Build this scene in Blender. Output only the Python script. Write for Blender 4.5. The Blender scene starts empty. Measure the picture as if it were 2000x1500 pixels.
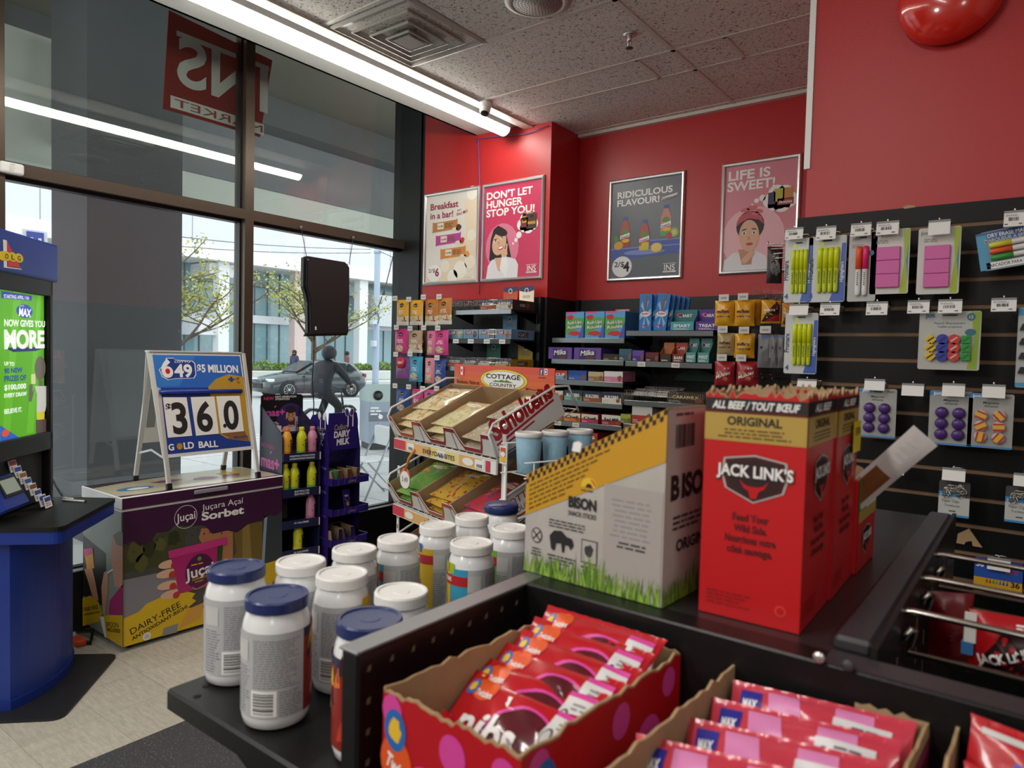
import bpy, bmesh, math, random
from mathutils import Vector as V, Matrix as MX, noise as NZ
R = random.Random(7)
S = bpy.context.scene
COL = S.collection
# ---------------------------------------------------------------- camera
FPX, YAW, PIT, ROL, HC = 1356.81, -0.648777, 0.0401725, -0.0251316, 1.63
def _cam():
    cy, sy, cp, sp = math.cos(YAW), math.sin(YAW), math.cos(PIT), math.sin(PIT)
    F = V((sy*cp, cy*cp, -sp)); r = V((cy, -sy, 0)); d = F.cross(r)
    cr, sr = math.cos(ROL), math.sin(ROL)
    return cr*r+sr*d, -sr*r+cr*d, F
CR, CD, CF = _cam()
CAM = V((0, 0, HC))
cam = bpy.data.objects.new('camera', bpy.data.cameras.new('camera'))
COL.objects.link(cam)
mw = MX((CR, -CD, -CF)).transposed().to_4x4(); mw.translation = CAM
cam.matrix_world = mw
cam.data.sensor_width = 36; cam.data.lens = FPX/2000*36
cam.data.clip_start = .05; cam.data.clip_end = 300
cam.data.dof.use_dof = True; cam.data.dof.focus_distance = 4.2; cam.data.dof.aperture_fstop = 6.8
S.camera = cam
# ---------------------------------------------------------------- light
S.view_settings.view_transform = 'Standard'; S.view_settings.look = 'None'
S.view_settings.exposure = 0.14; S.view_settings.gamma = 1; S.view_settings.use_curve_mapping = False
W = bpy.data.worlds.new('overcast_sky'); S.world = W; W.use_nodes = True
W.node_tree.nodes['Background'].inputs[0].default_value = (.93, .97, 1, 1)
W.node_tree.nodes['Background'].inputs[1].default_value = 2.3
def area(name, loc, sx, sy, power, rot=(0, 0, 0), col=(1, .97, .93)):
    l = bpy.data.lights.new(name, 'AREA'); l.shape = 'RECTANGLE'; l.size = sx; l.size_y = sy
    l.energy = power; l.color = col
    o = bpy.data.objects.new(name, l); COL.objects.link(o); o.location = loc; o.rotation_euler = rot
    return o
# the shop's other ceiling strip lights, behind and right of the camera
area('ceiling_lamp', (-.9, -1.3, 3.25), .12, 3.4, 34)
area('ceiling_lamp', (1.4, -.6, 3.25), .12, 2.4, 16)
area('ceiling_lamp', (-2.9, -1.7, 3.25), .12, 2.2, 24)
for p_, e_ in (((-1.5, -1.3, 2.3), 36), ((.9, -1.7, 2.3), 15), ((-5.6, 1.0, 4.1), 38), ((-6.2, 6.5, 4.2), 45)):          # added fill points: behind the camera for the ceiling, outside for the canopy concrete
    l_ = bpy.data.lights.new('fill_light', 'POINT'); l_.energy = e_; l_.shadow_soft_size = .2; l_.color = (1, .97, .93)
    o_ = bpy.data.objects.new('fill_light', l_); COL.objects.link(o_); o_.location = p_
LENS_E = 25.0

# ---------------------------------------------------------------- pixel -> place helpers (2000 x 1500 frame)
def ray(u, v): return CR*((u-1000)/FPX)+CD*((v-750)/FPX)+CF
def onz(u, v, z): d = ray(u, v); return CAM+d*((z-HC)/d.z)
def onx(u, v, x): d = ray(u, v); return CAM+d*(x/d.x)
def ony(u, v, y): d = ray(u, v); return CAM+d*(y/d.y)
# ---------------------------------------------------------------- materials
def lin(c):
    if isinstance(c, str): c = [int(c[i:i+2], 16) for i in (0, 2, 4)]
    return tuple((x/255/12.92 if x/255 <= .04045 else ((x/255+.055)/1.055)**2.4) for x in c)+(1,)
_m = {}
def mat(c, r=.5, metal=0, name=None, spec=.5, bump=0, bs=60, coat=0, var=0, vs=3):
    key = (str(c), r, metal, name, spec, bump, bs, coat, var, vs)
    if key in _m: return _m[key]
    m = bpy.data.materials.new(name or 'mat_'+str(c)); m.use_nodes = True; nt = m.node_tree
    b = nt.nodes['Principled BSDF']; L = lin(c)
    b.inputs['Base Color'].default_value = L; b.inputs['Roughness'].default_value = r
    b.inputs['Metallic'].default_value = metal; b.inputs['Specular IOR Level'].default_value = spec
    b.inputs['Coat Weight'].default_value = coat
    tc = nt.nodes.new('ShaderNodeTexCoord')
    if bump:
        n = nt.nodes.new('ShaderNodeTexNoise'); n.inputs['Scale'].default_value = bs; n.inputs['Detail'].default_value = 3
        bp = nt.nodes.new('ShaderNodeBump'); bp.inputs['Strength'].default_value = bump; bp.inputs['Distance'].default_value = .01
        nt.links.new(tc.outputs['Object'], n.inputs['Vector']); nt.links.new(n.outputs['Fac'], bp.inputs['Height']); nt.links.new(bp.outputs['Normal'], b.inputs['Normal'])
    if var:
        n = nt.nodes.new('ShaderNodeTexNoise'); n.inputs['Scale'].default_value = vs; n.inputs['Detail'].default_value = 6
        mx = nt.nodes.new('ShaderNodeMix'); mx.data_type = 'RGBA'
        mx.inputs['A'].default_value = tuple(max(0, x*(1-var)) for x in L[:3])+(1,); mx.inputs['B'].default_value = tuple(min(1, x*(1+var)) for x in L[:3])+(1,)
        nt.links.new(tc.outputs['Object'], n.inputs['Vector']); nt.links.new(n.outputs['Fac'], mx.inputs['Factor']); nt.links.new(mx.outputs['Result'], b.inputs['Base Color'])
    _m[key] = m; return m
def emit(c, e, name):
    m = bpy.data.materials.new(name); m.use_nodes = True; b = m.node_tree.nodes['Principled BSDF']
    b.inputs['Base Color'].default_value = lin(c); b.inputs['Emission Color'].default_value = lin(c); b.inputs['Emission Strength'].default_value = e
    b.inputs['Roughness'].default_value = .3
    return m
_e = {}
def scr(c):                                     # a lit screen's colour
    if c not in _e: _e[c] = emit(c, .5, 'screen_'+c)
    return _e[c]
def clear(name, tint=(1, 1, 1), ior=1.5, rough=0.0, haze=0.0, hz=(200, 200, 200)):
    m = bpy.data.materials.new(name); m.use_nodes = True; nt = m.node_tree; nt.nodes.clear()
    o = nt.nodes.new('ShaderNodeOutputMaterial'); t = nt.nodes.new('ShaderNodeBsdfTransparent'); g = nt.nodes.new('ShaderNodeBsdfGlossy')
    f = nt.nodes.new('ShaderNodeFresnel'); f.inputs['IOR'].default_value = ior; x = nt.nodes.new('ShaderNodeMixShader')
    t.inputs['Color'].default_value = tuple(tint)+(1,); g.inputs['Roughness'].default_value = rough
    ge = nt.nodes.new('ShaderNodeNewGeometry'); mm = nt.nodes.new('ShaderNodeMix'); mm.data_type = 'FLOAT'
    mm.inputs['A'].default_value = ior; mm.inputs['B'].default_value = 1/ior
    nt.links.new(ge.outputs['Backfacing'], mm.inputs['Factor']); nt.links.new(mm.outputs['Result'], f.inputs['IOR'])
    nt.links.new(f.outputs[0], x.inputs[0]); nt.links.new(t.outputs[0], x.inputs[1]); nt.links.new(g.outputs[0], x.inputs[2])
    last = x
    if haze:
        d = nt.nodes.new('ShaderNodeBsdfDiffuse'); d.inputs[0].default_value = lin(hz); y = nt.nodes.new('ShaderNodeMixShader'); y.inputs[0].default_value = haze
        nt.links.new(x.outputs[0], y.inputs[1]); nt.links.new(d.outputs[0], y.inputs[2]); last = y
    nt.links.new(last.outputs[0], o.inputs[0]); return m

WH = mat('f2f1ee', .45); BK = mat('141414', .45); WHP = mat('ecebe7', .35, name='white_plastic'); INK = mat('1c1a1c', .6)
BLK = mat('0f0f10', .38, name='black_powder_coated_steel', bump=.05, bs=300); CHR = mat('c9c6bd', .22, 1, name='chromed_wire')
KRAFT = mat('a98b66', .8, name='brown_cardboard', var=.12, vs=25); GRY = mat('8d8d8c', .5); LGR = mat('c9c8c5', .5); DGR = mat('3a3a3c', .5)
ALU = mat('d5d5d3', .3, .85, name='satin_aluminium'); WWIRE = mat('eeeeec', .3, name='white_coated_wire')
REDW = mat('b92627', .42, name='red_wall_paint', bump=.03, bs=120); DIRT = mat('77706a', .8)
CLR = clear('clear_plastic', (.97, .97, .97), 1.4, .05); FILM = clear('clear_film', (.95, .95, .95), 1.55, .08, .06)
# ---------------------------------------------------------------- mesh builder
def basis(o, u, v): o, u, v = V(o), V(u).normalized(), V(v).normalized(); return o, u, v, u.cross(v)
class MB:
    def __init__(s): s.v = []; s.f = []; s.m = []; s.s = []; s.mats = []
    def mi(s, m):
        if m not in s.mats: s.mats.append(m)
        return s.mats.index(m)
    def add(s, vs, fs, m, sm=False, M=None):
        b = len(s.v); s.v += [(M @ V(p)) if M else V(p) for p in vs]
        for i, f in enumerate(fs):
            s.f.append([b+k for k in f]); s.m.append(s.mi(m[i] if isinstance(m, list) else m)); s.s.append(sm)
        return s
    def bm(s, bm, m, sm=False, M=None):
        bm.verts.index_update(); s.add([v.co.copy() for v in bm.verts], [[v.index for v in f.verts] for f in bm.faces], m, sm, M); bm.free(); return s
    def box(s, a, b, m, bev=0, M=None, seg=1):
        a, b = V(a), V(b); lo = V(map(min, a, b)); hi = V(map(max, a, b))
        if bev:
            bm = bmesh.new(); bmesh.ops.create_cube(bm, size=1)
            for v in bm.verts: v.co = V((lo[i]+(v.co[i]+.5)*(hi[i]-lo[i]) for i in range(3)))
            bmesh.ops.bevel(bm, geom=bm.edges[:], offset=bev, segments=seg, affect='EDGES', profile=.5); return s.bm(bm, m, False, M)
        x, y, z = lo; X, Y, Z = hi
        return s.add([(x,y,z),(X,y,z),(X,Y,z),(x,Y,z),(x,y,Z),(X,y,Z),(X,Y,Z),(x,Y,Z)], [(3,2,1,0),(4,5,6,7),(0,1,5,4),(1,2,6,5),(2,3,7,6),(3,0,4,7)], m, False, M)
    def prism(s, pts, d, m, M=None, sm=False):
        """2-D outline (counter-clockwise, local xy) pushed by vector d"""
        n = len(pts); d = V(d); P = [V((p[0], p[1], p[2] if len(p) > 2 else 0)) for p in pts]
        return s.add(P+[p+d for p in P], [list(range(n))[::-1], list(range(n, 2*n))]+[(i, (i+1) % n, n+(i+1) % n, n+i) for i in range(n)], m, sm, M)
    def lathe(s, prof, m, n=24, M=None, sm=True, cap=True):
        """prof: (radius, z) or (radius, z, material) bottom to top"""
        vs = [(p[0]*math.cos(2*math.pi*k/n), p[0]*math.sin(2*math.pi*k/n), p[1]) for p in prof for k in range(n)]
        fs = []; ms = []
        for i in range(len(prof)-1):
            for k in range(n):
                fs.append((i*n+k, i*n+(k+1) % n, (i+1)*n+(k+1) % n, (i+1)*n+k)); ms.append(prof[i][2] if len(prof[i]) > 2 else m)
        if cap:
            fs.append(list(range(n))[::-1]); ms.append(prof[0][2] if len(prof[0]) > 2 else m)
            fs.append([(len(prof)-1)*n+k for k in range(n)]); ms.append(prof[-1][2] if len(prof[-1]) > 2 else m)
        return s.add(vs, fs, ms, sm, M)
    def cyl(s, a, b, r, m, n=10, r2=None, sm=True):
        a, b = V(a), V(b); q = (b-a).to_track_quat('Z', 'Y').to_matrix().to_4x4(); q.translation = a
        return s.lathe([(r, 0), (r if r2 is None else r2, (b-a).length)], m, n, q, sm)
    def tube(s, pts, r, m, n=6, closed=False):
        P = [V(p) for p in pts]; N = len(P); vs = []; prev = None
        for i, p in enumerate(P):
            t = (P[(i+1) % N]-P[i-1]) if closed else (P[min(i+1, N-1)]-P[max(i-1, 0)]); t.normalize()
            if prev is None: prev = t.orthogonal().normalized()
            x = (prev-t*prev.dot(t)); x = x.normalized() if x.length > 1e-6 else t.orthogonal().normalized(); prev = x; y = t.cross(x)
            rr = r[i] if isinstance(r, (list, tuple)) else r
            vs += [p+x*(rr*math.cos(2*math.pi*k/n))+y*(rr*math.sin(2*math.pi*k/n)) for k in range(n)]
        fs = [(i*n+k, i*n+(k+1) % n, ((i+1) % N)*n+(k+1) % n, ((i+1) % N)*n+k) for i in range(N if closed else N-1) for k in range(n)]
        if not closed: fs += [list(range(n))[::-1], [(N-1)*n+k for k in range(n)]]
        return s.add(vs, fs, m, True)
    def ball(s, c, r, m, n=12, sc=(1, 1, 1), M=None):
        k = n//2; prof = [(max(1e-4, r*math.sin(math.pi*i/k)), -r*math.cos(math.pi*i/k)) for i in range(k+1)]
        T = MX.Translation(c) @ MX.Diagonal(V(sc).to_4d()); T[3][3] = 1
        return s.lathe(prof, m, n, (M @ T) if M else T, True, False)
    def wb(s, name, parent):
        M = MX.Identity(4); p = parent
        while p: M = p.matrix_basis @ M; p = p.parent
        M.invert(); s.v = [M @ v for v in s.v]; return s.build(name, parent)
    def build(s, name, parent=None, loc=(0, 0, 0), rz=0, M=None, nosm=False):
        me = bpy.data.meshes.new(name); me.from_pydata([tuple(v) for v in s.v], [], s.f)
        for m in s.mats: me.materials.append(m)
        me.polygons.foreach_set('material_index', s.m); me.polygons.foreach_set('use_smooth', s.s); me.update()
        o = bpy.data.objects.new(name, me); COL.objects.link(o)
        if M: o.matrix_world = M
        else: o.location = loc; o.rotation_euler = (0, 0, rz)
        if parent: o.parent = parent
        return o
# ---------------------------------------------------------------- text and print
_t = {}
def textmesh(t, bold, shear, serif=0):
    k = (t, bold, shear)
    if k not in _t:
        c = bpy.data.curves.new('t', 'FONT'); c.body = t; c.size = 1; c.offset = bold; c.shear = shear; c.resolution_u = 5 if len(t) < 8 else 3; c.fill_mode = 'FRONT'
        o = bpy.data.objects.new('t', c); me = o.to_mesh()
        vs = [v.co.copy() for v in me.vertices]; fs = [list(p.vertices) for p in me.polygons]; o.to_mesh_clear()
        bpy.data.objects.remove(o); bpy.data.curves.remove(c)
        _t[k] = (vs, fs)
    return _t[k]
class Fr:
    """flat (or wrapped, fn) drawing surface on a part: x right, y up, in metres"""
    def __init__(s, mb, o=(0, 0, 0), u=(1, 0, 0), v=(0, 0, 1), e=.0005, fn=None):
        s.mb = mb; s.o, s.u, s.v, s.n = basis(o, u, v); s.e = e; s.fn = fn; s.grid = None
    def P(s, x, y, k):
        if s.fn: return s.fn(x, y, k*s.e)
        return s.o+s.u*x+s.v*y+s.n*(s.e*k)
    def q(s, u, v):
        d = ray(u, v); p = CAM+d*((s.o-CAM).dot(s.n)/d.dot(s.n))-s.o; return p.dot(s.u), p.dot(s.v)
    def Q(s, pts, z=None): return [s.q(*(z(*p) if z else p)) for p in pts]
    def tp(s, t, p0, p1, pt, m, k=2, z=None, bold=.012, sh=0):
        """lettering whose baseline ends and cap height are given as picture points"""
        a, b, c = s.Q([p0, p1, pt], z); d = V(b)-V(a); e = V(c)-V(a); ro = math.atan2(d.y, d.x); h = abs(e.y*math.cos(ro)-e.x*math.sin(ro))
        return s.text(t, a[0], a[1], h, m, k, d.length, 'l', bold, sh, ro)
    def rect(s, x, y, w, h, m, k=1, nx=1, ny=1):
        if s.grid: return s.poly([(x, y), (x+w, y), (x+w, y+h), (x, y+h)], m, k)
        if s.fn: nx = max(nx, 8); ny = max(ny, 4)
        vs = [s.P(x+w*i/nx, y+h*j/ny, k) for j in range(ny+1) for i in range(nx+1)]
        s.mb.add(vs, [(j*(nx+1)+i, j*(nx+1)+i+1, (j+1)*(nx+1)+i+1, (j+1)*(nx+1)+i) for j in range(ny) for i in range(nx)], m); return s
    def cut(s, vs, fs, m, k):
        """lay print on a curved bag: cut it along the bag's own facets first"""
        w, h, nx, ny = s.grid; xs = [p[0] for p in vs]; ys = [p[1] for p in vs]
        if max(xs)-min(xs) < .6*w/nx and max(ys)-min(ys) < .6*h/ny: s.mb.add([s.P(x, y, k) for x, y in vs], fs, m, True); return s
        bm = bmesh.new(); B = [bm.verts.new((x, y, 0)) for x, y in vs]
        for f in fs:
            try: bm.faces.new([B[i] for i in f])
            except ValueError: pass
        bmesh.ops.triangulate(bm, faces=bm.faces[:])
        for a, n, L, o in ((0, nx, w, -w/2), (1, ny, h, 0)):
            lo = min(p[a] for p in vs); hi = max(p[a] for p in vs)
            for i in range(1, n):
                c = o+L*i/n
                if lo < c < hi: bmesh.ops.bisect_plane(bm, geom=bm.verts[:]+bm.edges[:]+bm.faces[:], plane_co=(c, 0, 0) if a == 0 else (0, c, 0), plane_no=(1, 0, 0) if a == 0 else (0, 1, 0), dist=1e-7)
        bm.verts.index_update(); s.mb.add([s.P(v.co.x, v.co.y, k) for v in bm.verts], [[v.index for v in f.verts] for f in bm.faces], m, True); bm.free(); return s
    def poly(s, pts, m, k=1):
        if s.grid: return s.cut(pts, [list(range(len(pts)))], m, k)
        s.mb.add([s.P(x, y, k) for x, y in pts], [list(range(len(pts)))], m); return s
    def ell(s, x, y, a, b, m, k=1, n=20, rot=0, a0=0, a1=2*math.pi):
        c, q = math.cos(rot), math.sin(rot); pts = []
        for i in range(n):
            t = a0+(a1-a0)*i/(n if a1-a0 > 6.28 else n-1); X, Y = a*math.cos(t), b*math.sin(t); pts.append((x+X*c-Y*q, y+X*q+Y*c))
        return s.poly(pts, m, k)
    def blob(s, x, y, a, b, m, k=1, n=14, j=.2, seed=1):
        r = random.Random(seed); return s.poly([(x+a*math.cos(t)*(1+r.uniform(-j, j)), y+b*math.sin(t)*(1+r.uniform(-j, j))) for t in [2*math.pi*i/n for i in range(n)]], m, k)
    def line(s, pts, w, m, k=1):
        for (a, b), (c, d) in zip(pts, pts[1:]):
            t = V((c-a, d-b)); l = t.length or 1; nx, ny = -t.y/l*w/2, t.x/l*w/2
            s.poly([(a-nx, b-ny), (c-nx, d-ny), (c+nx, d+ny), (a+nx, b+ny)], m, k)
        return s
    def text(s, t, x, y, h, m, k=2, w=None, al='c', bold=.012, sh=0, rot=0, ww=None):
        """h: cap height; w: fit width; al: l c r about x; y: baseline"""
        vs, fs = textmesh(t, bold, sh)
        if not vs: return s
        x0 = min(v.x for v in vs); x1 = max(v.x for v in vs); sy = h/.72; sx = (w/(x1-x0)) if w else sy*(ww or 1)
        off = {'l': x0, 'c': (x0+x1)/2, 'r': x1}[al]; c, q = math.cos(rot), math.sin(rot)
        P = []
        for v in vs:
            X, Y = (v.x-off)*sx, v.y*sy; P.append((x+X*c-Y*q, y+X*q+Y*c))
        if s.grid: return s.cut(P, fs, m, k)
        P = [s.P(a, b, k) for a, b in P]
        s.mb.add(P, fs, m); return s
    def fine(s, x, y, w, h, m, rows=5, k=2, fill=.5, seed=1, al='l'):
        """rows of small print, too small to read"""
        r = random.Random(seed); rh = h/rows
        for i in range(rows):
            L = w*r.uniform(.7, 1); X = x+(0 if al == 'l' else (w-L)/2); E = X+L; yy = y+h-(i+1)*rh
            while X < E-rh*.3:
                ww = min(r.uniform(.8, 3.2)*rh, E-X); s.rect(X, yy+rh*(1-fill)/2, ww, rh*fill, m, k, 1, 1) if not s.fn else s.poly([(X, yy), (X+ww, yy), (X+ww, yy+rh*fill), (X, yy+rh*fill)], m, k)
                X += ww+rh*.45
        return s
    def bars(s, x, y, w, h, m, k=2, n=18, seed=3, horiz=False):
        r = random.Random(seed); ws = [r.choice((1, 1, 2, 3)) for _ in range(2*n)]; u = (h if horiz else w)/sum(ws); p = 0
        for i, q in enumerate(ws):
            if i % 2 == 0:
                a = (x, y+p*u, w, q*u) if horiz else (x+p*u, y, q*u, h)
                s.poly([(a[0], a[1]), (a[0]+a[2], a[1]), (a[0]+a[2], a[1]+a[3]), (a[0], a[1]+a[3])], m, k)
            p += q
        return s
    def rrect(s, x, y, w, h, r, m, k=1, n=4):
        pts = []
        for cx, cy, a in ((x+w-r, y+r, -90), (x+w-r, y+h-r, 0), (x+r, y+h-r, 90), (x+r, y+r, 180)):
            pts += [(cx+r*math.cos(math.radians(a+90*i/n)), cy+r*math.sin(math.radians(a+90*i/n))) for i in range(n+1)]
        return s.poly(pts, m, k)
def ZM(ox, oy, sc): return lambda X, Y: (ox+X/sc, oy+Y/sc)
# ---------------------------------------------------------------- things
def tag(o, label, cat, group=None):
    o['label'] = label; o['category'] = cat
    if group: o['group'] = group
    return o
def T(name, label, cat, loc=(0, 0, 0), rz=0, group=None, M=None):
    o = bpy.data.objects.new(name, None); COL.objects.link(o); o.empty_display_size = .1
    if M: o.matrix_world = M
    else: o.location = loc; o.rotation_euler = (0, 0, rz)
    return tag(o, label, cat, group)
def struct(mb, name, parent=None):
    o = mb.build(name, parent)
    if not parent: o['kind'] = 'structure'
    return o
def dup(o, label, loc=None, rz=None, parent=None, M=None):
    c = o.copy(); COL.objects.link(c)
    if label: c['label'] = label
    if M: c.matrix_world = M
    else:
        if loc is not None: c.location = loc
        if rz is not None: c.rotation_euler = (0, 0, rz)
    if parent: c.parent = parent
    for ch in list(o.children): dup(ch, None, parent=c)
    return c
def axes(o, x, z=(0, 0, 1)):
    """matrix with origin o, local x along x, local z as near z as may be"""
    x = V(x).normalized(); y = V(z).cross(x).normalized(); zz = x.cross(y)
    m = MX((x, y, zz)).transposed().to_4x4(); m.translation = V(o); return m
def bagmesh(w, h, t, m, nx=10, nz=12, crimp=.06, seed=1, wr=.12, cell=None, back=True):
    """a filled sealed bag standing in local xz, front towards -y, base at z=0; cell(u,v)->material"""
    r = random.Random(seed); ph = [r.uniform(0, 6) for _ in range(6)]
    def off(u, v):
        a = abs(2*u-1); b = (v-crimp)/(1-2*crimp)
        if b <= 0 or b >= 1: return .0006+.0008*math.sin(u*60)
        e = (1-a**2.6)**.7*(math.sin(math.pi*b)**.45)
        return t/2*e*(1+wr*(math.sin(u*9+ph[0]+v*4)+math.sin(v*13+ph[1]-u*5)*.7+.5*math.sin((u+v)*21+ph[2])))+.0008
    def P(u, v, k=0):
        pin = 1-.05*math.sin(math.pi*v)**.5; return V(((u-.5)*w*pin, -off(u, v)-k, v*h))
    mb = MB(); n = nx+1
    for side in ((-1, 1) if back else (-1,)):
        vs = []; 
        for j in range(nz+1):
            for i in range(n):
                p = P(i/nx, j/nz); vs.append((p.x, p.y*(-side), p.z))
        fs = []; ms = []
        for j in range(nz):
            for i in range(nx):
                q = (j*n+i, j*n+i+1, (j+1)*n+i+1, (j+1)*n+i); fs.append(q if side < 0 else q[::-1])
                ms.append(cell((i+.5)/nx, (j+.5)/nz) if cell else m)
        mb.add(vs, fs, ms, True)
    mb.P = P
    F = Fr(mb, fn=lambda x, y, k: P(x/w+.5, y/h, k), e=.00025); F.grid = (w, h, nx, nz); return mb, F
# ================================================================ the room
ZC = 3.29; YP = 4.10; YB = 4.49; XG = -4.375; XI = -4.31; YS = 2.32
def floor_mat():
    m = bpy.data.materials.new('vinyl_floor_tile'); m.use_nodes = True; nt = m.node_tree; b = nt.nodes['Principled BSDF']; N = nt.nodes.new; L = nt.links.new
    tc = N('ShaderNodeTexCoord'); mp = N('ShaderNodeMapping'); mp.inputs['Location'].default_value = (2.91+3.048, -1.012+6.096, 0); L(tc.outputs['Object'], mp.inputs[0])
    br = N('ShaderNodeTexBrick'); br.offset = 0; br.inputs['Scale'].default_value = 1; br.inputs['Brick Width'].default_value = .3048; br.inputs['Row Height'].default_value = .3048
    br.inputs['Mortar Size'].default_value = .0011; br.inputs['Mortar Smooth'].default_value = .4; br.inputs['Color1'].default_value = (1, 1, 1, 1); br.inputs['Color2'].default_value = (.9, .9, .9, 1); br.inputs['Mortar'].default_value = (.4, .38, .34, 1)
    L(mp.outputs[0], br.inputs[0])
    sx = N('ShaderNodeSeparateXYZ'); L(tc.outputs['Object'], sx.inputs[0]); gt = N('ShaderNodeMath'); gt.operation = 'GREATER_THAN'; gt.inputs[1].default_value = -2.91; L(sx.outputs['X'], gt.inputs[0])
    n1 = N('ShaderNodeTexNoise'); n1.inputs['Scale'].default_value = 14; n1.inputs['Detail'].default_value = 8; n1.inputs['Roughness'].default_value = .7; st = N('ShaderNodeMapping'); st.inputs['Scale'].default_value = (1, 4, 1); L(tc.outputs['Object'], st.inputs[0]); L(st.outputs[0], n1.inputs[0])
    c1 = N('ShaderNodeValToRGB'); c1.color_ramp.elements[0].position = .3; c1.color_ramp.elements[0].color = lin('b3ad9c'); c1.color_ramp.elements[1].position = .7; c1.color_ramp.elements[1].color = lin('d6d1c2'); L(n1.outputs['Fac'], c1.inputs[0])
    n2 = N('ShaderNodeTexNoise'); n2.inputs['Scale'].default_value = 150; n2.inputs['Detail'].default_value = 2; L(tc.outputs['Object'], n2.inputs[0])
    c2 = N('ShaderNodeValToRGB'); c2.color_ramp.elements[0].position = .63; c2.color_ramp.elements[0].color = lin('47474a'); c2.color_ramp.elements[1].position = .7; c2.color_ramp.elements[1].color = lin('b8b6b0'); L(n2.outputs['Fac'], c2.inputs[0])
    mx = N('ShaderNodeMix'); mx.data_type = 'RGBA'; L(gt.outputs[0], mx.inputs['Factor']); L(c1.outputs[0], mx.inputs['A']); L(c2.outputs[0], mx.inputs['B'])
    ml = N('ShaderNodeMix'); ml.data_type = 'RGBA'; ml.blend_type = 'MULTIPLY'; ml.inputs['Factor'].default_value = 1; L(mx.outputs['Result'], ml.inputs['A']); L(br.outputs['Color'], ml.inputs['B'])
    L(ml.outputs['Result'], b.inputs['Base Color']); b.inputs['Roughness'].default_value = .42; return m
def ceil_mat():
    m = bpy.data.materials.new('fissured_ceiling_tile'); m.use_nodes = True; nt = m.node_tree; b = nt.nodes['Principled BSDF']; N = nt.nodes.new; L = nt.links.new
    tc = N('ShaderNodeTexCoord'); v = N('ShaderNodeTexNoise'); v.inputs['Scale'].default_value = 85; v.inputs['Detail'].default_value = 1.5; v.inputs['Distortion'].default_value = 1.2; L(tc.outputs['Object'], v.inputs[0])
    c = N('ShaderNodeValToRGB'); c.color_ramp.elements[0].position = .34; c.color_ramp.elements[0].color = lin('6a665f'); c.color_ramp.elements[1].position = .42; c.color_ramp.elements[1].color = lin('e8e5df'); L(v.outputs['Fac'], c.inputs[0])
    L(c.outputs[0], b.inputs['Base Color']); b.inputs['Roughness'].default_value = .9; return m
CEIL = ceil_mat(); TBAR = mat('d6d2ca', .5, name='ceiling_grid'); BRZ = mat('54483c', .38, .5, name='bronze_window_frame'); BLJ = mat('191a1b', .4, .2, name='black_window_jamb')
BLWALL = mat('161617', .6, name='black_wall_paint')
struct(MB().box((-4.44, -3, -.2), (3.2, 4.49, 0), floor_mat()), 'floor')
c = MB(); c.box((-2.98, -3, ZC), (3.2, YB, ZC+.02), CEIL)
for x in (-1.64, -.421, .798, 2.017): c.box((x-.012, -3, ZC-.004), (x+.012, YB, ZC), TBAR)
for y in (3.82, 3.519, 2.877, 2.267, 1.658, 1.048, .438, -.17, -.78, -1.39, -2.0): c.box((-2.98, y-.012, ZC-.004), (3.2, y+.012, ZC-.0005), TBAR)
for x in (-1.86, -1.36): c.box((x-.012, 3.519, ZC-.004), (x+.012, 3.82, ZC-.0005), TBAR)
c.box((-2.815, 4.405, ZC-.003), (3.2, 4.42, ZC), TBAR); c.box((-2.815, 4.45, ZC-.022), (3.2, YB, ZC), TBAR)
c.box((-3.06, -3, ZC-.012), (-2.98, 4.10, ZC+.02), TBAR); c.box((-3.10, -3, ZC+.02), (-3.06, 4.10, ZC+.03), BK); c.box((-3.52, -3, ZC+.02), (-3.10, 4.10, ZC+.04), mat('c4c5c0', .5))
c.box((-3.52, -3, ZC+.02), (-3.5, 4.10, 4.4), mat('6c6a66', .7)); c.box((-4.45, -3, 4.4), (-3.5, 4.49, 4.45), mat('4c4a46', .8))
struct(c, 'ceiling')
ZB = 2.055
w = MB(); w.box((-2.815, YB, ZB), (3.2, YB+.1, 3.35), REDW); w.box((-2.815, YB, 0), (3.2, YB+.1, ZB), BLWALL); struct(w, 'wall_back')
w = MB(); w.box((-4.055, YP, ZB), (-2.815, YB+.1, 3.6), REDW); w.box((-4.055, YP, 3.6), (-3.3, YB+.1, 4.45), REDW); w.box((-4.055, YP, 0), (-2.815, YB+.1, ZB), BLWALL); struct(w, 'wall_back_left')
struct(MB().box((3.2, -3, 0), (3.3, 4.6, 3.4), mat('b9b1a6', .6)), 'wall_right')
struct(MB().box((-4.44, -3.1, 0), (3.3, -3, 4.4), mat('a8a098', .6)), 'wall_front')
# --- pier with slat wall on the right
w = MB(); ZR = ony(1565, 427, YS).z; w.box((-.612, YS, ZR), (2.4, YB, 3.35), REDW); w.box((-.612, YS+.02, 0), (2.4, YB, ZR), BLWALL); struct(w, 'wall_slatwall')
struct(MB().box((-.621, YS-.006, ony(1566, 332, YS).z), (-.612, YS+.004, 3.35), WHP).box((-.612, YS-.006, ony(1566, 332, YS).z), (-.603, YS, 3.35), WHP), 'trim_1')
w = MB(); BRN = mat('7d6148', .7, name='raw_groove_edge'); zg = [ony(1595, q, YS).z for q in (462.7, 605.3, 748)]; p = (zg[0]-zg[2])/6
w.box((-.632, YS-.007, .25), (2.3, YS+.019, ZR-.01), BRN)
k = 0; zt = ZR; SLK = mat('0a0a0b', .45, spec=.25, name='black_slat_laminate')
while zt > .3:
    z = zg[0]-k*p; w.box((-.632, YS-.012, z+.006), (2.3, YS-.006, zt), SLK); zt = z-.006; k += 1
GZ = [zg[0]-k*p for k in range(20)]
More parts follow.
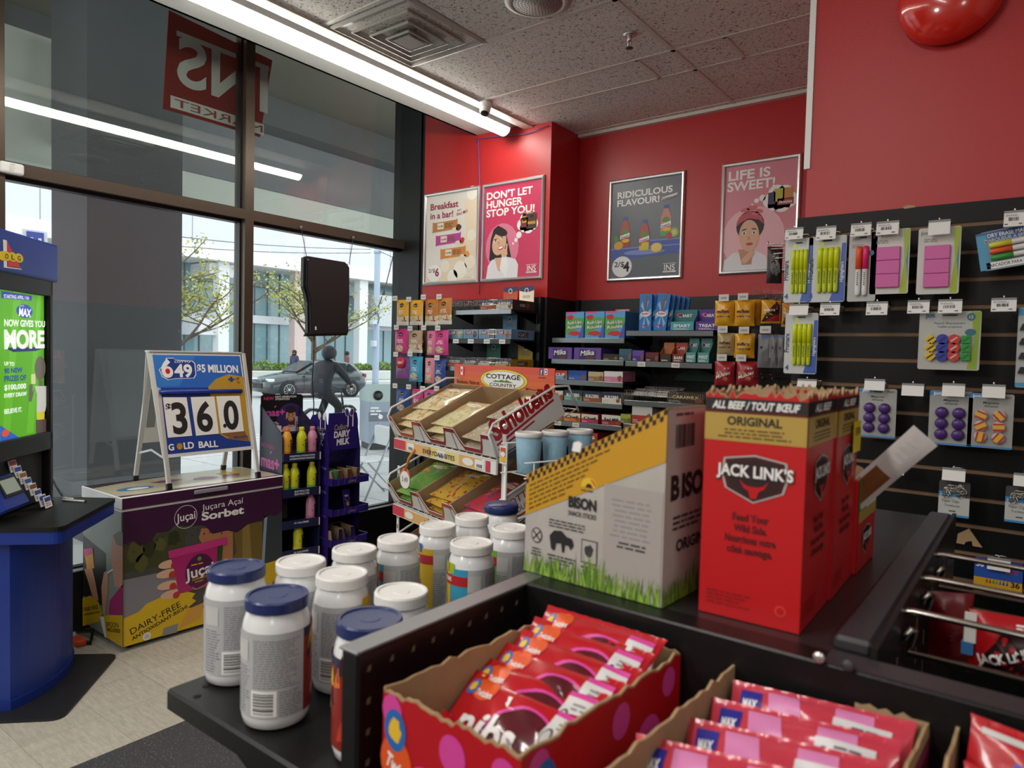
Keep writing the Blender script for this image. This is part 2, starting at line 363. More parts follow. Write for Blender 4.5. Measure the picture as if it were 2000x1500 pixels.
chip = onz(1770, 408, ZR); w.prism([(0, 0), (.016, .004), (.03, .001), (.034, -.004), (.006, -.006)], (0, 0, .001), mat('b79a72', .8), MX.Translation((ony(1764, 408, YS).x, YS-.0135, ZR+.003)) @ MX.Rotation(math.pi/2, 4, 'X'))
struct(w, 'trim_slatwall')
# --- shop window
GLASS = clear('window_glass', (.93, .96, .95), 1.62, 0, .012, (170, 175, 172)); GLASSU = clear('upper_window_glass', (.80, .84, .81), 1.62, 0, .02, (150, 152, 146))
yl = onx(480, 300, XI).y; yr = onx(497, 300, XI).y; y0 = onx(10, 300, XI).y; y1 = onx(786, 600, XG).y
zt1 = onx(200, 352, XI).z; zt0 = onx(200, 375, XI).z; zs = onx(705, 1000, XI).z
def bay(n, a, b, la, rb):
    f = MB()
    if la: f.box((-4.44, a-la, 0), (XI, a, 4.4), BRZ)
    f.box((-4.42, a, zt0), (XI, b, zt1), BRZ); f.box((-4.42, a, zt0-.02), (XG+.02, b, zt0), BLJ)
    f.box((-4.44, a, 4.3), (XI, b, 4.4), BRZ); f.box((-4.44, a, 0), (XI, b, zs), BLJ); f.box((-4.41, a, zs), (XI, b, zs+.006), mat('c8ccd0', .35, .3))
    for z in (zs+.006, zt1): f.box((-4.40, a, z), (-4.355, b, z+.012), BLJ)
    for y in (a, b-.012): f.box((-4.40, y, zs), (-4.355, y+.012, 4.3), BLJ)
    o = struct(f, 'window_%d' % n)
    for nm, za, zb, g in (('lower_glass', zs+.01, zt0-.01, GLASS), ('upper_glass', zt1+.01, 4.3, GLASSU)):
        gm = MB().box((XG-.004, a+.008, za), (XG, b-.008, zb), g); q = gm.build(nm, o)
    return o
bay(1, y0, yl, .13, 0); bay(2, yr, y1, yr-yl, 0); bay(3, -.6, y0-.13, .12, 0)
struct(MB().box((-4.44, -3, 0), (-4.3, -.72, 4.4), BLWALL), 'wall_left')
w = MB(); w.box((-4.44, y1, 0), (XI, y1+.05, 4.4), BLJ); w.box((-4.45, YP+.035, 0), (-4.058, 4.45, 4.4), BLJ); w.box((-4.13, YP+.02, 0), (-4.12, YP+.036, 4.4), BLJ); struct(w, 'trim_window_jamb')
# ================================================================ outside
CONC = mat('74767a', .85, name='grey_concrete', var=.12, vs=2.2, bump=.1, bs=8); CONCL = mat('c6c9c3', .85, name='pale_concrete', var=.08, vs=1.5); CONCD = mat('57585a', .85, name='dark_concrete', var=.2, vs=2)
PAVE = mat('c2c3c4', .8, name='pale_paving', var=.05, vs=1); WPAN = mat('d3d4da', .7, name='white_precast_panel', var=.04, vs=.6)
g = MB(); g.box((-12.2, -14, -.25), (-4.45, 40, -.06), PAVE); g.box((-70, -14, -.3), (-12.2, 60, -.16), mat('a9abae', .7, var=.06, vs=.5)); g.box((-12.4, -14, -.25), (-12.2, 60, -.055), PAVE); g.box((-46, -14, -.2), (-31, 60, -.1), PAVE)
for i in range(14): g.box((-12.2, 3+i*1.2, -.0605), (-4.45, 3.012+i*1.2, -.0585), mat('8f9194', .8))
for i in range(5): g.box((-11.8+i*1.5, -2, -.0605), (-11.788+i*1.5, 24, -.0585), mat('8f9194', .8))
for y in (15, 24, 33, 42): g.box((-21, y, -.16), (-20.85, y+5, -.157), WH)
struct(g, 'floor_street')
b = MB(); xb = -8.6; z1 = onx(640, 227, xb).z; z2 = onx(640, 280, xb).z; z3 = onx(570, 381, xb-.4).z; z4 = onx(400, 408, xb-.5).z
b.box((xb, -4, z1), (-4.46, 30, z1+.3), mat('625d54', .9, name='stained_concrete_soffit', var=.25, vs=.8)); b.box((xb-.4, -4, z2), (xb, 30, z1+.3), CONCD); b.box((xb-.5, -4, z3), (xb-.4, 30, z1+.3), CONC); b.box((xb-1.1, -4, z4), (xb-.45, 30, z3+.02), CONCL); b.box((xb-1.1, -4, z3), (xb-.5, 30, 9), CONCL)
for i in range(70): b.box((xb-.45, 2.5+i*.1, z3+.02), (xb-.446, 2.504+i*.1, z3+.09+R.random()*.05), DGR)
b.box((-8.3, onx(12, 200, -8.3).y-.6, onx(60, 330, -8.3).z), (-8.0, onx(100, 200, -8.3).y, onx(60, 85, -8.3).z), CONCL); b.box((-7.98, onx(100, 200, -8).y, onx(100, 285, -8).z), (-7.8, onx(123, 200, -8).y, onx(110, 92, -8).z), CONCL)
struct(b, 'ceiling_overhang')
pc = onx(170, 400, -6.4).y; struct(MB().box((-7.15, pc, -.06), (-6.4, onx(356, 400, -6.4).y, z1), mat('505256', .85, name='dark_pillar_concrete', var=.12, vs=2)), 'wall_pillar')
# ================================================================ ceiling fittings
LENS = emit('fffaf0', LENS_E, 'lit_lamp_lens'); GREYH = mat('a3a4a6', .4, name='lamp_housing')
def strip(y0, y1, label):
    t = T('strip_light', label, 'ceiling light', (-3.16, (y0+y1)/2, ZC+.018), 0, 'strip lights along the window'); h = (y1-y0)/2
    MB().box((-.06, -h, -.043), (.06, h, 0), GREYH).build('housing', t)
    n = 10; pts = [(.052*math.cos(math.pi*(1+i/n)), .045*math.sin(math.pi*(1+i/n))) for i in range(n+1)]
    MB().prism([(x, 0, z) for x, z in pts][::-1], (0, 2*h-.01, 0), LENS, MX.Translation((0, -h+.005, -.043))).build('lens', t)
    for y in (-h, h-.006): MB().prism([(x*1.06, 0, z*1.06) for x, z in pts][::-1], (0, .006, 0), WHP, MX.Translation((0, y, -.043))).build('end_cap', t)
strip(1.6, 4.0, 'long lit strip light running from the picture top to the red pier above the window')
strip(-.83, 1.57, 'second lit strip light, a bright stub mirrored in the upper glass at far left')
def diffuser():
    x0, x1, y0, y1 = -2.975, -2.405, 2.29, 2.885; cx, cy = (x0+x1)/2, (y0+y1)/2; hx, hy = (x1-x0)/2, (y1-y0)/2
    t = T('air_diffuser', 'square white ceiling air diffuser of nested pyramid louvres', 'air vent', (cx, cy, ZC))
    P = mat('b5b2ab', .45, name='painted_diffuser')
    def ring(mb, a, za, b, zb, m):
        q = [(-1, -1), (1, -1), (1, 1), (-1, 1)]
        mb.add([(sx*hx*a, sy*hy*a, za) for sx, sy in q]+[(sx*hx*b, sy*hy*b, zb) for sx, sy in q], [(i, 4+i, 4+(i+1) % 4, (i+1) % 4) for i in range(4)], m)
        mb.add([(sx*hx*a, sy*hy*a, za+.004) for sx, sy in q]+[(sx*hx*b, sy*hy*b, zb+.004) for sx, sy in q], [((i+1) % 4, 4+(i+1) % 4, 4+i, i) for i in range(4)], m)
    f = MB(); ring(f, 1, -.004, .93, -.012, P); ring(f, .93, -.012, .9, -.004, P); ring(f, .9, -.004, .55, .012, P); f.build('frame', t)
    MB().box((-hx*.7, -hy*.7, .0125), (hx*.7, hy*.7, .016), DGR).cyl((0, 0, .012), (0, 0, .011), .13, BK, 20).build('duct_plate', t)
    for a, z in ((.72, -.02), (.5, -.03), (.3, -.038)):
        l = MB(); ring(l, a, z, a-.1, z+.026, P); ring(l, a, z, a-.03, z-.003, P); l.build('louvre', t)
    c = MB(); ring(c, .24, -.042, .1, -.03, P); c.box((-hx*.2, -hy*.2, -.043), (hx*.2, hy*.2, -.041), P); c.build('centre_plate', t)
diffuser()
p = onz(1050, 0, ZC); t = T('ceiling_speaker', 'round white ceiling speaker with perforated grille', 'speaker', p)
MB().lathe([(.155, -.0), (.155, -.008), (.12, -.02), (.118, -.016)][::-1], mat('c9c5bd', .5), 32).build('rim', t)
g = MB(); g.lathe([(.118, -.018), (.118, -.012)], mat('a5a19a', .5), 32)
for i in range(7):
    for k in range(6*(i+1)): a = 2*math.pi*k/(6*(i+1)); g.cyl((.015*(i+1)*math.cos(a), .015*(i+1)*math.sin(a), -.0186), (.015*(i+1)*math.cos(a), .015*(i+1)*math.sin(a), -.018), .0035, DGR, 5)
g.build('grille', t)
p = onz(1230, 66, ZC); t = T('fire_sprinkler', 'small chrome fire sprinkler hanging from the ceiling', 'sprinkler', p)
MB().lathe([(.002, -.012), (.03, -.01), (.034, 0)], ALU, 18).build('escutcheon', t)
s_ = MB().cyl((0, 0, -.01), (0, 0, -.04), .011, ALU, 10)
for d in (-1, 1): s_.tube([(0, d*.01, -.035), (0, d*.016, -.048), (0, d*.012, -.062), (0, 0, -.07)], .0035, ALU)
s_.build('frame', t); d_ = MB().lathe([(.018, -.074), (.02, -.072), (.004, -.07)], DGR, 12); d_.build('deflector', t)
p = onz(948, 199, ZC); t = T('security_camera', 'white turret security camera below the ceiling beside the strip light', 'camera', p)
MB().lathe([(.03, -.045), (.042, -.035), (.046, -.012), (.046, 0)], WHP, 20).build('base', t)
q = MX.Translation((.0, 0, -.04)) @ MX.Rotation(math.radians(155), 4, V((1, .55, 0)))
MB().lathe([(.034, -.02), (.036, .0), (.034, .03), (.03, .045)], WHP, 18, q).build('turret', t)
MB().lathe([(.027, .0445), (.026, .048), (.01, .05)], BK, 16, q).build('lens', t)
p = ony(1858, 2, YS); t = T('fire_bell', 'red round fire alarm bell on the red wall above the slat wall', 'alarm bell', p)
RX = MX.Rotation(math.pi/2, 4, 'X'); RED = mat('d6271a', .18, name='red_bell_enamel', coat=.6)
MB().lathe([(.126, .02), (.129, .03), (.126, .042), (.115, .06), (.09, .078), (.05, .09), (.03, .093)], RED, 40, RX).build('gong', t)
MB().cyl((0, 0, 0), (0, -.022, 0), .06, DGR, 16).build('back_box', t)
b = MB(); b.lathe([(.032, .0925), (.032, .0955), (.006, .096)], ALU, 20, RX); f = Fr(b, (0, -.0962, 0)); f.text('BELL', 0, .012, .008, mat('2a4c9a'), 2); f.rect(-.016, -.022, .032, .009, mat('3b5fae'), 1); f.ell(0, 0, .006, .006, DGR, 2); b.build('name_plate', t)
o = onx(20, 330, XI); m_ = MB(); m_.box((0, -.055, -.03), (.035, .055, .03), WHP, .014, seg=3); f = Fr(m_, (.0352, 0, 0), (0, 1, 0)); f.rect(-.01, .016, .02, .003, GRY, 1); f.fine(-.015, -.02, .03, .03, LGR, 5, 1)
t = T('motion_detector', 'white rounded sensor box on the window crossbar at far left', 'sensor', o); m_.build('body', t)
c = MB(); pts = [(-2.83, 4.085, 3.26), (-2.95, 4.08, 3.24), (-3.05, 4.085, 3.235), (-3.3, 4.085, 3.262), (-3.49, 4.09, 3.28), (-3.505, 4.092, 3.25)]
e0 = ony(934, 270, 4.092); e1 = ony(937, 420, 4.06); e2 = ony(936, 575, 4.085); c.tube(pts+[tuple(e0), tuple(ony(937, 360, 4.078)), tuple(ony(939.5, 390, 4.072)), tuple(ony(939, 470, 4.074)), tuple(e2)], .0032, mat('5a55a8', .5)); tag(c.build('network_cable'), 'thin violet cable running down the red pier between two posters', 'cable')
# ================================================================ posters
SKIN = mat('e0b193', .5); SKIN2 = mat('c98f72', .5); LIP = mat('b8434e', .5); HAIR = mat('2b211f', .5)
ORN = mat('c9863f', .5); MAG = mat('b53a86', .5); CRM = mat('e9dfcd', .5); BRN2 = mat('5c3524', .5); GRN = mat('5b9440', .5); YEL = mat('e9bd2e', .5); WINE = mat('9c2740', .5)
def insl(f, x, y, w, m, k=3):
    f.rect(x, y, w, w*.1, m, k); f.rect(x, y+w*.62, w, w*.03, m, k); f.text('INS', x+w/2, y+w*.14, w*.44, m, k, w*.82, 'c', .01); f.fine(x+w*.05, y+w*.02, w*.9, w*.06, GRY, 1, k+1)
def poster(label, px, y, draw, bg, cat='poster'):
    tl, tr, br, bl = [ony(*q, y) for q in px]; w = (tr.x-tl.x+br.x-bl.x)/2; h = (tl.z-bl.z+tr.z-br.z)/2
    t = T('framed_poster', label, cat, (bl.x, y, min(bl.z, br.z)), 0, 'snap-framed posters on the red walls')
    fr = MB(); b = .026; pr = [(0, 0), (0, -.012), (b*.35, -.02), (b*.75, -.018), (b, -.008)]
    for a, c_ in (((0, 0), (w, 0)), ((w, 0), (w, h)), ((w, h), (0, h)), ((0, h), (0, 0))):
        d = V((c_[0]-a[0], 0, c_[1]-a[1])); L = d.length; d.normalize(); inn = V((-d.z, 0, d.x)); o = V((a[0], 0, a[1]))
        vs = [o+inn*p+V((0, q, 0))+d*p for p, q in pr]+[o+inn*p+V((0, q, 0))+d*(L-p) for p, q in pr]; n = len(pr)
        fr.add(vs, [(i, i+1, n+i+1, n+i) for i in range(n-1)], ALU)
    fr.build('frame', t); s = MB(); s.box((b*.5, -.006, b*.5), (w-b*.5, 0, h-b*.5), bg); f = Fr(s, (b, -.0062, b)); f.W, f.H = w-2*b, h-2*b; draw(f); s.build('printed_sheet', t); return t
def cloud(f, x, y, s, m, k=2):
    for dx, dy, r in ((0, 0, .1), (-.08, -.01, .075), (.08, -.015, .08), (-.03, .055, .08), (.045, .05, .075), (.02, -.05, .08), (-.05, -.05, .06)): f.ell(x+dx*s, y+dy*s, r*s, r*s*.95, m, k)
def d_break(f):
    W_, H = f.W, f.H; f.poly([(0, 0), (W_, 0), (W_, H), (W_*.75, H*.9), (W_*.8, H*.5), (W_*.35, H*.2), (0, H*.12)], mat('ecd9c0'), 1)
    for i, (x, y, r) in enumerate(((.9, .97, .1), (.4, .17, .09), (.7, .12, .13), (.88, .2, .1), (.55, .05, .1), (.9, .5, .08))): f.ell(x*W_, y*H, r*W_, r*W_, mat('f3e8d6' if i % 2 else 'f6f1e4'), 1.5)
    f.text('Breakfast', .08*W_, .84*H, .075*H, WINE, 3, .56*W_, 'l', .022); f.text('in a bar!', .08*W_, .735*H, .072*H, WINE, 3, .46*W_, 'l', .022); f.text("Bob's", .62*W_, .785*H, .02*H, WINE, 3, None, 'l', .01, .3, .15); f.text('Red Mill', .61*W_, .735*H, .035*H, WINE, 3, .22*W_, 'l', .008, .3, .15)
    for i, (x, y, c_) in enumerate(((.13, .575, mat('c08045')), (.2, .42, mat('bf4496')), (.3, .26, mat('d58a45')))):
        x *= W_; y *= H; w = .5*W_; h = .12*H; f.poly([(x, y-.01*H), (x+w*.06, y), (x+w*.94, y+h*.12), (x+w, y+h*.05), (x+w, y+h*1.1), (x+w*.94, y+h), (x+w*.06, y+h*.92), (x, y+h)], c_, 3)
        f.rect(x+w*.2, y+h*.25, w*.25, h*.6, CRM, 4); f.text('Red Mill', x+w*.325, y+h*.45, h*.18, INK, 5, w*.2, 'c', .01); f.fine(x+w*.5, y+h*.3, w*.34, h*.5, mat('7a5430'), 3, 4, .6, i)
        f.blob(x+w*1.05, y+h*.25, w*.1, h*.3, (BRN2, mat('c03a3a'), mat('e0a050'))[i], 4, seed=i); f.blob(x+w*.9, y+h*.12, w*.12, h*.16, CRM, 4, seed=i+4)
    f.ell(.18*W_, .1*H, .15*W_, .1*H, mat('f3f1ef'), 2); f.text('2/$', .06*W_, .11*H, .045*H, WINE, 3, .14*W_, 'l', .01); f.text('6', .2*W_, .065*H, .09*H, WINE, 3, None, 'l', .035); insl(f, .8*W_, .02*H, .17*W_, WH)
def d_hunger(f):
    W_, H = f.W, f.H
    for t_, y, w in (("DON'T LET", .865, .82), ('HUNGER', .77, .65), ('STOP YOU!', .675, .86)): f.text(t_, .03*W_, y*H, .078*H, WH, 3, w*W_, 'l', .03)
    cloud(f, .77*W_, .56*H, W_*1.15, WH); f.ell(.63*W_, .445*H, .048*W_, .035*W_+.006, WH, 2); f.ell(.58*W_, .395*H, .028*W_, .03*W_, WH, 2); f.ell(.53*W_, .36*H, .015*W_, .018*W_, WH, 2)
    for x, y, w, h, c_ in ((.66, .52, .12, .1, '7a2f38'), (.76, .5, .17, .16, '4d3328'), (.68, .58, .08, .09, '8a5a40')): f.rect(x*W_, y*H, w*W_, h*H, mat(c_), 4); f.rect((x+.02)*W_, (y+.045)*H, (w-.04)*W_, .03*H, mat('c99032'), 5); f.ell((x+w/2)*W_, (y+h*.8)*H, .03*W_, .015*H, INK, 5)
    f.ell(.33*W_, .33*H, .3*W_, .26*H, mat('df7f9a'), 1); f.poly([(x*W_, y*H) for x, y in ((.1, .2), (.12, .42), (.17, .53), (.25, .57), (.34, .54), (.41, .45), (.46, .33), (.5, .22), (.3, .15))], HAIR, 2)
    f.poly([(x*W_, y*H) for x, y in ((.05, 0), (.08, .14), (.15, .2), (.28, .22), (.45, .22), (.58, .19), (.63, .13), (.62, 0))], mat('e6e6ea'), 3); f.poly([(x*W_, y*H) for x, y in ((.2, .22), (.27, .08), (.31, .07), (.34, .22))], SKIN, 4)
    f.ell(.28*W_, .38*H, .125*W_, .135*H, SKIN, 4, 24, -.25); f.ell(.3*W_, .5*H, .13*W_, .045*H, HAIR, 4.6, 16, -.3)
    for x, y in ((.21, .4), (.33, .43)): f.ell(x*W_, y*H, .028*W_, .011*H, WH, 5, 12, .2); f.ell((x+.005)*W_, (y+.003)*H, .012*W_, .01*H, INK, 6, 10); f.ell(x*W_, (y+.022)*H, .035*W_, .005*H, HAIR, 5, 10, .2)
    f.ell(.27*W_, .38*H, .015*W_, .02*H, SKIN2, 5, 8); f.ell(.31*W_, .325*H, .055*W_, .021*H, LIP, 5, 14, .25); f.ell(.31*W_, .328*H, .045*W_, .012*H, WH, 6, 14, .25)
    f.poly([(x*W_, y*H) for x, y in ((.3, .1), (.42, .0), (.46, .12), (.42, .23), (.34, .25))], mat('f0f0f3'), 6); f.blob(.38*W_, .265*H, .06*W_, .045*H, SKIN, 7, seed=3, j=.1); f.poly([(x*W_, y*H) for x, y in ((.39, .28), (.43, .28), (.44, .36), (.415, .37))], SKIN, 8)
    insl(f, .77*W_, .035*H, .18*W_, WH)
def bottle2d(f, x, y, s, top, bot, k=3):
    f.poly([(x-.05*s, y), (x+.05*s, y), (x+.056*s, y+.02*s), (x+.056*s, y+.19*s), (x+.03*s, y+.265*s), (x+.025*s, y+.28*s), (x-.025*s, y+.28*s), (x-.03*s, y+.265*s), (x-.056*s, y+.19*s), (x-.056*s, y+.02*s)], top, k)
    f.poly([(x-.05*s, y), (x+.05*s, y), (x+.056*s, y+.02*s), (x+.056*s, y+.07*s), (x-.056*s, y+.05*s), (x-.056*s, y+.02*s)], bot, k+.5); f.rect(x-.026*s, y+.28*s, .052*s, .035*s, mat('4a62ad'), k+1)
    f.poly([(x-.056*s, y+.085*s), (x+.056*s, y+.11*s), (x+.056*s, y+.15*s), (x-.056*s, y+.12*s)], WH, k+1); f.text('Snapple', x, y+.104*s, .017*s, mat('27367a'), k+2, .095*s, 'c', .02, .2, .22); f.blob(x, y+.165*s, .04*s, .03*s, GRN, k+1, seed=2); f.blob(x+.01*s, y+.065*s, .045*s, .02*s, YEL, k+1, seed=5)
def d_rid(f):
    W_, H = f.W, f.H; BL = mat('4c5fa8'); BL2 = mat('7d8fcb')
    f.text('RIDICULOUS', .08*W_, .84*H, .066*H, WH, 3, .8*W_, 'l', .03); f.text('FLAVOUR!', .08*W_, .755*H, .066*H, WH, 3, .62*W_, 'l', .03); f.poly([(.72*W_, .765*H), (.93*W_, .795*H), (.95*W_, .825*H), (.74*W_, .795*H)], WH, 2); f.text('snapple', .835*W_, .777*H, .03*H, mat('3c4254'), 3, .2*W_, 'c', .01, .2, .12)
    f.rect(0, .3*H, W_, .012*H, BL2, 2); f.rect(0, .2*H, W_*.5, .1*H, BL, 2); f.poly([(.55*W_, .355*H), (W_, .375*H), (W_, .22*H), (.55*W_, .22*H)], BL, 1.6); f.rect(.55*W_, .36*H, .45*W_, .012*H, BL2, 2)
    bottle2d(f, .21*W_, .32*H, H*1.0, mat('b45a52'), mat('b0443c')); bottle2d(f, .8*W_, .4*H, H*1.0, mat('cf8a84'), mat('5aa860')); bottle2d(f, .5*W_, .27*H, H*1.0, mat('b45a55'), mat('cfc04a'), 5)
    f.ell(.5*W_, .255*H, .3*W_, .028*H, BL2, 3.2); f.poly([(.2*W_, .255*H), (.8*W_, .255*H), (.78*W_, .21*H), (.22*W_, .21*H)], BL, 3.1); f.ell(.68*W_, .29*H, .085*W_, .05*H, mat('d8b94a'), 8); f.ell(.68*W_, .29*H, .065*W_, .038*H, mat('e3cd78'), 9); f.ell(.12*W_, .34*H, .07*W_, .045*H, mat('d9a24a'), 6); f.ell(.92*W_, .43*H, .07*W_, .05*H, mat('9cab52'), 6); f.ell(.92*W_, .43*H, .04*W_, .03*H, mat('c4cc8e'), 7); f.blob(.85*W_, .4*H, .045*W_, .035*H, mat('b8474a'), 7)
    f.poly([(.06*W_, .36*H), (.14*W_, .4*H), (.1*W_, .45*H), (.05*W_, .44*H)], GRN, 7); f.ell(.18*W_, .115*H, .15*W_, .11*H, mat('e5e5e8'), 4); f.text('2/$', .065*W_, .115*H, .055*H, INK, 5, .15*W_, 'l', .012); f.text('4', .2*W_, .065*H, .1*H, INK, 5, None, 'l', .035); insl(f, .78*W_, .03*H, .18*W_, WH)
def d_sweet(f):
    W_, H = f.W, f.H; f.ell(.42*W_, .3*H, .45*W_, .3*H, mat('efb9c2'), 1); f.text('LIFE IS', .04*W_, .87*H, .088*H, WH, 3, .6*W_, 'l', .03); f.text('SWEET!', .03*W_, .765*H, .088*H, WH, 3, .68*W_, 'l', .03)
    cloud(f, .78*W_, .645*H, W_*1.5, WH); f.ell(.54*W_, .67*H, .045*W_, .03*H, WH, 2); f.ell(.46*W_, .65*H, .035*W_, .022*H, WH, 2); f.ell(.4*W_, .61*H, .02*W_, .013*H, WH, 2)
    for x, y, w, h, c_ in ((.62, .6, .1, .11, '3d3a5a'), (.7, .62, .14, .12, 'b8b84a'), (.82, .64, .14, .1, 'c98a4c'), (.75, .585, .22, .06, 'a5453c')): f.rect(x*W_, y*H, w*W_, h*H, mat(c_), 4)
    f.text('Skittles', .86*W_, .6*H, .025*H, WH, 5, .18*W_); f.poly([(x*W_, y*H) for x, y in ((0, .0), (.02, .1), (.15, .17), (.5, .17), (.62, .12), (.66, 0))], mat('e4e4e8'), 2); f.poly([(x*W_, y*H) for x, y in ((.22, .2), (.28, .05), (.42, .05), (.44, .2))], SKIN2, 3)
    f.ell(.38*W_, .42*H, .2*W_, .14*H, HAIR, 3); f.ell(.37*W_, .325*H, .145*W_, .15*H, SKIN, 4, 24, .05); f.poly([(x*W_, y*H) for x, y in ((.18, .42), (.22, .51), (.38, .56), (.54, .5), (.58, .42), (.5, .47), (.36, .49), (.24, .455))], mat('c65560'), 5)
    for x, y, s in ((.3, .57, .06), (.4, .585, .07), (.5, .55, .06), (.45, .53, .05)): f.blob(x*W_, y*H, s*W_, s*.7*H*.5, mat('d46a72'), 6, seed=int(x*90))
    for x in (.3, .44): f.ell(x*W_, .35*H, .03*W_, .014*H, WH, 5, 12); f.ell(x*W_, .35*H, .013*W_, .012*H, INK, 6, 10); f.ell(x*W_, .385*H, .04*W_, .006*H, HAIR, 5, 10, .25 if x < .4 else -.1)
    f.ell(.37*W_, .3*H, .015*W_, .02*H, SKIN2, 5, 8); f.ell(.38*W_, .245*H, .05*W_, .014*H, LIP, 5, 14)
    for i in range(4): f.ell((.32+.03*i)*W_, (.09+.02*i)*H, .05*W_, .03*H, SKIN, 5+i*.4, 12, .5)
poster('cream poster reading Breakfast in a bar, hung left of the violet cable', ((829.6, 379.6), (938.5, 361.5), (934, 552), (827.5, 556)), YP, d_break, mat('e8e2da', .35))
poster('pink poster reading DON\'T LET HUNGER STOP YOU with a woman in white', ((943.5, 361), (1066, 341), (1059, 544), (940, 552)), YP, d_hunger, mat('cf3a62', .35))
poster('grey poster reading RIDICULOUS FLAVOUR with three juice bottles', ((1193.8, 354.6), (1342.6, 331.4), (1333, 543.6), (1185.8, 550.8)), YB, d_rid, mat('5f646d', .35))
poster('rose poster reading LIFE IS SWEET with a woman in a headscarf', ((1413.5, 321), (1414+155, 298.2), (1404+155, 529), (1404, 538)), YB, d_sweet, mat('d98694', .35))
# ================================================================ on the window
t = T('window_sign', 'red translucent shop sign with mirrored white letters on the upper glass', 'sign', (-4.46, 2.54, 3.43)); s = MB()
SRED = clear('red_sign_film', (.6, .12, .1), 1.3, .2, .36, 'c23c34'); SWH = clear('white_sign_film', (.8, .8, .82), 1.3, .2, .8, 'f2f2f2'); xs = -4.462
f = Fr(s, (xs, 0, 0), (0, 1, 0), (0, 0, 1), .004)
s.prism([(y, z) for y, z in f.Q([(318, 212), (508, 268), (532, 118), (330, 20)])], (0, 0, -.006), SRED, MX(((0, 0, 1, xs), (1, 0, 0, 0), (0, 1, 0, 0), (0, 0, 0, 1)))); s.wb('panel', t)
l = MB(); f = Fr(l, (xs+.003, 0, 0), (0, 1, 0), (0, 0, 1), .004)
vs, fs = textmesh('INS', .02, 0); P0, P1, P2 = f.q(522, 232)[0], f.q(345, 170)[0], 0
x0 = min(v.x for v in vs); x1 = max(v.x for v in vs); zb_ = f.q(420, 186)[1]; zt_ = f.q(420, 94)[1]
l.add([f.P(P0-(v.x-x0)/(x1-x0)*(P0-P1), zb_+v.y/.72*(zt_-zb_), 1) for v in vs], [q[::-1] for q in fs], SWH)
for a, b in (((333, 184), (515, 245)), ((345, 60), (525, 130))):
    (ya, za), (yb, zb2) = f.q(*a), f.q(*b); h = .075 if a[1] > 100 else .03; l.box((xs+.003, ya, (za+zb2)/2-h), (xs+.006, yb, (za+zb2)/2), SWH)
vs, fs = textmesh('MARKET', .0, 0); x0 = min(v.x for v in vs); x1 = max(v.x for v in vs); ya, yb = f.q(340, 190)[0], f.q(512, 245)[0]; zz = (f.q(333, 184)[1]+f.q(515, 245)[1])/2-.062
l.add([f.P(yb-(v.x-x0)/(x1-x0)*(yb-ya), zz+v.y*.07, 1.5) for v in vs], [q[::-1] for q in fs], mat('a03030')); l.wb('letters', t)
# hanging display seen from behind
xm = -4.2; f = Fr(MB(), (xm, 0, 0), (0, 1, 0)); pts = f.Q([(597, 657), (678, 655), (680, 648), (679, 620), (682, 585), (682, 522), (674, 512), (601, 500), (593, 503), (592, 560), (597, 575), (600, 590), (601, 650)])
t = T('hanging_screen', 'black moulded back of a display screen hung on chains in the window', 'screen', (xm, f.q(637, 580)[0], f.q(637, 580)[1]))
KP = mat('18181a', .4, name='black_moulded_plastic'); A = MX(((0, 0, 1, xm), (1, 0, 0, 0), (0, 1, 0, 0), (0, 0, 0, 1)))
s = MB(); cx = sum(p[0] for p in pts)/len(pts); cz = sum(p[1] for p in pts)/len(pts); s.prism(pts, (0, 0, -.03), KP, A); s.prism([(cx+(y-cx)*.93, cz+(z-cz)*.955) for y, z in pts], (0, 0, .02), KP, A); s.prism([(cx+(y-cx)*.9, cz+(z-cz)*.93) for y, z in pts], (0, 0, .026), mat('1d1a1c', .5), A)
for q in ((598, 508), (675, 517), (607, 550), (606, 637)): y, z = f.q(*q); s.cyl((xm+.02, y, z), (xm+.024, y, z), .006, GRY, 8)
y, z = f.q(612, 641); s.box((xm+.0, y-.005, z-.012), (xm+.03, y+.005, z+.012), WH); s.wb('back_shell', t); GLS = mat('0b0c10', .12); MB().prism([(cx+(y-cx)*.9, cz+(z-cz)*.9) for y, z in pts], (0, 0, -.033), GLS, A).wb('screen_glass', t)
for a, b in (((588, 444), (599, 503)), ((690, 464), (682, 514))):
    y, z = f.q(*b); P = onx(*a, XI+.01); n = 16; ch = MB()
    for i in range(n):
        p = P.lerp(V((xm, y, z)), i/(n-1)); ch.ball(p, .0055, DGR, 6, (.6, .6, 1.5))
    ch.ball(P, .012, GRY, 8); ch.wb('chain', t)
ch = MB(); pts_ = [(xm-.015, *f.q(616, 656)), (xm-.02, *f.q(616, 700)), (xm-.02, *f.q(613, 740)), (xm-.03, *f.q(618, 790)), (xm-.05, *f.q(618, 860)), (xm-.1, *f.q(640, 1020))]; ch.tube(pts_, .004, BK); ch.wb('power_cable', t)
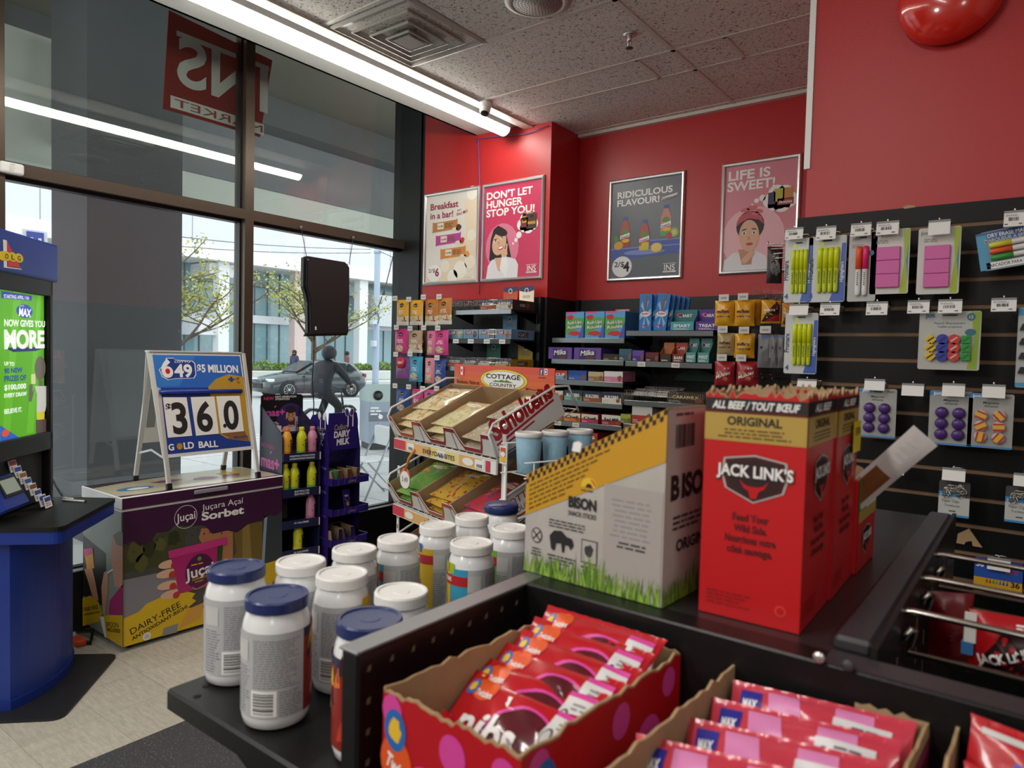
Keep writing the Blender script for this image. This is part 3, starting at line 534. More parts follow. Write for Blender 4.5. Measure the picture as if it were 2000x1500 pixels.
# ================================================================ lottery kiosk
KB = mat('1d3a94', .38, name='kiosk_blue', bump=.02, bs=200); KD = mat('121213', .45, name='kiosk_black')
KM = axes((-3.732, 1.078, 0), (-.71, .70, 0)); t = T('lottery_kiosk', 'blue and black self-serve lottery kiosk with a lit green screen', 'lottery kiosk', M=KM)
def rpoly(pts, r, n=5):
    out = []; N = len(pts)
    for i, p in enumerate(pts):
        p = V(p); a = (V(pts[i-1])-p); b = (V(pts[(i+1) % N])-p); rr = r[i] if isinstance(r, (list, tuple)) else r
        if rr <= 0: out.append(tuple(p)); continue
        A = p+a.normalized()*rr; B = p+b.normalized()*rr
        for k in range(n+1): q = k/n; out.append(tuple(A*(1-q)**2+p*2*q*(1-q)+B*q*q))
    return out
MB().prism(rpoly([(-.22, -.38), (.44, -.35), (.46, .1), (-.22, .1)], [.06, .05, .02, .02]), (0, 0, .012), mat('1d1e20', .5)).build('base_plate', t)
arc = [(-.13+.561*i/14, -.128-.075*math.sin(math.pi*i/14)**.8) for i in range(15)]
body = [(-.13, .1)]+arc+[(.433, .1)]
MB().prism(body, (0, 0, .735), KB, MX.Translation((0, 0, .055))).build('body', t)
MB().prism([((x-.15)*1.02+.15, y*1.03) for x, y in body], (0, 0, .043), mat('18348a', .4), MX.Translation((0, 0, .012))).build('plinth', t)
ct = rpoly([(-.19, -.365), (.43, -.345), (.46, -.14), (.46, .06), (-.19, .06)], [.05, .03, .02, .01, .01])
MB().prism([((x-.13)*.985+.13, (y+.15)*.985-.15) for x, y in ct], (0, 0, .055), KB, MX.Translation((0, 0, .765))).build('apron', t)
k = MB(); k.prism(ct, (0, 0, .02), KD, MX.Translation((0, 0, .82))); k.box((0.08, -.16, .8398), (.2, -.145, .8404), BK); k.build('counter_top', t)
u = MB(); u.box((-.13, -.045, .84), (-.11, .1, 1.95), KD, .004); u.box((.378, -.05, .84), (.412, .1, 1.95), KD, .006); u.box((-.13, -.05, 1.87), (.41, .1, 1.95), KD, .004); u.box((-.13, -.05, 1.10), (.41, .1, 1.19), KD, .004); u.box((-.12, .0, .84), (.37, .1, 1.94), KD); u.build('cabinet', t)
h = MB(); h.box((-.135, -.06, 1.945), (.446, .1, 2.135), KB, .012, seg=3); h.build('header', t)
h = MB(); f = Fr(h, tuple(KM @ V((0, -.0605, 0))), (-.71, .70, 0), (0, 0, 1)); z = ZM(0, 440, 5)
RD = mat('d9252b', .35); f.poly(f.Q([(28, 138), (66, 148), (68, 405), (210, 425), (212, 434), (36, 412)], z), WH, 1); f.poly(f.Q([(66, 152), (200, 415), (74, 400)], z), RD, 2)
for c_, x in (((25, 300), 0), ((60, 300), 'O'), ((122, 310), 'L'), ((182, 320), 'G')):
    a = f.q(*z(*c_)); f.ell(a[0], a[1], .035, .021, mat('f1d21c'), 3+c_[0]*.004, 16)
    if x: f.text(x, a[0], a[1]-.011, .022, mat('5a4a10'), 6, .026)
h.wb('header_emblem', t)
s = MB(); f = Fr(s, tuple(KM @ V((0, -.03, 0))), (-.71, .70, 0), (0, 0, 1)); z = ZM(0, 420, 3.5714); y = ZM(0, 700, 4.1667)
f.poly([(-.11, 1.19), (.362, 1.19), (.362, 1.88), (-.11, 1.88)], scr('5fb51e'), 0)
for a, b, c_, d in (((0, 1.2), (.1, 1.88), (.16, 1.88), (.06, 1.2)), ((.2, 1.2), (.3, 1.88), (.34, 1.88), (.26, 1.2))): f.poly([a, d, c_, b], scr('6cc22a'), 1)
f.poly(f.Q([(8, 530), (222, 563), (218, 598), (8, 580)], z), scr('2a4fae'), 2); f.tp('STARTING APRIL 11th', (25, 578), (200, 590), (25, 552), scr('ffffff'), 3, z, .02)
q = f.q(*z(170, 670)); f.ell(q[0], q[1], .07, .032, scr('2a4fb0'), 2); f.tp('MAX', (128, 700), (215, 712), (128, 645), scr('ffffff'), 4, z, .04, .1); f.tp('LOTTO', (130, 640), (165, 640), (130, 628), scr('dff0d0'), 4, z)
f.tp('NOW GIVES YOU', (28, 774), (312, 782), (28, 726), scr('ffffff'), 3, z, .03)
f.poly(f.Q([(28, 925), (312, 922), (250, 948), (90, 955)], z), scr('16296a'), 2); f.tp('MORE', (28, 928), (308, 922), (28, 800), scr('ffffff'), 4, z, .045)
for tt, a, b, c_, cc in (('UP TO', (28, 1048), (98, 1052), (28, 1022), 'ffffff'), ('90 NEW', (28, 1105), (155, 1095), (28, 1070), '1f4a9a'), ('PRIZES OF', (28, 1160), (180, 1150), (28, 1122), '1f4a9a'), ('$100,000', (28, 1222), (180, 1208), (28, 1185), 'ffffff'), ('EVERY DRAW', (28, 1275), (185, 1258), (28, 1246), 'ffffff'), ('BELIEVE IT.', (28, 1388), (152, 1370), (28, 1355), 'ffffff')): f.tp(tt, a, b, c_, scr(cc), 3, z, .03)
f.poly(f.Q([(0, 545), (172, 655), (0, 690)], y), scr('2c62c8'), 2); q = f.q(*y(42, 608)); f.ell(q[0], q[1], .03, .017, scr('e0573a'), 3)
g1 = scr('6a655a'); q = f.q(*y(325, 80)); f.ell(q[0], q[1], .05, .06, g1, 3, 20); f.poly(f.Q([(315, 180), (345, 180), (345, 225), (315, 225)], y), g1, 3); f.poly(f.Q([(280, 225), (375, 225), (385, 300), (365, 430), (295, 440), (298, 290)], y), scr('cfcfc8'), 4)
f.poly(f.Q([(295, 440), (360, 430), (358, 495), (298, 500)], y), scr('d8cc3a'), 4); f.poly(f.Q([(290, 500), (385, 490), (385, 610), (290, 618)], y), scr('584a44'), 3); f.poly(f.Q([(280, 235), (255, 350), (232, 350), (235, 220), (262, 200), (262, 280)], y), g1, 4); f.poly(f.Q([(250, 130), (282, 125), (285, 205), (252, 210)], y), scr('e0d8a8'), 5)
s.wb('screen', t)
f0 = MB(); q = ony(0, 0, 1)
v = MB(); v.box((-.10, -.02, .85), (.36, .0, 1.10), mat('1a1a1b', .6)); v.build('recess_panel', t)
c = MB(); TM = MX.Translation((-.03, -.06, .93)) @ MX.Rotation(math.radians(-28), 4, 'X'); c.box((-.13, -.05, -.06), (.07, .01, .1), KB, .01, TM); c.build('scanner_housing', t)
c = MB(); c.box((-.09, -.056, .0), (.055, -.05, .09), KD, 0, TM); c.box((-.075, -.057, .012), (.04, -.0555, .078), emit('7d8478', .5, 'small_scanner_screen'), 0, TM); c.build('scanner_screen', t)
for i in range(8):
    b = MB(); x = .075+.015*i; zz = 1.055-.03*i; w = .06; b.box((-w/2, -.004, 0), (w/2, 0, .055), WH); f = Fr(b, (0, -.0042, 0)); cc = ['b8323a', '2a4a9a', '9a6a30', '2c5aa8', '884a30', '2a4488', '2c4aa0', '243f8a'][i]
    f.rect(-w/2+.004, .03, w-.008, .02, mat(cc), 1); f.fine(-w/2+.006, .008, w-.012, .018, GRY, 2, 1); o = b.build('play_slip', M=KM @ MX.Translation((x+.01, -.035-.014*i, zz-.02 if i < 7 else .845)) @ MX.Rotation(-.25, 4, 'X'))
    tag(o, ['red headed', 'blue headed', 'ochre headed', 'bright blue headed', 'rust headed', 'navy headed', 'royal blue headed', 'deep navy headed'][i]+' lottery slip, number %s from the top in the kiosk rack' % ('one two three four five six seven eight'.split()[i]), 'lottery slip', 'lottery slips in the kiosk rack')
t = T('tethered_pen', 'white pen on a coiled black cord lying on the kiosk counter', 'pen', onz(125, 975, .841)); p0 = onz(122, 976, .846); p1 = onz(166, 979, .846)
b = MB(); b.cyl(p0, p1, .005, WHP, 8); b.cyl(p1, p1+(p1-p0)*.1, .005, BK, 8, .001); b.cyl(onz(122, 972, .85), onz(143, 974, .85), .004, WHP, 8); b.wb('barrel', t)
a = KM @ V((.415, -.0, 1.035)); b = MB(); n = 160; e = onz(123, 970, .85); pts = [a.lerp(e, i/n)+V((.006*math.cos(i*1.1), .006*math.sin(i*1.1), -.01*math.sin(math.pi*i/n))) for i in range(n+1)]; b.tube(pts, .0016, BK, 4); b.wb('coil_cord', t)
# ================================================================ chest freezer
FX = -3.82; FY0, FY1 = 1.66, 2.635; FT = .832
t = T('chest_freezer', 'white chest freezer wrapped in purple and yellow sorbet advertising', 'freezer', (-4.065, 2.15, 0))
PUR = mat('43203f', .3, name='purple_wrap'); YW = mat('dcb716', .35, name='yellow_wrap'); b = MB(); b.box((-4.3, FY0, .045), (FX, FY1, .755), mat('55565a', .35))
f = Fr(b, (FX, 0, 0), (0, 1, 0), (0, 0, 1), .0006); z = ZM(100, 880, 3.75)
f.poly([(FY0, .045), (FY1, .045), (FY1, .755), (FY0, .755)], mat('4b4d46', .35), .5)
f.poly(f.Q([(527, 700), (700, 640), (980, 560), (980, 760), (860, 830), (527, 900)], z), mat('474a2b', .35), 1); f.poly(f.Q([(527, 950), (900, 870), (940, 1060), (640, 1180), (527, 1230)], z), mat('85838b', .35), 1.2)
for i, (x, yy, r) in enumerate(((620, 740, 70), (720, 720, 60), (800, 690, 50), (900, 640, 55), (660, 820, 60))): q = f.q(*z(x, yy)); f.blob(q[0], q[1], r*.0006, r*.0008, mat(('5d5c31', '33371f')[i % 2], .4), 1.5, seed=i)
f.poly(f.Q([(1100, 570), (1330, 560), (1330, 840), (1280, 830), (1150, 760), (1080, 640)], z), mat('b07650', .35), 2); f.poly(f.Q([(1330, 540), (1545, 520), (1550, 850), (1300, 850), (1355, 740)], z), mat('75602c', .35), 2.2); f.poly(f.Q([(1400, 540), (1450, 530), (1470, 850), (1400, 850)], z), mat('8f7940', .35), 2.4); f.poly(f.Q([(1545, 500), (1690, 430), (1690, 960), (1550, 850)], z), mat('3c4248', .35), 2)
f.poly(f.Q([(1560, 480), (1582, 480), (1560, 830), (1540, 830)], z), mat('8fa0b8', .35), 3); f.ell(*f.q(*z(1277, 825)), .02, .03, mat('c9a890', .35), 2.6, 14)
f.poly(f.Q([(527, 432), (1690, 240), (1690, 440), (1640, 480), (1600, 470), (1540, 510), (1440, 540), (1360, 600), (1290, 585), (1180, 610), (1120, 545), (980, 550), (900, 545), (860, 590), (770, 600), (730, 660), (650, 698), (600, 660), (527, 688)], z), PUR, 3)
for i in range(26): q = f.q(*z(560+i*43, 720-i*8.5+R.uniform(-40, 30))); f.ell(q[0], q[1], .002+.004*R.random(), .003+.004*R.random(), PUR, 3.2, 7)
f.poly(f.Q([(527, 1230), (640, 1180), (700, 1120), (820, 1065), (985, 1030), (1055, 1045), (1030, 1080), (1060, 1100), (1000, 1150), (1165, 1150), (1165, 1255), (900, 1330), (527, 1440)], z), YW, 3.5); f.poly(f.Q([(1165, 1150), (1300, 1090), (1560, 830), (1690, 790), (1690, 1120), (1165, 1255)], z), YW, 3.5); f.poly(f.Q([(1000, 1160), (1120, 1110), (1090, 1230), (930, 1310)], z), mat('d8a040', .35), 3.7); f.poly(f.Q([(820, 1300), (930, 1265), (920, 1330), (810, 1360)], z), mat('8e8b8c', .35), 3.7)
MG = mat('b1286d', .3)
for x, yy in ((865, 830), (850, 900), (855, 985), (880, 1050)): q = f.q(*z(x, yy)); f.ell(q[0], q[1], .062, .024, mat('e0b59a', .35), 4, 16); q = f.q(*z(x+35, yy+8)); f.ell(q[0], q[1], .02, .02, mat('c0382e', .35), 4.5, 12)
f.poly(f.Q([(870, 770), (1245, 680), (1235, 960), (1180, 985), (930, 1050), (905, 900)], z), MG, 5); f.poly(f.Q([(855, 735), (1285, 632), (1290, 685), (1225, 700), (860, 790)], z), mat('c9387f', .3), 6); f.poly(f.Q([(1215, 700), (1255, 690), (1245, 830), (1212, 845)], z), mat('2f4a28', .3), 6)
q = f.q(*z(1085, 880)); f.ell(q[0], q[1], .085, .1, mat('571a4a', .3), 6, 28); f.tp('Juçai', (980, 950), (1190, 880), (978, 870), WH, 8, z, .02); f.tp('JUÇARA AÇAÍ', (1030, 955), (1140, 920), (1030, 940), YEL, 8, z, .01); f.tp('SORBET', (1050, 970), (1115, 950), (1050, 958), YEL, 8, z, .01); q = f.q(*z(1085, 790)); f.blob(q[0], q[1], .012, .014, GRN, 7, j=.4, seed=3); f.fine(q[0]-.05, q[1]-.035, .1, .012, YEL, 1, 7); f.line([f.q(*z(x, y_)) for x, y_ in ((1030, 1000), (1060, 1015), (1120, 985), (1195, 925))], .004, mat('d8a86a'), 8)
q = f.q(*z(985, 485)); r = abs(f.q(*z(900, 485))[0]-q[0])
for i in range(40):
    a, c_ = 2*math.pi*i/40, 2*math.pi*(i+1)/40; f.poly([(q[0]+r*k_*math.cos(t_), q[1]+r*k_*math.sin(t_)) for k_, t_ in ((1, a), (1, c_), (.965, c_), (.965, a))], WH, 4)
f.tp('Juçai', (915, 525), (1055, 495), (915, 465), WH, 4, z, .01); f.tp('Juçara Açaí', (1103, 440), (1405, 383), (1102, 395), WH, 4, z, 0); f.tp('Sorbet', (1100, 512), (1410, 458), (1099, 455), WH, 4, z, .035)
f.tp('DAIRY-FREE', (585, 1350), (950, 1140), (575, 1305), INK, 5, z, 0); f.tp('ANTIOXIDANT-RICH!', (592, 1392), (998, 1150), (588, 1366), INK, 5, z, .02); q = f.q(*z(699, 1360)); f.ell(q[0], q[1], .022, .022, WHP, 5); f.ell(q[0], q[1], .014, .014, LGR, 6)
g = Fr(b, (0, FY0, 0), (1, 0, 0), (0, 0, 1), .0006); g.poly([(-4.3, .045), (FX, .045), (FX, .755), (-4.3, .755)], mat('8d9488', .35), .5); g.poly([(-4.3, .2), (-4.0, .2), (-4.0, .5), (-4.3, .55)], mat('24261f', .4), 1)
g.poly(g.Q([(440, 720), (450, 640), (500, 600), (525, 640), (525, 1000), (470, 1000), (450, 870)], z), SKIN2, 2); g.poly(g.Q([(455, 620), (500, 590), (527, 600), (527, 700), (480, 690)], z), mat('6d6048', .4), 3); g.poly(g.Q([(430, 1100), (525, 980), (525, 1210), (420, 1200)], z), mat('a8326e', .35), 2); g.poly(g.Q([(370, 1000), (390, 890), (415, 880), (420, 1000), (400, 1200), (380, 1200)], z), SKIN2, 3); g.poly(g.Q([(245, 870), (300, 850), (325, 960), (350, 1100), (310, 1090), (270, 950)], z), SKIN2, 3); g.poly(g.Q([(240, 720), (305, 712), (312, 745), (245, 780)], z), mat('d84a80'), 4); g.poly(g.Q([(250, 775), (308, 745), (320, 860), (265, 870)], z), mat('e09a30'), 4); g.line([g.q(*z(*p)) for p in ((415, 895), (455, 870))], .008, WH, 5)
g.poly(g.Q([(232, 1085), (290, 1060), (350, 1110), (375, 1190), (360, 1250), (235, 1285)], z), YW, 4); g.poly(g.Q([(390, 1205), (527, 1205), (527, 1440), (410, 1370)], z), YW, 4); g.poly(g.Q([(360, 1215), (390, 1215), (410, 1370), (395, 1365)], z), WH, 5); g.tp('DAIRY-FREE', (245, 1178), (350, 1160), (245, 1145), INK, 6, z, 0); g.tp('ANTIOXIDANT-RICH', (245, 1208), (362, 1188), (245, 1192), INK, 6, z, .01); g.tp('SPOON', (408, 1290), (498, 1295), (408, 1252), INK, 6, z, 0); g.tp('INCLUDED!', (415, 1322), (512, 1335), (415, 1295), INK, 6, z, .02)
b.wb('cabinet', t)
MB().box((-4.3, FY0-.002, .755), (FX+.002, FY1+.002, .765), WHP).wb('seal', t)
l = MB(); l.box((-4.31, FY0-.005, .767), (FX+.006, FY1+.005, FT), WHP, .004); f = Fr(l, (FX+.006, 0, 0), (0, 1, 0)); f.rect(FY0, .769, FY1-FY0, .058, PUR, .6)
g = Fr(l, (0, 0, FT), (0, 1, 0), (-1, 0, 0)); g.rect(FY0, 3.83, .97, .47, mat('d9cfae', .18), .6); g.poly([(1.66, 3.83), (2.63, 3.83), (2.63, 3.86), (2.3, 3.85), (2.0, 3.875), (1.8, 3.85), (1.66, 3.87)], PUR, 1); g.poly([(1.66, 4.3), (1.66, 4.18), (1.8, 4.22), (1.95, 4.25), (2.2, 4.28), (2.3, 4.3)], PUR, 1)
g.ell(1.82, 4.02, .1, .055, mat('4f8fc9', .25), 1.5, 24); g.ell(1.83, 4.01, .06, .03, WH, 2, 16); g.blob(2.25, 4.06, .08, .05, MG, 1.4, seed=4); g.blob(2.05, 4.12, .09, .035, mat('8a3a6a', .25), 1.4, seed=9); g.blob(2.45, 4.12, .1, .06, YW, 1.2, seed=8); g.blob(2.42, 4.05, .06, .04, MG, 1.6, seed=11); l.wb('lid', t)
h = MB(); h.box((FX+.004, f.q(*z(1045, 300))[0], .795), (FX+.016, f.q(*z(1290, 270))[0], .818), mat('a9a9b0', .3, .3), .005, seg=2); h.wb('lid_handle', t)
for x in (-4.2, FX-.05):
    for y_ in (FY0+.06, FY1-.06): MB().cyl((x-.012, y_, .025), (x+.012, y_, .025), .024, BK, 12).wb('castor', t)
c = MB(); c.tube([(-4.25, 1.5, .02), (-4.15, 1.56, .012), (-4.05, 1.6, .012), (-4.12, 1.64, .05), (-4.27, 1.62, .012)], .012, BK, 8); tag(c.build('extension_cord'), 'black cord lying on the floor behind the kiosk beside the freezer', 'cord')
c = MB(); c.box((-4.16, 1.535, 0), (-4.06, 1.59, .035), mat('e0562a', .4), .008, MX.Identity(4)); tag(c.build('orange_plug'), 'orange plug block on the floor between kiosk and freezer', 'plug')
# ================================================================ lottery A-frame sign
t = T('sandwich_board', 'white A-frame lottery sign showing 36.0 standing on the freezer lid', 'sign', (-4.05, 2.2, FT)); z = ZM(230, 670, 5)
F0, F1 = V((-3.86, 1.932, FT)), V((-3.86, 2.49, FT)); B0, B1 = V((-4.265, 1.93, FT)), V((-4.265, 2.49, FT)); TL = onx(288, 687, -4.05); TR = onx(469, 690, -4.05); zt = (TL.z+TR.z)/2; yL, yR = TL.y, TR.y
AW = mat('d4d3d0', .35, .3, name='anodised_leg')
def leg(a, b, nm):
    m = MB(); d = b-a; q = axes(a, (0, 1, 0), d); L = d.length; m.box((-.012, -.009, .03), (.012, .009, L), AW, .002, q); o = m.wb(nm, t)
    c_ = MB(); c_.box((-.015, -.012, 0), (.015, .012, .035), BK, .003, q); M0 = c_.wb('rubber_foot', o); return o
FT0, FT1 = V((-4.045, yL+.012, zt)), V((-4.045, yR-.012, zt)); leg(F0, FT0, 'leg'); leg(F1, FT1, 'leg'); BT0, BT1 = FT0+V((-.025, 0, 0)), FT1+V((-.025, 0, 0)); leg(B0, BT0, 'leg'); leg(B1, BT1, 'leg')
d = (FT0-F0); vdir = V((d.x, 0, d.z)).normalized(); nrm = V((0, 1, 0)).cross(vdir)
p = MB(); f = Fr(p, F0+nrm*.008, (0, 1, 0), vdir, .0006); c4 = f.Q([(470, 1090), (1300, 1005), (1190, 128), (338, 115)], z); o4 = f.Q([(445, 1125), (1330, 1035), (1195, 98), (285, 78)], z)
p.prism([f.P(x, y, 0)-nrm*.012 for x, y in o4], nrm*.012, mat('d9d8d4', .4)); NB = mat('24408f', .3); f.poly(c4, NB, 1)
f.poly(f.Q([(338, 115), (1190, 128), (1215, 430), (400, 440)], z), mat('2f6ac0', .3), 2); f.poly(f.Q([(338, 115), (760, 120), (600, 420), (380, 430)], z), mat('3a7fd0', .3), 2.2)
G = mat('c79f3a', .3, .2); pts = [(1225, 330), (1290, 960), (1180, 950), (1060, 930), (990, 885), (960, 700), (880, 430), (960, 350), (1080, 305)]; f.poly(f.Q(pts, z), G, 2.6); f.poly(f.Q([(1000, 880), (1240, 860), (1280, 955), (1120, 945)], z), mat('8a5f38', .3), 3)
lg = [(400, 260), (455, 200), (470, 145), (540, 145), (560, 165), (730, 175), (755, 200), (765, 310), (745, 345), (560, 350), (490, 362), (430, 330)]; f.poly(f.Q(lg, z), WH, 3); cx, cy = 585, 255; f.poly(f.Q([(cx+(x-cx)*.95, cy+(y_-cy)*.94) for x, y_ in lg], z), NB, 4)
f.tp('6', (432, 330), (545, 325), (470, 165), WH, 5, z, .05); q = f.q(*z(485, 276)); f.ell(q[0], q[1], .014, .016, RD, 7); f.tp('49', (555, 328), (730, 330), (555, 205), WH, 5, z, .035); f.tp('LOTTO', (555, 193), (708, 192), (555, 175), WH, 5, z, .02); f.tp('$5 MILLION', (775, 283), (1175, 290), (772, 208), WH, 5, z, .035); f.tp('+', (1080, 385), (1140, 385), (1080, 325), NB, 5, z, .06); f.tp('UP', (1150, 360), (1185, 360), (1150, 338), INK, 5, z); f.tp('TO', (1160, 395), (1192, 395), (1160, 372), INK, 5, z)
f.tp('G', (495, 1050), (550, 1046), (495, 988), WH, 5, z, .03); q = f.q(*z(602, 1010)); f.ell(q[0], q[1], .017, .019, G, 5); f.tp('LD', (645, 1036), (745, 1026), (642, 972), WH, 5, z, .03); f.tp('BALL', (790, 1024), (980, 1012), (785, 962), WH, 5, z, .03); f.tp('MILLION', (1135, 930), (1270, 920), (1135, 910), NB, 5, z)
p.wb('front_panel', t)
for qd, tx in (([(440, 530), (672, 530), (728, 905), (490, 925)], (('$', (468, 655), (520, 655), (468, 590)), ('3', (545, 880), (690, 870), (530, 580)))), ([(712, 528), (942, 522), (988, 885), (765, 905)], (('6', (780, 855), (935, 850), (770, 570)),)), ([(962, 520), (1190, 515), (1232, 860), (1010, 882)], (('0', (1045, 835), (1190, 830), (1035, 560)),))):
    c_ = MB(); g = Fr(c_, f.o+nrm*.0035, (0, 1, 0), vdir, .0005); pts = g.Q(qd, z); c_.prism([g.P(x, y_, 0)-nrm*.0008 for x, y_ in pts], nrm*.0008, mat('eeece6', .4))
    for a in tx: g.tp(a[0], a[1], a[2], a[3], INK, 2, z, .03)
    if len(tx) == 1 and tx[0][0] == '0': a = g.q(*z(1045, 808)); g.ell(a[0], a[1], .011, .0125, INK, 2)
    c_.wb('number_card', t)
r = MB(); q0, q1 = f.q(*z(402, 480)), f.q(*z(1203, 470)); r.tube([f.P(q0[0], q0[1], 12), f.P(q1[0], q1[1], 12)], .013, mat('2440a0', .15), 10); r.wb('card_rail', t)
bd = (BT0-B0); bv = V((bd.x, 0, bd.z)).normalized(); bn = V((0, 1, 0)).cross(bv); w_ = MB(); H = bd.length; w_.prism([B0+bv*(H*.3)+V((0, .0, 0)), B1+bv*(H*.3), B1+bv*H+V((0, yR-2.49, 0)), B0+bv*H+V((0, yL-1.93, 0))], bn*.006, mat('e2e1de', .4)); o = w_.wb('back_panel', t)
w_ = MB(); g = Fr(w_, B0-bn*-.0065, (0, 1, 0), bv, .0005); g.rect(.02, H*.42, .05, H*.3, GRY, 1); w_.wb('back_sticker', o)
for y_, a in ((F0.y-.005, 0), (F1.y+.005, 1)):
    m = MB(); A = F0.lerp(FT0, .22); B = B0.lerp(BT0, .22); mid = (A+B)/2+V((0, 0, .035)); 
    for s_, e in ((A, mid), (mid, B)): s_ = V((s_.x, y_, s_.z)); e = V((e.x, y_, e.z)); qq = axes(s_, e-s_, (0, 1, 0)); m.box((0, -.006, -.0015), ((e-s_).length, .006, .0015), AW, 0, qq)
    m.wb('hinge_brace', t)
MB().box((-4.085, yL, zt-.004), (-4.03, yR, zt+.008), AW, .003).wb('top_hinge', t)
# ================================================================ across the street
def skinned(P, E, rad, root, mats, pick, sub=1):
    """one continuous body grown round a skeleton: P points, E edges, rad radii; pick(p)->material"""
    me = bpy.data.meshes.new('s'); names = list(P); ix = {n: i for i, n in enumerate(names)}
    me.from_pydata([P[n] for n in names], [(ix[a], ix[b]) for a, b in E], []); o = bpy.data.objects.new('s', me); COL.objects.link(o)
    sk = o.modifiers.new('s', 'SKIN'); sk.use_smooth_shade = True
    for n in names:
        v = me.skin_vertices[0].data[ix[n]]; v.radius = (rad[n], rad[n]) if not isinstance(rad[n], tuple) else rad[n]; v.use_root = (n == root)
    ss = o.modifiers.new('b', 'SUBSURF'); ss.levels = sub; ss.render_levels = sub
    ev = o.evaluated_get(bpy.context.evaluated_depsgraph_get()); m2 = ev.to_mesh()
    mb = MB(); mb.add([v.co.copy() for v in m2.vertices], [list(p.vertices) for p in m2.polygons], [pick(p.center) for p in m2.polygons], True)
    ev.to_mesh_clear(); bpy.data.objects.remove(o); bpy.data.meshes.remove(me); return mb
GLB = mat('7fa0a8', .12, .0, name='blue_green_curtain_glass', spec=.8, var=.12, vs=.4)
def building():
    t = T('office_building', 'white concrete and glass building across the street', 'building', (-46, 30, -.1)); xf, xg = -43, -46
    zb = onx(420, 508, xf).z; zm1, zm0 = onx(420, 611, xg).z, onx(420, 627, xg).z; y0, y1 = onx(-150, 400, xg).y, onx(900, 600, xf).y+14
    yb = onx(748, 560, xf).y
    b = MB(); b.box((xf-14, y0, zb+.9), (xf, yb+30, 24), WPAN); b.box((xf-6, y0, zb), (xf+.15, yb+30, zb+.9), mat('e4e4e8', .7)); b.box((xf-5, y0, zb-.02), (xf, yb+30, zb), CONCL)
    b.build('upper_wall', t, tuple(-V(t.location)))
    j = MB()
    for i in range(14): y = y0+4.2*i; j.box((xf, y, zb+.9), (xf+.01, y+.05, 24), mat('9b9ca2', .8))
    for z in (zb+3.2, zb+3.35, zb+6.5): j.box((xf, y0, z), (xf+.01, yb+30, z+.04), mat('9b9ca2', .8))
    j.wb('panel_joints', t)
    g = MB(); g.box((xg-1, y0, -.1), (xg, yb+30, zb+.5), GLB); g.wb('curtain_glass', t)
    f = MB(); f.box((xg-.5, y0, zm0), (xg+.35, yb+30, zm1), WPAN); f.wb('floor_band', t)
    m = MB()
    for i in range(44): y = y0+1.05*i; m.box((xg, y, -.1), (xg+.08, y+.06, zb), mat('4b5a60', .4)); 
    m.box((xg, y0, zb-1.2), (xg+.06, yb+30, zb-1.1), mat('4b5a60', .4)); m.wb('mullions', t)
    for u, w in ((434, .38), (584, .5), (707, .42)):
        c = MB(); y = onx(u, 620, xf-.6).y; c.box((xf-1.1, y-w, -.1), (xf-.4, y+w, zb), mat('e2e2e4', .7) if u != 584 else mat('cdb9b4', .7)); c.wb('column', t)
    for q in ((385, 428, 621, 655), (406, 456, 512, 543)):
        c = MB(); A = onx(q[0], q[2], xf-.8); B = onx(q[1], q[3], xf-.8); c.box((xg, A.y, B.z), (xf-.6, B.y, A.z), WPAN); c.wb('beam_block', t)
    c = MB(); A = onx(735, 575, xf-.3); B = onx(792, 640, xf-.3); c.box((xg, A.y, B.z), (xf-.3, B.y+14, A.z), mat('c4c6c8', .7)); c.wb('loading_panel', t)
building()
def leafy(name, label, cat, base, spread, n, cols, leaf, group=None, trunk=None, seed=1):
    r = random.Random(seed); t = T(name, label, cat, base, 0, group); L = MB(); 
    for i in range(n):
        c, s = spread(r); q = MX.Translation(c) @ MX.Rotation(r.uniform(0, 6.3), 4, V((r.uniform(-1, 1), r.uniform(-1, 1), r.uniform(-1, 1)+.01))); k = leaf*r.uniform(.6, 1.3)
        L.add([(-k*.45, 0, 0), (0, -k*.2, .03*k), (k*.55, 0, 0), (0, k*.22, .03*k)], [(0, 1, 2, 3)], cols[r.randrange(len(cols))], False, q)
    return t, L
LV = [mat(c, .6) for c in ('a3a83a', 'b8b85a', '8f9a3c', 'c4bf74', '7d8a34')]
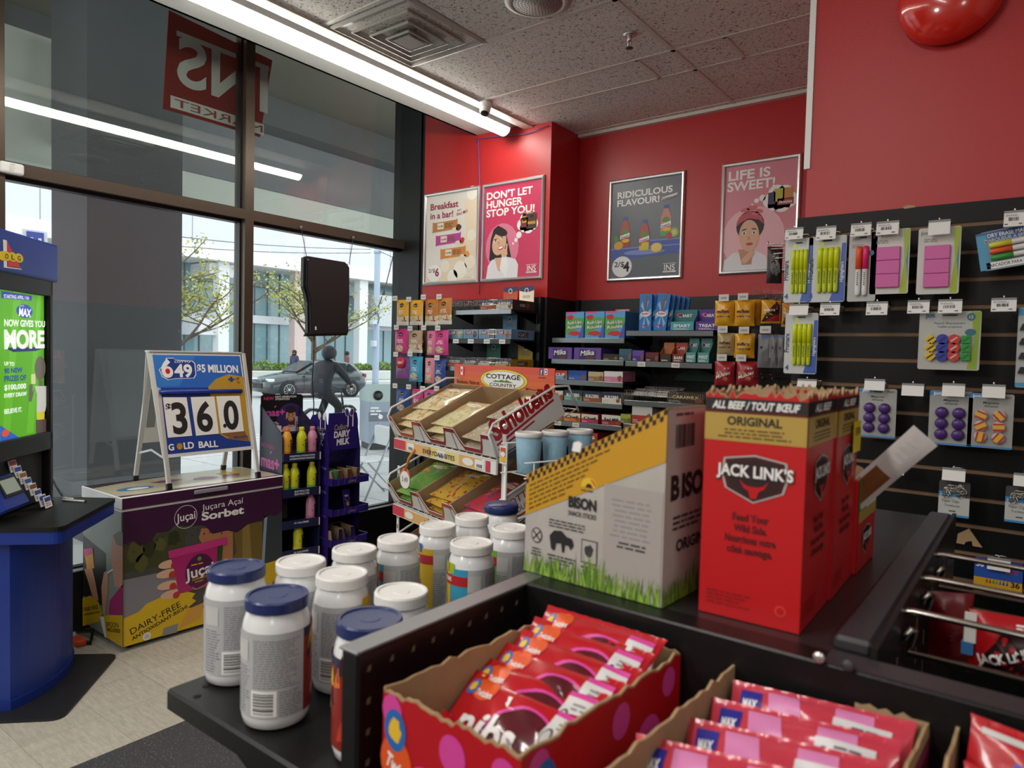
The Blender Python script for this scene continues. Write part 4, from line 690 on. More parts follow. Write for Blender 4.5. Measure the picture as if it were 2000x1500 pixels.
def tree(label, u, depthx, foot, hh, seed):
    b = onx(u, foot, depthx); b.z = -.1; r = random.Random(seed); segs = []
    br = MB(); tips = []
    def grow(p, d, L, rad, lv):
        n = 5; pts = [p]; 
        for i in range(n): d = (d+V((r.uniform(-.18, .18), r.uniform(-.18, .18), r.uniform(-.03, .12)))).normalized(); pts.append(pts[-1]+d*L/n)
        br.tube(pts, [rad*(1-.6*i/n) for i in range(n+1)], TRK, 5)
        if lv == 0: tips.extend(pts[2:]); return
        if lv == 1: tips.extend(pts[3:])
        for k in range(4 if lv > 1 else 3):
            a = r.uniform(0, 6.28); el = r.uniform(.25, .85); q = pts[2+k % 4]; grow(q, V((math.cos(a)*math.cos(el), math.sin(a)*math.cos(el), math.sin(el)*.75)), L*r.uniform(.55, .75), rad*.45, lv-1)
    TRK = mat('5a4c40', .85, var=.2, vs=4); h0 = hh*.3
    t, L = leafy('street_tree', label, 'tree', b, lambda r: (V((0, 0, 0)), 1), 0, LV, .2, 'street trees')
    tr = MB(); tr.tube([(0, 0, 0), (.04, .02, h0*.5), (0, .05, h0), (.05, 0, h0*1.4)], [.17, .14, .12, .08], TRK, 8); tr.build('trunk', t)
    for i in range(7): a = i*.9+r.random(); grow(V((0, .02, h0*(.75+.1*i*.6))), V((math.cos(a), math.sin(a), .45+.12*i)).normalized(), hh*.36, .07, 2)
    br.build('branches', t)
    for p in tips:
        for k in range(5):
            c = p+V((r.gauss(0, .22), r.gauss(0, .22), r.gauss(0, .16))); q = MX.Translation(c) @ MX.Rotation(r.uniform(0, 6.3), 4, V((r.uniform(-1, 1), r.uniform(-1, 1), .3))); k_ = r.uniform(.09, .19)
            L.add([(-k_*.5, 0, 0), (0, -k_*.3, .02), (k_*.5, 0, 0), (0, k_*.3, .02)], [(0, 1, 2, 3)], LV[r.randrange(5)], False, q)
    L.build('foliage', t)
tree('young yellow-green street tree behind the hanging black screen', 611, -28.5, 700, 7.2, 4)
tree('young yellow-green street tree half hidden by the dark concrete pillar', 338, -27, 700, 7.2, 9)
pl = MB(); yA, yB = onx(-100, 730, -33.5).y, onx(900, 745, -33.5).y; zt = onx(620, 724, -33.5).z; pl.box((-36, yA, -.1), (-33.5, yB, zt), CONCL, .05); pl.box((-35.8, yA+.2, zt), (-33.7, yB-.2, zt+.02), mat('5b4a38', .9)); tag(pl.build('concrete_planter'), 'long low pale concrete planter wall across the street', 'planter')
SH = [mat(c, .6) for c in ('6f9040', '88a84e', '5b7a36', '9cb560')]
for i, (u, s, lb) in enumerate(((514, .75, 'bright round shrub in the planter just right of the window mullion'), (545, .6, 'low shrub in the planter second from the mullion, above the car bonnet'), (562, .55, 'low shrub in the planter third from the mullion, beside a walking person'), (700, .6, 'shrub in the planter just left of the street pole'), (716, .55, 'shrub in the planter directly behind the street pole'), (745, .8, 'large shrub in the planter right of the street pole'), (768, .7, 'shrub in the planter nearest the black jamb'))):
    b = onx(u, 720, -34.3); b.z = zt+.05; s *= .85
    def sp(r, s=s): a = r.uniform(0, 6.28); e = math.acos(r.uniform(0, 1)); q = s*(.75+.25*r.random()); return V((q*math.sin(e)*math.cos(a), q*math.sin(e)*math.sin(a), .02+q*.75*math.cos(e))), 1
    t, L = leafy('planter_shrub', lb, 'shrub', b, sp, 520, SH, .16, 'shrubs in the planter', None, i); L.build('foliage', t)
    st = MB()
    for k in range(5): a = k*1.3; st.cyl((0, 0, 0), (s*.5*math.cos(a), s*.5*math.sin(a), s*.5), .02, mat('5a4c40', .85), 5, .01)
    st.build('stems', t)
# --- pole, wires, signs
pb = onx(733, 755, -27.7); pb.z = -.16; t = T('street_pole', 'tall pale blue-grey street pole with boxes and brackets', 'pole', pb); PG = mat('a9b6cc', .5)
MB().lathe([(.19, 0), (.17, .4), (.15, 7.0), (.15, 9.5)], PG, 14).build('shaft', t)
MB().lathe([(.19, 6.95), (.19, 7.05), (.17, 7.12)], PG, 14).build('collar', t)
for dz, w, h in ((3.25, .3, .42), (2.1, .22, .3)): MB().box((.0, -.17-w, dz), (.25, -.15, dz+h), mat('c9d0da', .5), .02).build('junction_box', t)
w = MB(); w.tube([(.16, 0, 4.2), (.2, .45, 5.4), (.2, .9, 6.9)], .03, DGR, 6); w.build('bracket_stay', t)
w = MB(); w.tube([(.17+.03*math.cos(a), -.2+.2*math.cos(a), 3.55+.3*math.sin(a)) for a in [i*.35 for i in range(19)]], .02, DGR, 5); w.build('cable_loop', t)
for i, (a, b, lb) in enumerate((((500, 466), (724, 487), 'upper overhead wire crossing in front of the white building'), ((500, 480), (724, 494), 'lower overhead wire running to the top of the street pole'), ((740, 490), (790, 506), 'short overhead wire right of the street pole'))):
    A, B = onx(*a, -27.3), onx(*b, -27.3); d = B-A; A, B = (A-d*1.2, B) if i < 2 else (A, B+d*3); n = 12; w = MB(); w.tube([A.lerp(B, k/n)-V((0, 0, .25*math.sin(math.pi*k/n))) for k in range(n+1)], .018, DGR, 4); tag(w.build('overhead_wire'), lb, 'wire', 'overhead wires')
A = onx(53, 451, -21); B = onx(86, 474, -21); t = T('phone_sign', 'blue square sign with white lettering seen above the kiosk', 'sign', (-21, (A.y+B.y)/2, -.1)); h = A.z-B.z+.25
s = MB(); s.box((-21.06, A.y, A.z-h), (-21, B.y, A.z), mat('27408f', .4)); f = Fr(s, (-20.999, 0, 0), (0, 1, 0), e=.01); f.text('Bell', (A.y+B.y)/2, A.z-h*.72, h*.42, WH, 1, (B.y-A.y)*.66, 'c', .03); s.wb('panel', t); MB().box((-21.1, A.y-.1, -.1), (-21.05, B.y+.1, A.z+.05), mat('c9ccd2', .5)).wb('frame', t)
# --- parked hatchback
def car():
    Rr, Fw = onz(687.6, 775, -.16), onz(567.6, 778, -.16); d = (Rr-Fw); d.z = 0; d.normalize(); M = axes((Fw+Rr)/2+V((-.75, 0, 0)), d); M.translation.z = -.16
    t = T('parked_car', 'dark grey hatchback car on the street facing left', 'car', M=M); wb = (Rr-Fw).length/2; s = wb/1.325
    CP = mat('3a4247', .22, .5, name='grey_car_paint', coat=.8); CG = mat('2e3d42', .08, name='car_glass', spec=.8); TY = mat('17181a', .7); AL = mat('c3c6c9', .3, .7)
    def loft(secs, m, mb=None, sm=True):
        mb = mb or MB(); n = len(secs[0]); vs = [V(p)*s for q in secs for p in q]
        fs = [(i*n+k, (i+1)*n+k, (i+1)*n+(k+1) % n, i*n+(k+1) % n) for i in range(len(secs)-1) for k in range(n)]+[list(range(n)), [(len(secs)-1)*n+k for k in range(n)][::-1]]
        return mb.add(vs, fs, m, sm)
    def sec(x, zl, zh, w): return [(x, -w*.93, zl), (x, -w, zl+(zh-zl)*.35), (x, -w*.97, zl+(zh-zl)*.75), (x, -w*.84, zh), (x, w*.84, zh), (x, w*.97, zl+(zh-zl)*.75), (x, w, zl+(zh-zl)*.35), (x, w*.93, zl)]
    loft([sec(-2.16, .32, .55, .62), sec(-2.1, .22, .68, .74), sec(-1.9, .18, .76, .83), sec(-1.3, .18, .88, .89), sec(-.75, .18, .97, .9), sec(0, .18, .98, .9), sec(1.0, .18, 1.0, .9), sec(1.7, .2, 1.02, .88), sec(2.0, .26, .98, .82), sec(2.12, .34, .8, .72)], CP).build('body', t)
    def cab(x, z, w): return [(x, -w, .9), (x, -w, .96), (x, -w*.86, z-.08), (x, -w*.7, z), (x, w*.7, z), (x, w*.86, z-.08), (x, w, .96), (x, w, .9)]
    loft([cab(-.95, .98, .78), cab(-.5, 1.22, .8), cab(-.1, 1.41, .8), (cab(.5, 1.47, .8)), cab(1.2, 1.42, .79), cab(1.65, 1.3, .76), cab(1.98, 1.02, .72)], CP).build('cabin', t)
    for nm, pts in (('windscreen', [(-.93, -.7, 1.0), (-.93, .7, 1.0), (-.14, .6, 1.415), (-.14, -.6, 1.415)]),): MB().add([(V(p)+V((-.03, 0, .02)))*s for p in pts], [(0, 1, 2, 3), (3, 2, 1, 0)], CG).build(nm, t)
    for sd in (-1, 1):
        for pts in ([(-.62, 1.02), (.35, 1.02), (.35, 1.38), (.0, 1.37)], [(.42, 1.02), (1.15, 1.03), (1.15, 1.35), (.42, 1.385)], [(1.22, 1.04), (1.62, 1.07), (1.35, 1.33), (1.22, 1.345)]):
            yy = lambda z: sd*(.8-(z-.96)*.27+.025); m = MB(); m.add([V((x, yy(z), z))*s for x, z in pts], [(0, 1, 2, 3), (3, 2, 1, 0)], CG); m.build('side_window', t)
        for x in (-1.325, 1.325):
            w = MB(); w.lathe([(.2, -.1), (.31, -.1), (.325, -.07), (.325, .07), (.31, .1), (.2, .1)], TY, 28, MX.Translation((x*s, sd*.8*s, .325*s)) @ MX.Rotation(math.pi/2, 4, 'X') @ MX.Scale(s, 4), True); o = w.build('wheel', t)
            a = MB(); Q = MX.Translation((x*s, sd*.885*s, .325*s)) @ MX.Rotation(math.pi/2, 4, 'X') @ MX.Scale(s, 4)
            a.lathe([(.21, .0), (.22, .01), (.21, .02), (.19, .01)], AL, 24, Q); a.lathe([(.05, -.01), (.04, .02)], AL, 12, Q)
            for k in range(10): a.box((-.012, .03, 0), (.012, .2, .015), AL, 0, Q @ MX.Rotation(k*math.pi/5, 4, 'Z'))
            a.build('alloy_rim', o); ar = MB(); ar.lathe([(.2, -.02), (.37, 0), (.37, .01), (.2, .01)], TY, 28, MX.Translation((x*s, sd*.872*s, .335*s)) @ MX.Rotation(math.pi/2, 4, 'X') @ MX.Scale(s, 4)); ar.build('wheel_arch', t)
        m = MB(); m.ball(V((-.62, sd*.98, 1.02))*s, .1*s, CP, 10, (.8, 1.1, .7)); m.build('door_mirror', t); MB().box(V((-2.08, sd*.45, .62))*s, V((-1.85, sd*.8, .74))*s, mat('dfe6ea', .1), .03).build('headlight', t); MB().box(V((1.98, sd*.5, .78))*s, V((2.1, sd*.78, .95))*s, mat('9a2326', .2), .02).build('tail_light', t)
        dm = MB(); 
        for x in (.38, 1.18, -.72): dm.box(V((x, sd*.897, .3))*s, V((x+.008, sd*.904, .95))*s, BK)
        for x in (.2, 1.0): dm.box(V((x, sd*.885, .83))*s, V((x+.18, sd*.92, .86))*s, CP)
        dm.build('door_trim', t)
    MB().box(V((-2.19, -.4, .36))*s, V((-2.1, .4, .56))*s, BK).build('grille', t)
car()
# --- walkers on the far pavement
def walker(label, u, top, x, jm, pm, hm, seed, face):
    b = onx(u, top, x); H = 1.75; k = H/1.75; r = random.Random(seed)
    P = dict(pel=(0, 0, .95), wst=(0, 0, 1.12), ch=(0, .01, 1.32), nk=(0, .01, 1.5), hd=(0, -.02, 1.6), top=(0, -.02, 1.7), sl=(-.18, 0, 1.42), el=(-.24, .06, 1.15), wl=(-.22, -.06, .92), hl=(-.21, -.1, .83), sr=(.18, 0, 1.42), er=(.25, -.03, 1.15), wr=(.22, .12, .93), hr=(.21, .15, .85), kl=(-.1, -.12, .5), al=(-.1, -.16, .09), fl=(-.1, -.3, .05), kr=(.1, .06, .5), ar=(.1, .24, .12), fr=(.1, .14, .05), hpl=(-.1, 0, .88), hpr=(.1, 0, .88))
    E = [('pel', 'wst'), ('wst', 'ch'), ('ch', 'nk'), ('nk', 'hd'), ('hd', 'top'), ('ch', 'sl'), ('sl', 'el'), ('el', 'wl'), ('wl', 'hl'), ('ch', 'sr'), ('sr', 'er'), ('er', 'wr'), ('wr', 'hr'), ('pel', 'hpl'), ('hpl', 'kl'), ('kl', 'al'), ('al', 'fl'), ('pel', 'hpr'), ('hpr', 'kr'), ('kr', 'ar'), ('ar', 'fr')]
    rad = dict(pel=(.16, .12), wst=(.15, .11), ch=(.18, .13), nk=.06, hd=.1, top=.075, sl=.075, el=.06, wl=.045, hl=.04, sr=.075, er=.06, wr=.045, hr=.04, kl=.07, al=.055, fl=.045, kr=.07, ar=.055, fr=.045, hpl=.1, hpr=.1)
    t = T('person', label, 'person', (b.x, b.y, -.1), face); sk = mat('a87c66', .6)
    skinned(P, E, rad, 'pel', None, lambda c: pm if c.z < .92 else (jm if c.z < 1.49 else sk)).build('body', t)
    h = MB(); h.ball((0, 0, 1.65), .118, hm, 12, (1, 1.05, 1.05)); h.build('hair', t)
walker('distant person in a navy jacket walking behind the car bonnet', 575, 690, -29, mat('3a4258', .8), mat('3a3c44', .8), mat('3a2c28', .8), 1, .3)
walker('distant person in a red patterned top walking behind the car rear', 678, 690, -29, mat('8a4a4c', .8), mat('44444c', .8), mat('2c2422', .8), 2, 2.8)
# --- cyclist
def cyclist():
    Fc = onz(677, 864, -.06); d = V((-.28, .96, 0)).normalized(); Rc = Fc-d*1.04; M = axes(Rc, d); M.translation.z = -.06    # local x forward, origin under rear hub
    t = T('bicycle', 'dark city bicycle ridden past the shop window', 'bicycle', M=M); BF = mat('3a3c40', .35, .3); TY = mat('1b1b1d', .7); r = .34
    for x in (0, 1.04):
        w = MB(); w.tube([(x+r*math.cos(a), 0, r+r*math.sin(a)) for a in [i*2*math.pi/36 for i in range(36)]], .018, TY, 6, True); o = w.build('wheel', t); s = MB(); s.tube([(x+(r-.025)*math.cos(a), 0, r+(r-.025)*math.sin(a)) for a in [i*2*math.pi/36 for i in range(36)]], .008, AL2, 4, True)
        for i in range(16): a = i*math.pi/8; s.cyl((x, .02*(-1)**i, r), (x+(r-.03)*math.cos(a), 0, r+(r-.03)*math.sin(a)), .0025, AL2, 4)
        s.cyl((x, -.04, r), (x, .04, r), .02, BF, 8); s.build('spokes', o)
    f = MB(); bb, st, ht, hb = (.43, 0, .3), (.28, 0, .82), (.86, 0, .9), (.9, 0, .72)
    for a, b, q in ((bb, st, .016), (bb, hb, .02), (st, ht, .016), (ht, hb, .02), (bb, (0, .05, r), .01), (bb, (0, -.05, r), .01), (st, (0, .04, r), .008), (st, (0, -.04, r), .008), (hb, (1.04, .05, r), .012), (hb, (1.04, -.05, r), .012), (ht, (.84, 0, 1.02), .013), (st, (.25, 0, .92), .013)): f.cyl(a, b, q, BF, 8)
    f.build('frame', t); s = MB(); s.ball((.22, 0, .94), .12, BK, 10, (1.2, .7, .35)); s.build('saddle', t)
    h = MB(); h.tube([(.72, -.3, 1.06), (.82, -.28, 1.08), (.86, -.1, 1.03), (.84, 0, 1.02), (.86, .1, 1.03), (.82, .28, 1.08), (.72, .3, 1.06)], .013, BF, 6); h.cyl((.7, -.3, 1.06), (.8, -.285, 1.075), .02, BK, 8); h.cyl((.7, .3, 1.06), (.8, .285, 1.075), .02, BK, 8); h.build('handlebar', t)
    c = MB(); c.cyl((.43, -.07, .3), (.43, .07, .3), .05, BF, 12); c.cyl((.43, -.08, .3), (.55, -.09, .18), .01, AL2, 6); c.cyl((.43, .08, .3), (.31, .09, .42), .01, AL2, 6); c.box((.5, -.18, .165), (.6, -.09, .185), BK); c.box((.26, .09, .41), (.36, .18, .43), BK); c.build('crank', t)
    g = MB(); n = 12
    for x in (0, 1.04):
        for i in range(n):
            a0, a1 = math.radians(40+i*10), math.radians(50+i*10); g.add([(x+(r+.03)*math.cos(a), y, r+(r+.03)*math.sin(a)) for a in (a0, a1) for y in (-.03, .03)], [(0, 1, 3, 2), (2, 3, 1, 0)], BF)
    g.build('mudguards', t)
    p = T('person', 'cyclist in a dark navy jacket and hood riding past the window', 'person', M=M); JK = mat('1b1d27', .75, var=.2, vs=9); PN = mat('222327', .8); sk = mat('b08a76', .6)
    P = dict(pel=(.2, 0, 1.02), wst=(.27, 0, 1.16), ch=(.38, 0, 1.38), nk=(.44, 0, 1.52), hd=(.48, 0, 1.61), top=(.48, 0, 1.7), sl=(.4, .19, 1.43), el=(.58, .27, 1.24), wl=(.72, .29, 1.1), sr=(.4, -.19, 1.43), er=(.58, -.27, 1.24), wr=(.72, -.29, 1.1), hpl=(.22, .1, .98), kl=(.58, .12, .86), al=(.36, .13, .5), fl=(.48, .14, .44), hpr=(.22, -.1, .98), kr=(.62, -.12, .7), ar=(.5, -.13, .27), fr=(.63, -.14, .22))
    E = [('pel', 'wst'), ('wst', 'ch'), ('ch', 'nk'), ('nk', 'hd'), ('hd', 'top'), ('ch', 'sl'), ('sl', 'el'), ('el', 'wl'), ('ch', 'sr'), ('sr', 'er'), ('er', 'wr'), ('pel', 'hpl'), ('hpl', 'kl'), ('kl', 'al'), ('al', 'fl'), ('pel', 'hpr'), ('hpr', 'kr'), ('kr', 'ar'), ('ar', 'fr')]
    rad = dict(pel=(.17, .15), wst=(.17, .15), ch=(.2, .16), nk=.07, hd=.1, top=.08, sl=.085, el=.07, wl=.05, sr=.085, er=.07, wr=.05, hpl=.11, kl=.085, al=.06, fl=.05, hpr=.11, kr=.085, ar=.06, fr=.05)
    def pk(c): return sk if (c.z > 1.54 or (c.x > .69 and c.z > 1.0)) else (JK if c.z > .99 and not (c.x > .3 and c.z < 1.05) else (BK if c.z < .3 or (c.z < .52 and c.y > 0) else PN))
    skinned(P, E, rad, 'pel', None, pk, 1).build('body', p); h = MB(); h.ball((.46, 0, 1.665), .135, mat('23242c', .7), 14, (1.1, .95, 1.0)); h.build('helmet', p)
    for sd in (-1, 1):
        q = MB()
        for i in range(4): q.tube([(.72, sd*(.27+.018*i), 1.095), (.755, sd*(.265+.018*i), 1.09), (.765, sd*(.265+.018*i), 1.06), (.745, sd*(.265+.018*i), 1.045)], .009, sk, 5)
        q.tube([(.715, sd*.265, 1.08), (.74, sd*.25, 1.06), (.755, sd*.25, 1.05)], .01, sk, 5); q.build('fingers', p)
AL2 = mat('b9bcc0', .35, .7); cyclist()
# --- street bin and folding chair
c = onz(745, 874, -.06); M = axes(c, V((.42, .9, 0))); t = T('street_bin', 'grey street litter and recycling bin with sloped top and round openings', 'litter bin', M=M); BG = mat('98a3b2', .5); z1 = 1.0
b = MB(); b.prism(rpoly([(-.33, -.3), (.33, -.3), (.33, .3), (-.33, .3)], .05), (0, 0, .72), BG, MX.Translation((0, 0, .12))); b.prism(rpoly([(-.3, -.27), (.3, -.27), (.3, .27), (-.3, .27)], .04), (0, 0, .12), DGR); f = Fr(b, (0, -.3005, 0), e=.002); f.rect(-.33, .5, .66, .16, mat('6d7684', .5), 1); f.ell(-.12, .58, .04, .04, WH, 2); f.fine(-.3, .6, .2, .16, WH, 3, 2); f.fine(.1, .3, .18, .1, mat('7d8794'), 3, 2); b.build('body', t)
h = MB(); h.prism([(-.3, .84, 0), (.3, .84, 0), (.3, 1.0, 0), (-.16, 1.14, 0), (-.3, 1.0, 0)], (0, 0, .66), mat('a9bab8', .5), MX(((0, 0, 1, -.33), (1, 0, 0, 0), (0, 1, 0, 0), (0, 0, 0, 1)))); h.build('sloped_hood', t)
o = MB()
for x in (-.17, .17): o.cyl((x, -.31, .95), (x, -.29, .95), .085, BK, 18); o.cyl((x, -.315, .95), (x, -.3, .95), .045, DGR, 14)
o.build('openings', t)
def fchair(label, loc, rz):
    t = T('folding_chair', label, 'chair', loc, rz); w = mat('e4e6e8', .4); m = mat('a3a9b0', .4, .4)
    for y in (-.21, .21):
        a = MB(); a.cyl((-.24, y, 0), (.14, y*.98, .84), .013, m, 8); a.build('front_leg', t); a = MB(); a.cyl((.22, y*.9, 0), (-.2, y*.9, .44), .012, m, 8); a.build('rear_leg', t)
    MB().box((-.24, -.2, .43), (.12, .2, .455), w, .01).build('seat', t); MB().box((.07, -.2, .6), (.14, .2, .82), w, .01, MX.Translation((0, 0, 0))).build('backrest', t)
    a = MB(); a.cyl((.2, -.19, .04), (.2, .19, .04), .009, m, 6); a.build('stretcher', t)
fchair('white folding chair standing outside on the paving close to the window', tuple(onz(722, 985, -.06)+V((-.3, .35, 0))), math.radians(75))
# ================================================================ drink display by the window
def mas(f, x, y, h, m, k, w, rot=0):
    f.text('mas+', x, y, h, m, k, w, 'l', .035, 0, rot); f.line([(x+w*.5*math.cos(rot)-h*1.15*math.sin(rot), y+w*.5*math.sin(rot)+h*1.15*math.cos(rot)), (x+w*.58*math.cos(rot)-h*1.35*math.sin(rot), y+w*.58*math.sin(rot)+h*1.35*math.cos(rot))], h*.16, m, k)
def bottle(label, M, body, low, cap, group='sports drink bottles on the floor display'):
    t = T('drink_bottle', label, 'bottle', M=M, group=group); b = MB()
    prof = [(.026, 0, low), (.032, .004, low), (.033, .03, low), (.0315, .034, low), (.033, .04, body), (.0315, .062, body), (.033, .066, body), (.0315, .09, body), (.033, .096, body), (.032, .128, body), (.026, .15, body), (.017, .166, body), (.0145, .172, body)]
    b.lathe(prof, body, 18); f = Fr(b, fn=lambda x, y, k: V(((.0332+k)*math.sin(x/.033), -(.0332+k)*math.cos(x/.033), y))); mas(f, .012, .03, .026, INK, 1, .09, math.pi/2); b.build('body', t)
    c = MB(); c.lathe([(.0165, .17), (.017, .173), (.017, .19), (.015, .193)], cap, 16); c.build('cap', t)
DARKP = mat('211b38', .4, name='dark_printed_card'); NAVY = mat('1d2146', .4); LGW = mat('d8d3cb', .6)
MM = axes((-3.83, 2.645, 0), (.2, .98, 0)); t = T('drink_display', 'dark purple cardboard floor display of sports drink bottles beside the freezer', 'display stand', M=MM); W_, D_ = .252, .37
def side(x): return [(0, 0), (D_, 0), (D_, 1.26), (.03, 1.1), (0, 1.075)]
fr = Fr(MB(), tuple(MM.translation), (.2, .98, 0)); zl = [fr.q(585, v)[1] for v in (893, 962, 1023, 1080)]
for i, x in enumerate((-.006, W_)):
    s = MB(); s.prism([(y, z, 0) for y, z in side(x)], (0, 0, .006), DARKP if i == 0 else NAVY, MX(((0, 0, 1, x), (1, 0, 0, 0), (0, 1, 0, 0), (0, 0, 0, 1))))
    if i == 0:
        f = Fr(s, (x-.0003, D_, 0), (0, -1, 0)); f.text('NOUVEAU', .03, .98, .028, mat('c04a8a'), 1, .22, 'l', .01); mas(f, .03, .85, .085, mat('d45fa8'), 1, .3)
    s.build('side_panel', t)
MB().box((0, D_-.006, 0), (W_, D_, 1.26), DARKP).build('back_panel', t)
h = MB(); f = Fr(h, tuple(MM @ V((0, D_-.0303, 0))), (.2, .98, 0), (0, 0, 1)); (hx0, hz1), (hx1, hz0) = f.q(510, 771), f.q(591, 846)
h.prism(rpoly([(hx0, hz0), (hx1, hz0), (hx1, hz1), (hx0, hz1)], [.001, .001, .025, .025]), (0, 0, .006), BK, MX(((1, 0, 0, 0), (0, 0, 1, D_-.03), (0, 1, 0, 0), (0, 0, 0, 1))))
Z = ZM(500, 750, 4.286); f2 = Fr(h, (0, D_-.0304, 0))
q = lambda x, y: f.q(*Z(x, y))
f2.ell(*q(290, 290), .1, .11, mat('3a2a66', .4), 1); f2.text('NEW', *q(65, 135), .022, mat('d83a7a'), 2, .07, 'l', .03); f2.text('NEXT-GENERATION', *q(160, 115), .013, WH, 2, .15, 'l', .02); f2.text('HYDRATION', *q(162, 135), .013, WH, 2, .1, 'l', .02); mas(f2, *q(62, 270), .05, mat('e04fa8'), 2, .15); f2.fine(q(60, 355)[0], q(60, 355)[1], .13, .03, WH, 3, 2)
x, y = q(290, 270); f2.poly([(x-.07, y-.105), (x-.05, y-.07), (x, y-.06), (x+.05, y-.07), (x+.07, y-.105)], mat('c9c4d4', .4), 2); f2.rect(x-.018, y-.075, .036, .04, SKIN2, 3); f2.ell(x, y, .036, .056, SKIN2, 4); f2.ell(x, y+.048, .037, .026, HAIR, 5); f2.ell(x, y-.03, .033, .03, mat('4a3026'), 5); f2.ell(x, y-.018, .02, .016, SKIN2, 6); f2.ell(x, y-.026, .01, .004, LIP, 7)
for s_ in (-1, 1): f2.ell(x+s_*.014, y+.01, .006, .003, INK, 7); f2.rect(x+s_*.014-.007, y+.018, .014, .003, HAIR, 7)
f2.rrect(*q(322, 395), .022, .105, .006, mat('b4a2b8', .4), 6); mas(f2, q(340, 392)[0]+.004, q(340, 392)[1], .014, INK, 7, .07, math.pi/2); h.build('header_card', t)
for i, (z_, tx) in enumerate(zip(zl, (('POSITIVE HYDRATION', 'HYDRATATION POSITIVE'), ('ELECTROLYTES', 'ÉLECTROLYTES'), ('10 CALORIES',), ('10 CALORIES',)))):
    s = MB(); s.box((0, .0, z_-.005), (W_, D_-.01, z_), DARKP); s.build('shelf', t)
    l = MB(); l.box((-.004, -.012, z_-.025), (W_+.004, -.004, z_+.03), NAVY); f = Fr(l, (0, -.0122, 0)); l.box((W_-.006, -.0125, z_-.022), (W_+.002, -.003, z_+.028), LGW)
    for j, s_ in enumerate(tx): f.text(s_, W_/2, z_+.006-.018*j, .011, WH, 1, .17 if len(s_) > 12 else .1, 'c', .02)
    l.build('shelf_lip', t)
MB().box((.035, D_-.03, zl[0]), (.10, D_-.02, zl[0]+.2), LGW).build('white_divider', t); MB().box((-.0, .1, zl[0]+.1), (.03, .11, zl[0]+.2), LGW).build('white_divider', t); MB().box((.0, .2, zl[2]), (.12, .21, zl[2]+.18), mat('6a6a70', .5)).build('grey_divider', t)
LIME = mat('cfd12c', .22); LIMG = mat('6fb03a', .22); PNKB = mat('cf8ba8', .22); ORB = mat('e8a53c', .22); CY = mat('e3d633', .4); CO = mat('ee7a2c', .4); CPK = mat('dd7aa0', .4)
for x, i, a, b_, c_, lb in ((.04, 0, ORB, mat('d8762c', .22), CO, 'orange bottle with orange cap on the top shelf of the drink display'), (.14, 0, LIME, LIMG, CY, 'lime yellow bottle on the top shelf between the orange and pink bottles'), (.215, 0, PNKB, mat('c4567f', .22), CPK, 'pink bottle on the top shelf of the drink display, right end'), (.032, 1, LIME, LIMG, CY, 'lime yellow bottle at the left end of the second display shelf'), (.095, 1, LIME, LIMG, CY, 'lime yellow bottle second from left on the second display shelf'), (.215, 1, LIME, LIMG, CY, 'lime yellow bottle at the right end of the second display shelf'), (.21, 2, PNKB, mat('b86a8c', .22), CPK, 'pink bottle alone on the third shelf of the drink display'), (.125, 3, LIME, CY, CY, 'yellow bottle alone on the lowest visible shelf of the drink display')): bottle(lb, MM @ MX.Translation((x, .035, zl[i])) @ MX.Rotation(.5, 4, 'Z'), a, b_, c_)
# ================================================================ chocolate display
CAD = mat('2f2174', .35, name='chocolate_purple'); CADD = mat('241a52', .4)
CM = axes((-3.755, 2.95, 0), (0, 1, 0)); t = T('chocolate_display', 'purple cardboard chocolate bar display stand in front of the window', 'display stand', M=CM); W_ = .26; D_ = .22; fr = Fr(MB(), (-3.755, 0, 0), (0, 1, 0)); Z = ZM(500, 750, 4.286); 
zz = lambda x, y: fr.q(*Z(x, y))[1]; zt = zz(600, 250); zh = zz(610, 565)
h = MB(); h.prism([(0, zh, 0), (W_, zh, 0), (W_-.01, zt-.01, 0), (W_-.03, zt, 0), (.015, zt, 0)], (0, 0, .01), CAD, MX(((1, 0, 0, 0), (0, 0, 1, .02), (0, 1, 0, 0), (0, 0, 0, 1)))); f = Fr(h, (0, .0198, 0)); f.text('Cadbury', W_*.45, zt-.115, .04, mat('c9b27a'), 1, .12, 'c', .0, .35, .06); f.text('DAIRY', W_*.47, zt-.165, .042, WH, 1, .14, 'c', .045, .1, .04); f.text('MILK', W_*.5, zt-.218, .042, WH, 1, .11, 'c', .045, .1, .04)
for x, r_ in ((W_*.62, .2), (W_*.78, -.3)): f.ell(x, zt+.0, .018, .03, WH, 1, 14, r_); f.ell(x, zt+.0, .014, .025, mat('4a3a8a'), 2, 14, r_); f.rect(x+.005, zt-.1, .01, .09, WH, 1)
h.build('header', t)
s = MB(); A = MX(((0, 0, 1, -.006), (1, 0, 0, 0), (0, 1, 0, 0), (0, 0, 0, 1))); s.prism([(0, 0, 0), (D_, 0, 0), (D_, zt-.08, 0), (D_*.8, zt-.02, 0), (.04, zt, 0), (0, zh, 0)], (0, 0, .006), CAD, A); f = Fr(s, (-.0063, D_, 0), (0, -1, 0)); f.text('Cadbury', D_*.5, zt-.125, .035, mat('c9b27a'), 1, .12, 'c', 0, .35, .06); f.text('DAIRY', D_*.52, zt-.172, .038, WH, 1, .13, 'c', .045); f.text('MILK', D_*.52, zt-.218, .038, WH, 1, .1, 'c', .045)
for x, r_ in ((D_*.55, .2), (D_*.78, -.3)): f.ell(x, zt-.02, .016, .028, WH, 1, 14, r_); f.rect(x+.006, zt-.11, .008, .08, WH, 1)
for k in range(4): f.poly([(.02, zh-.1-.16*k), (.2, zh-.13-.16*k), (.2, zh-.115-.16*k), (.02, zh-.075-.16*k)], mat('6a62a8'), 1)
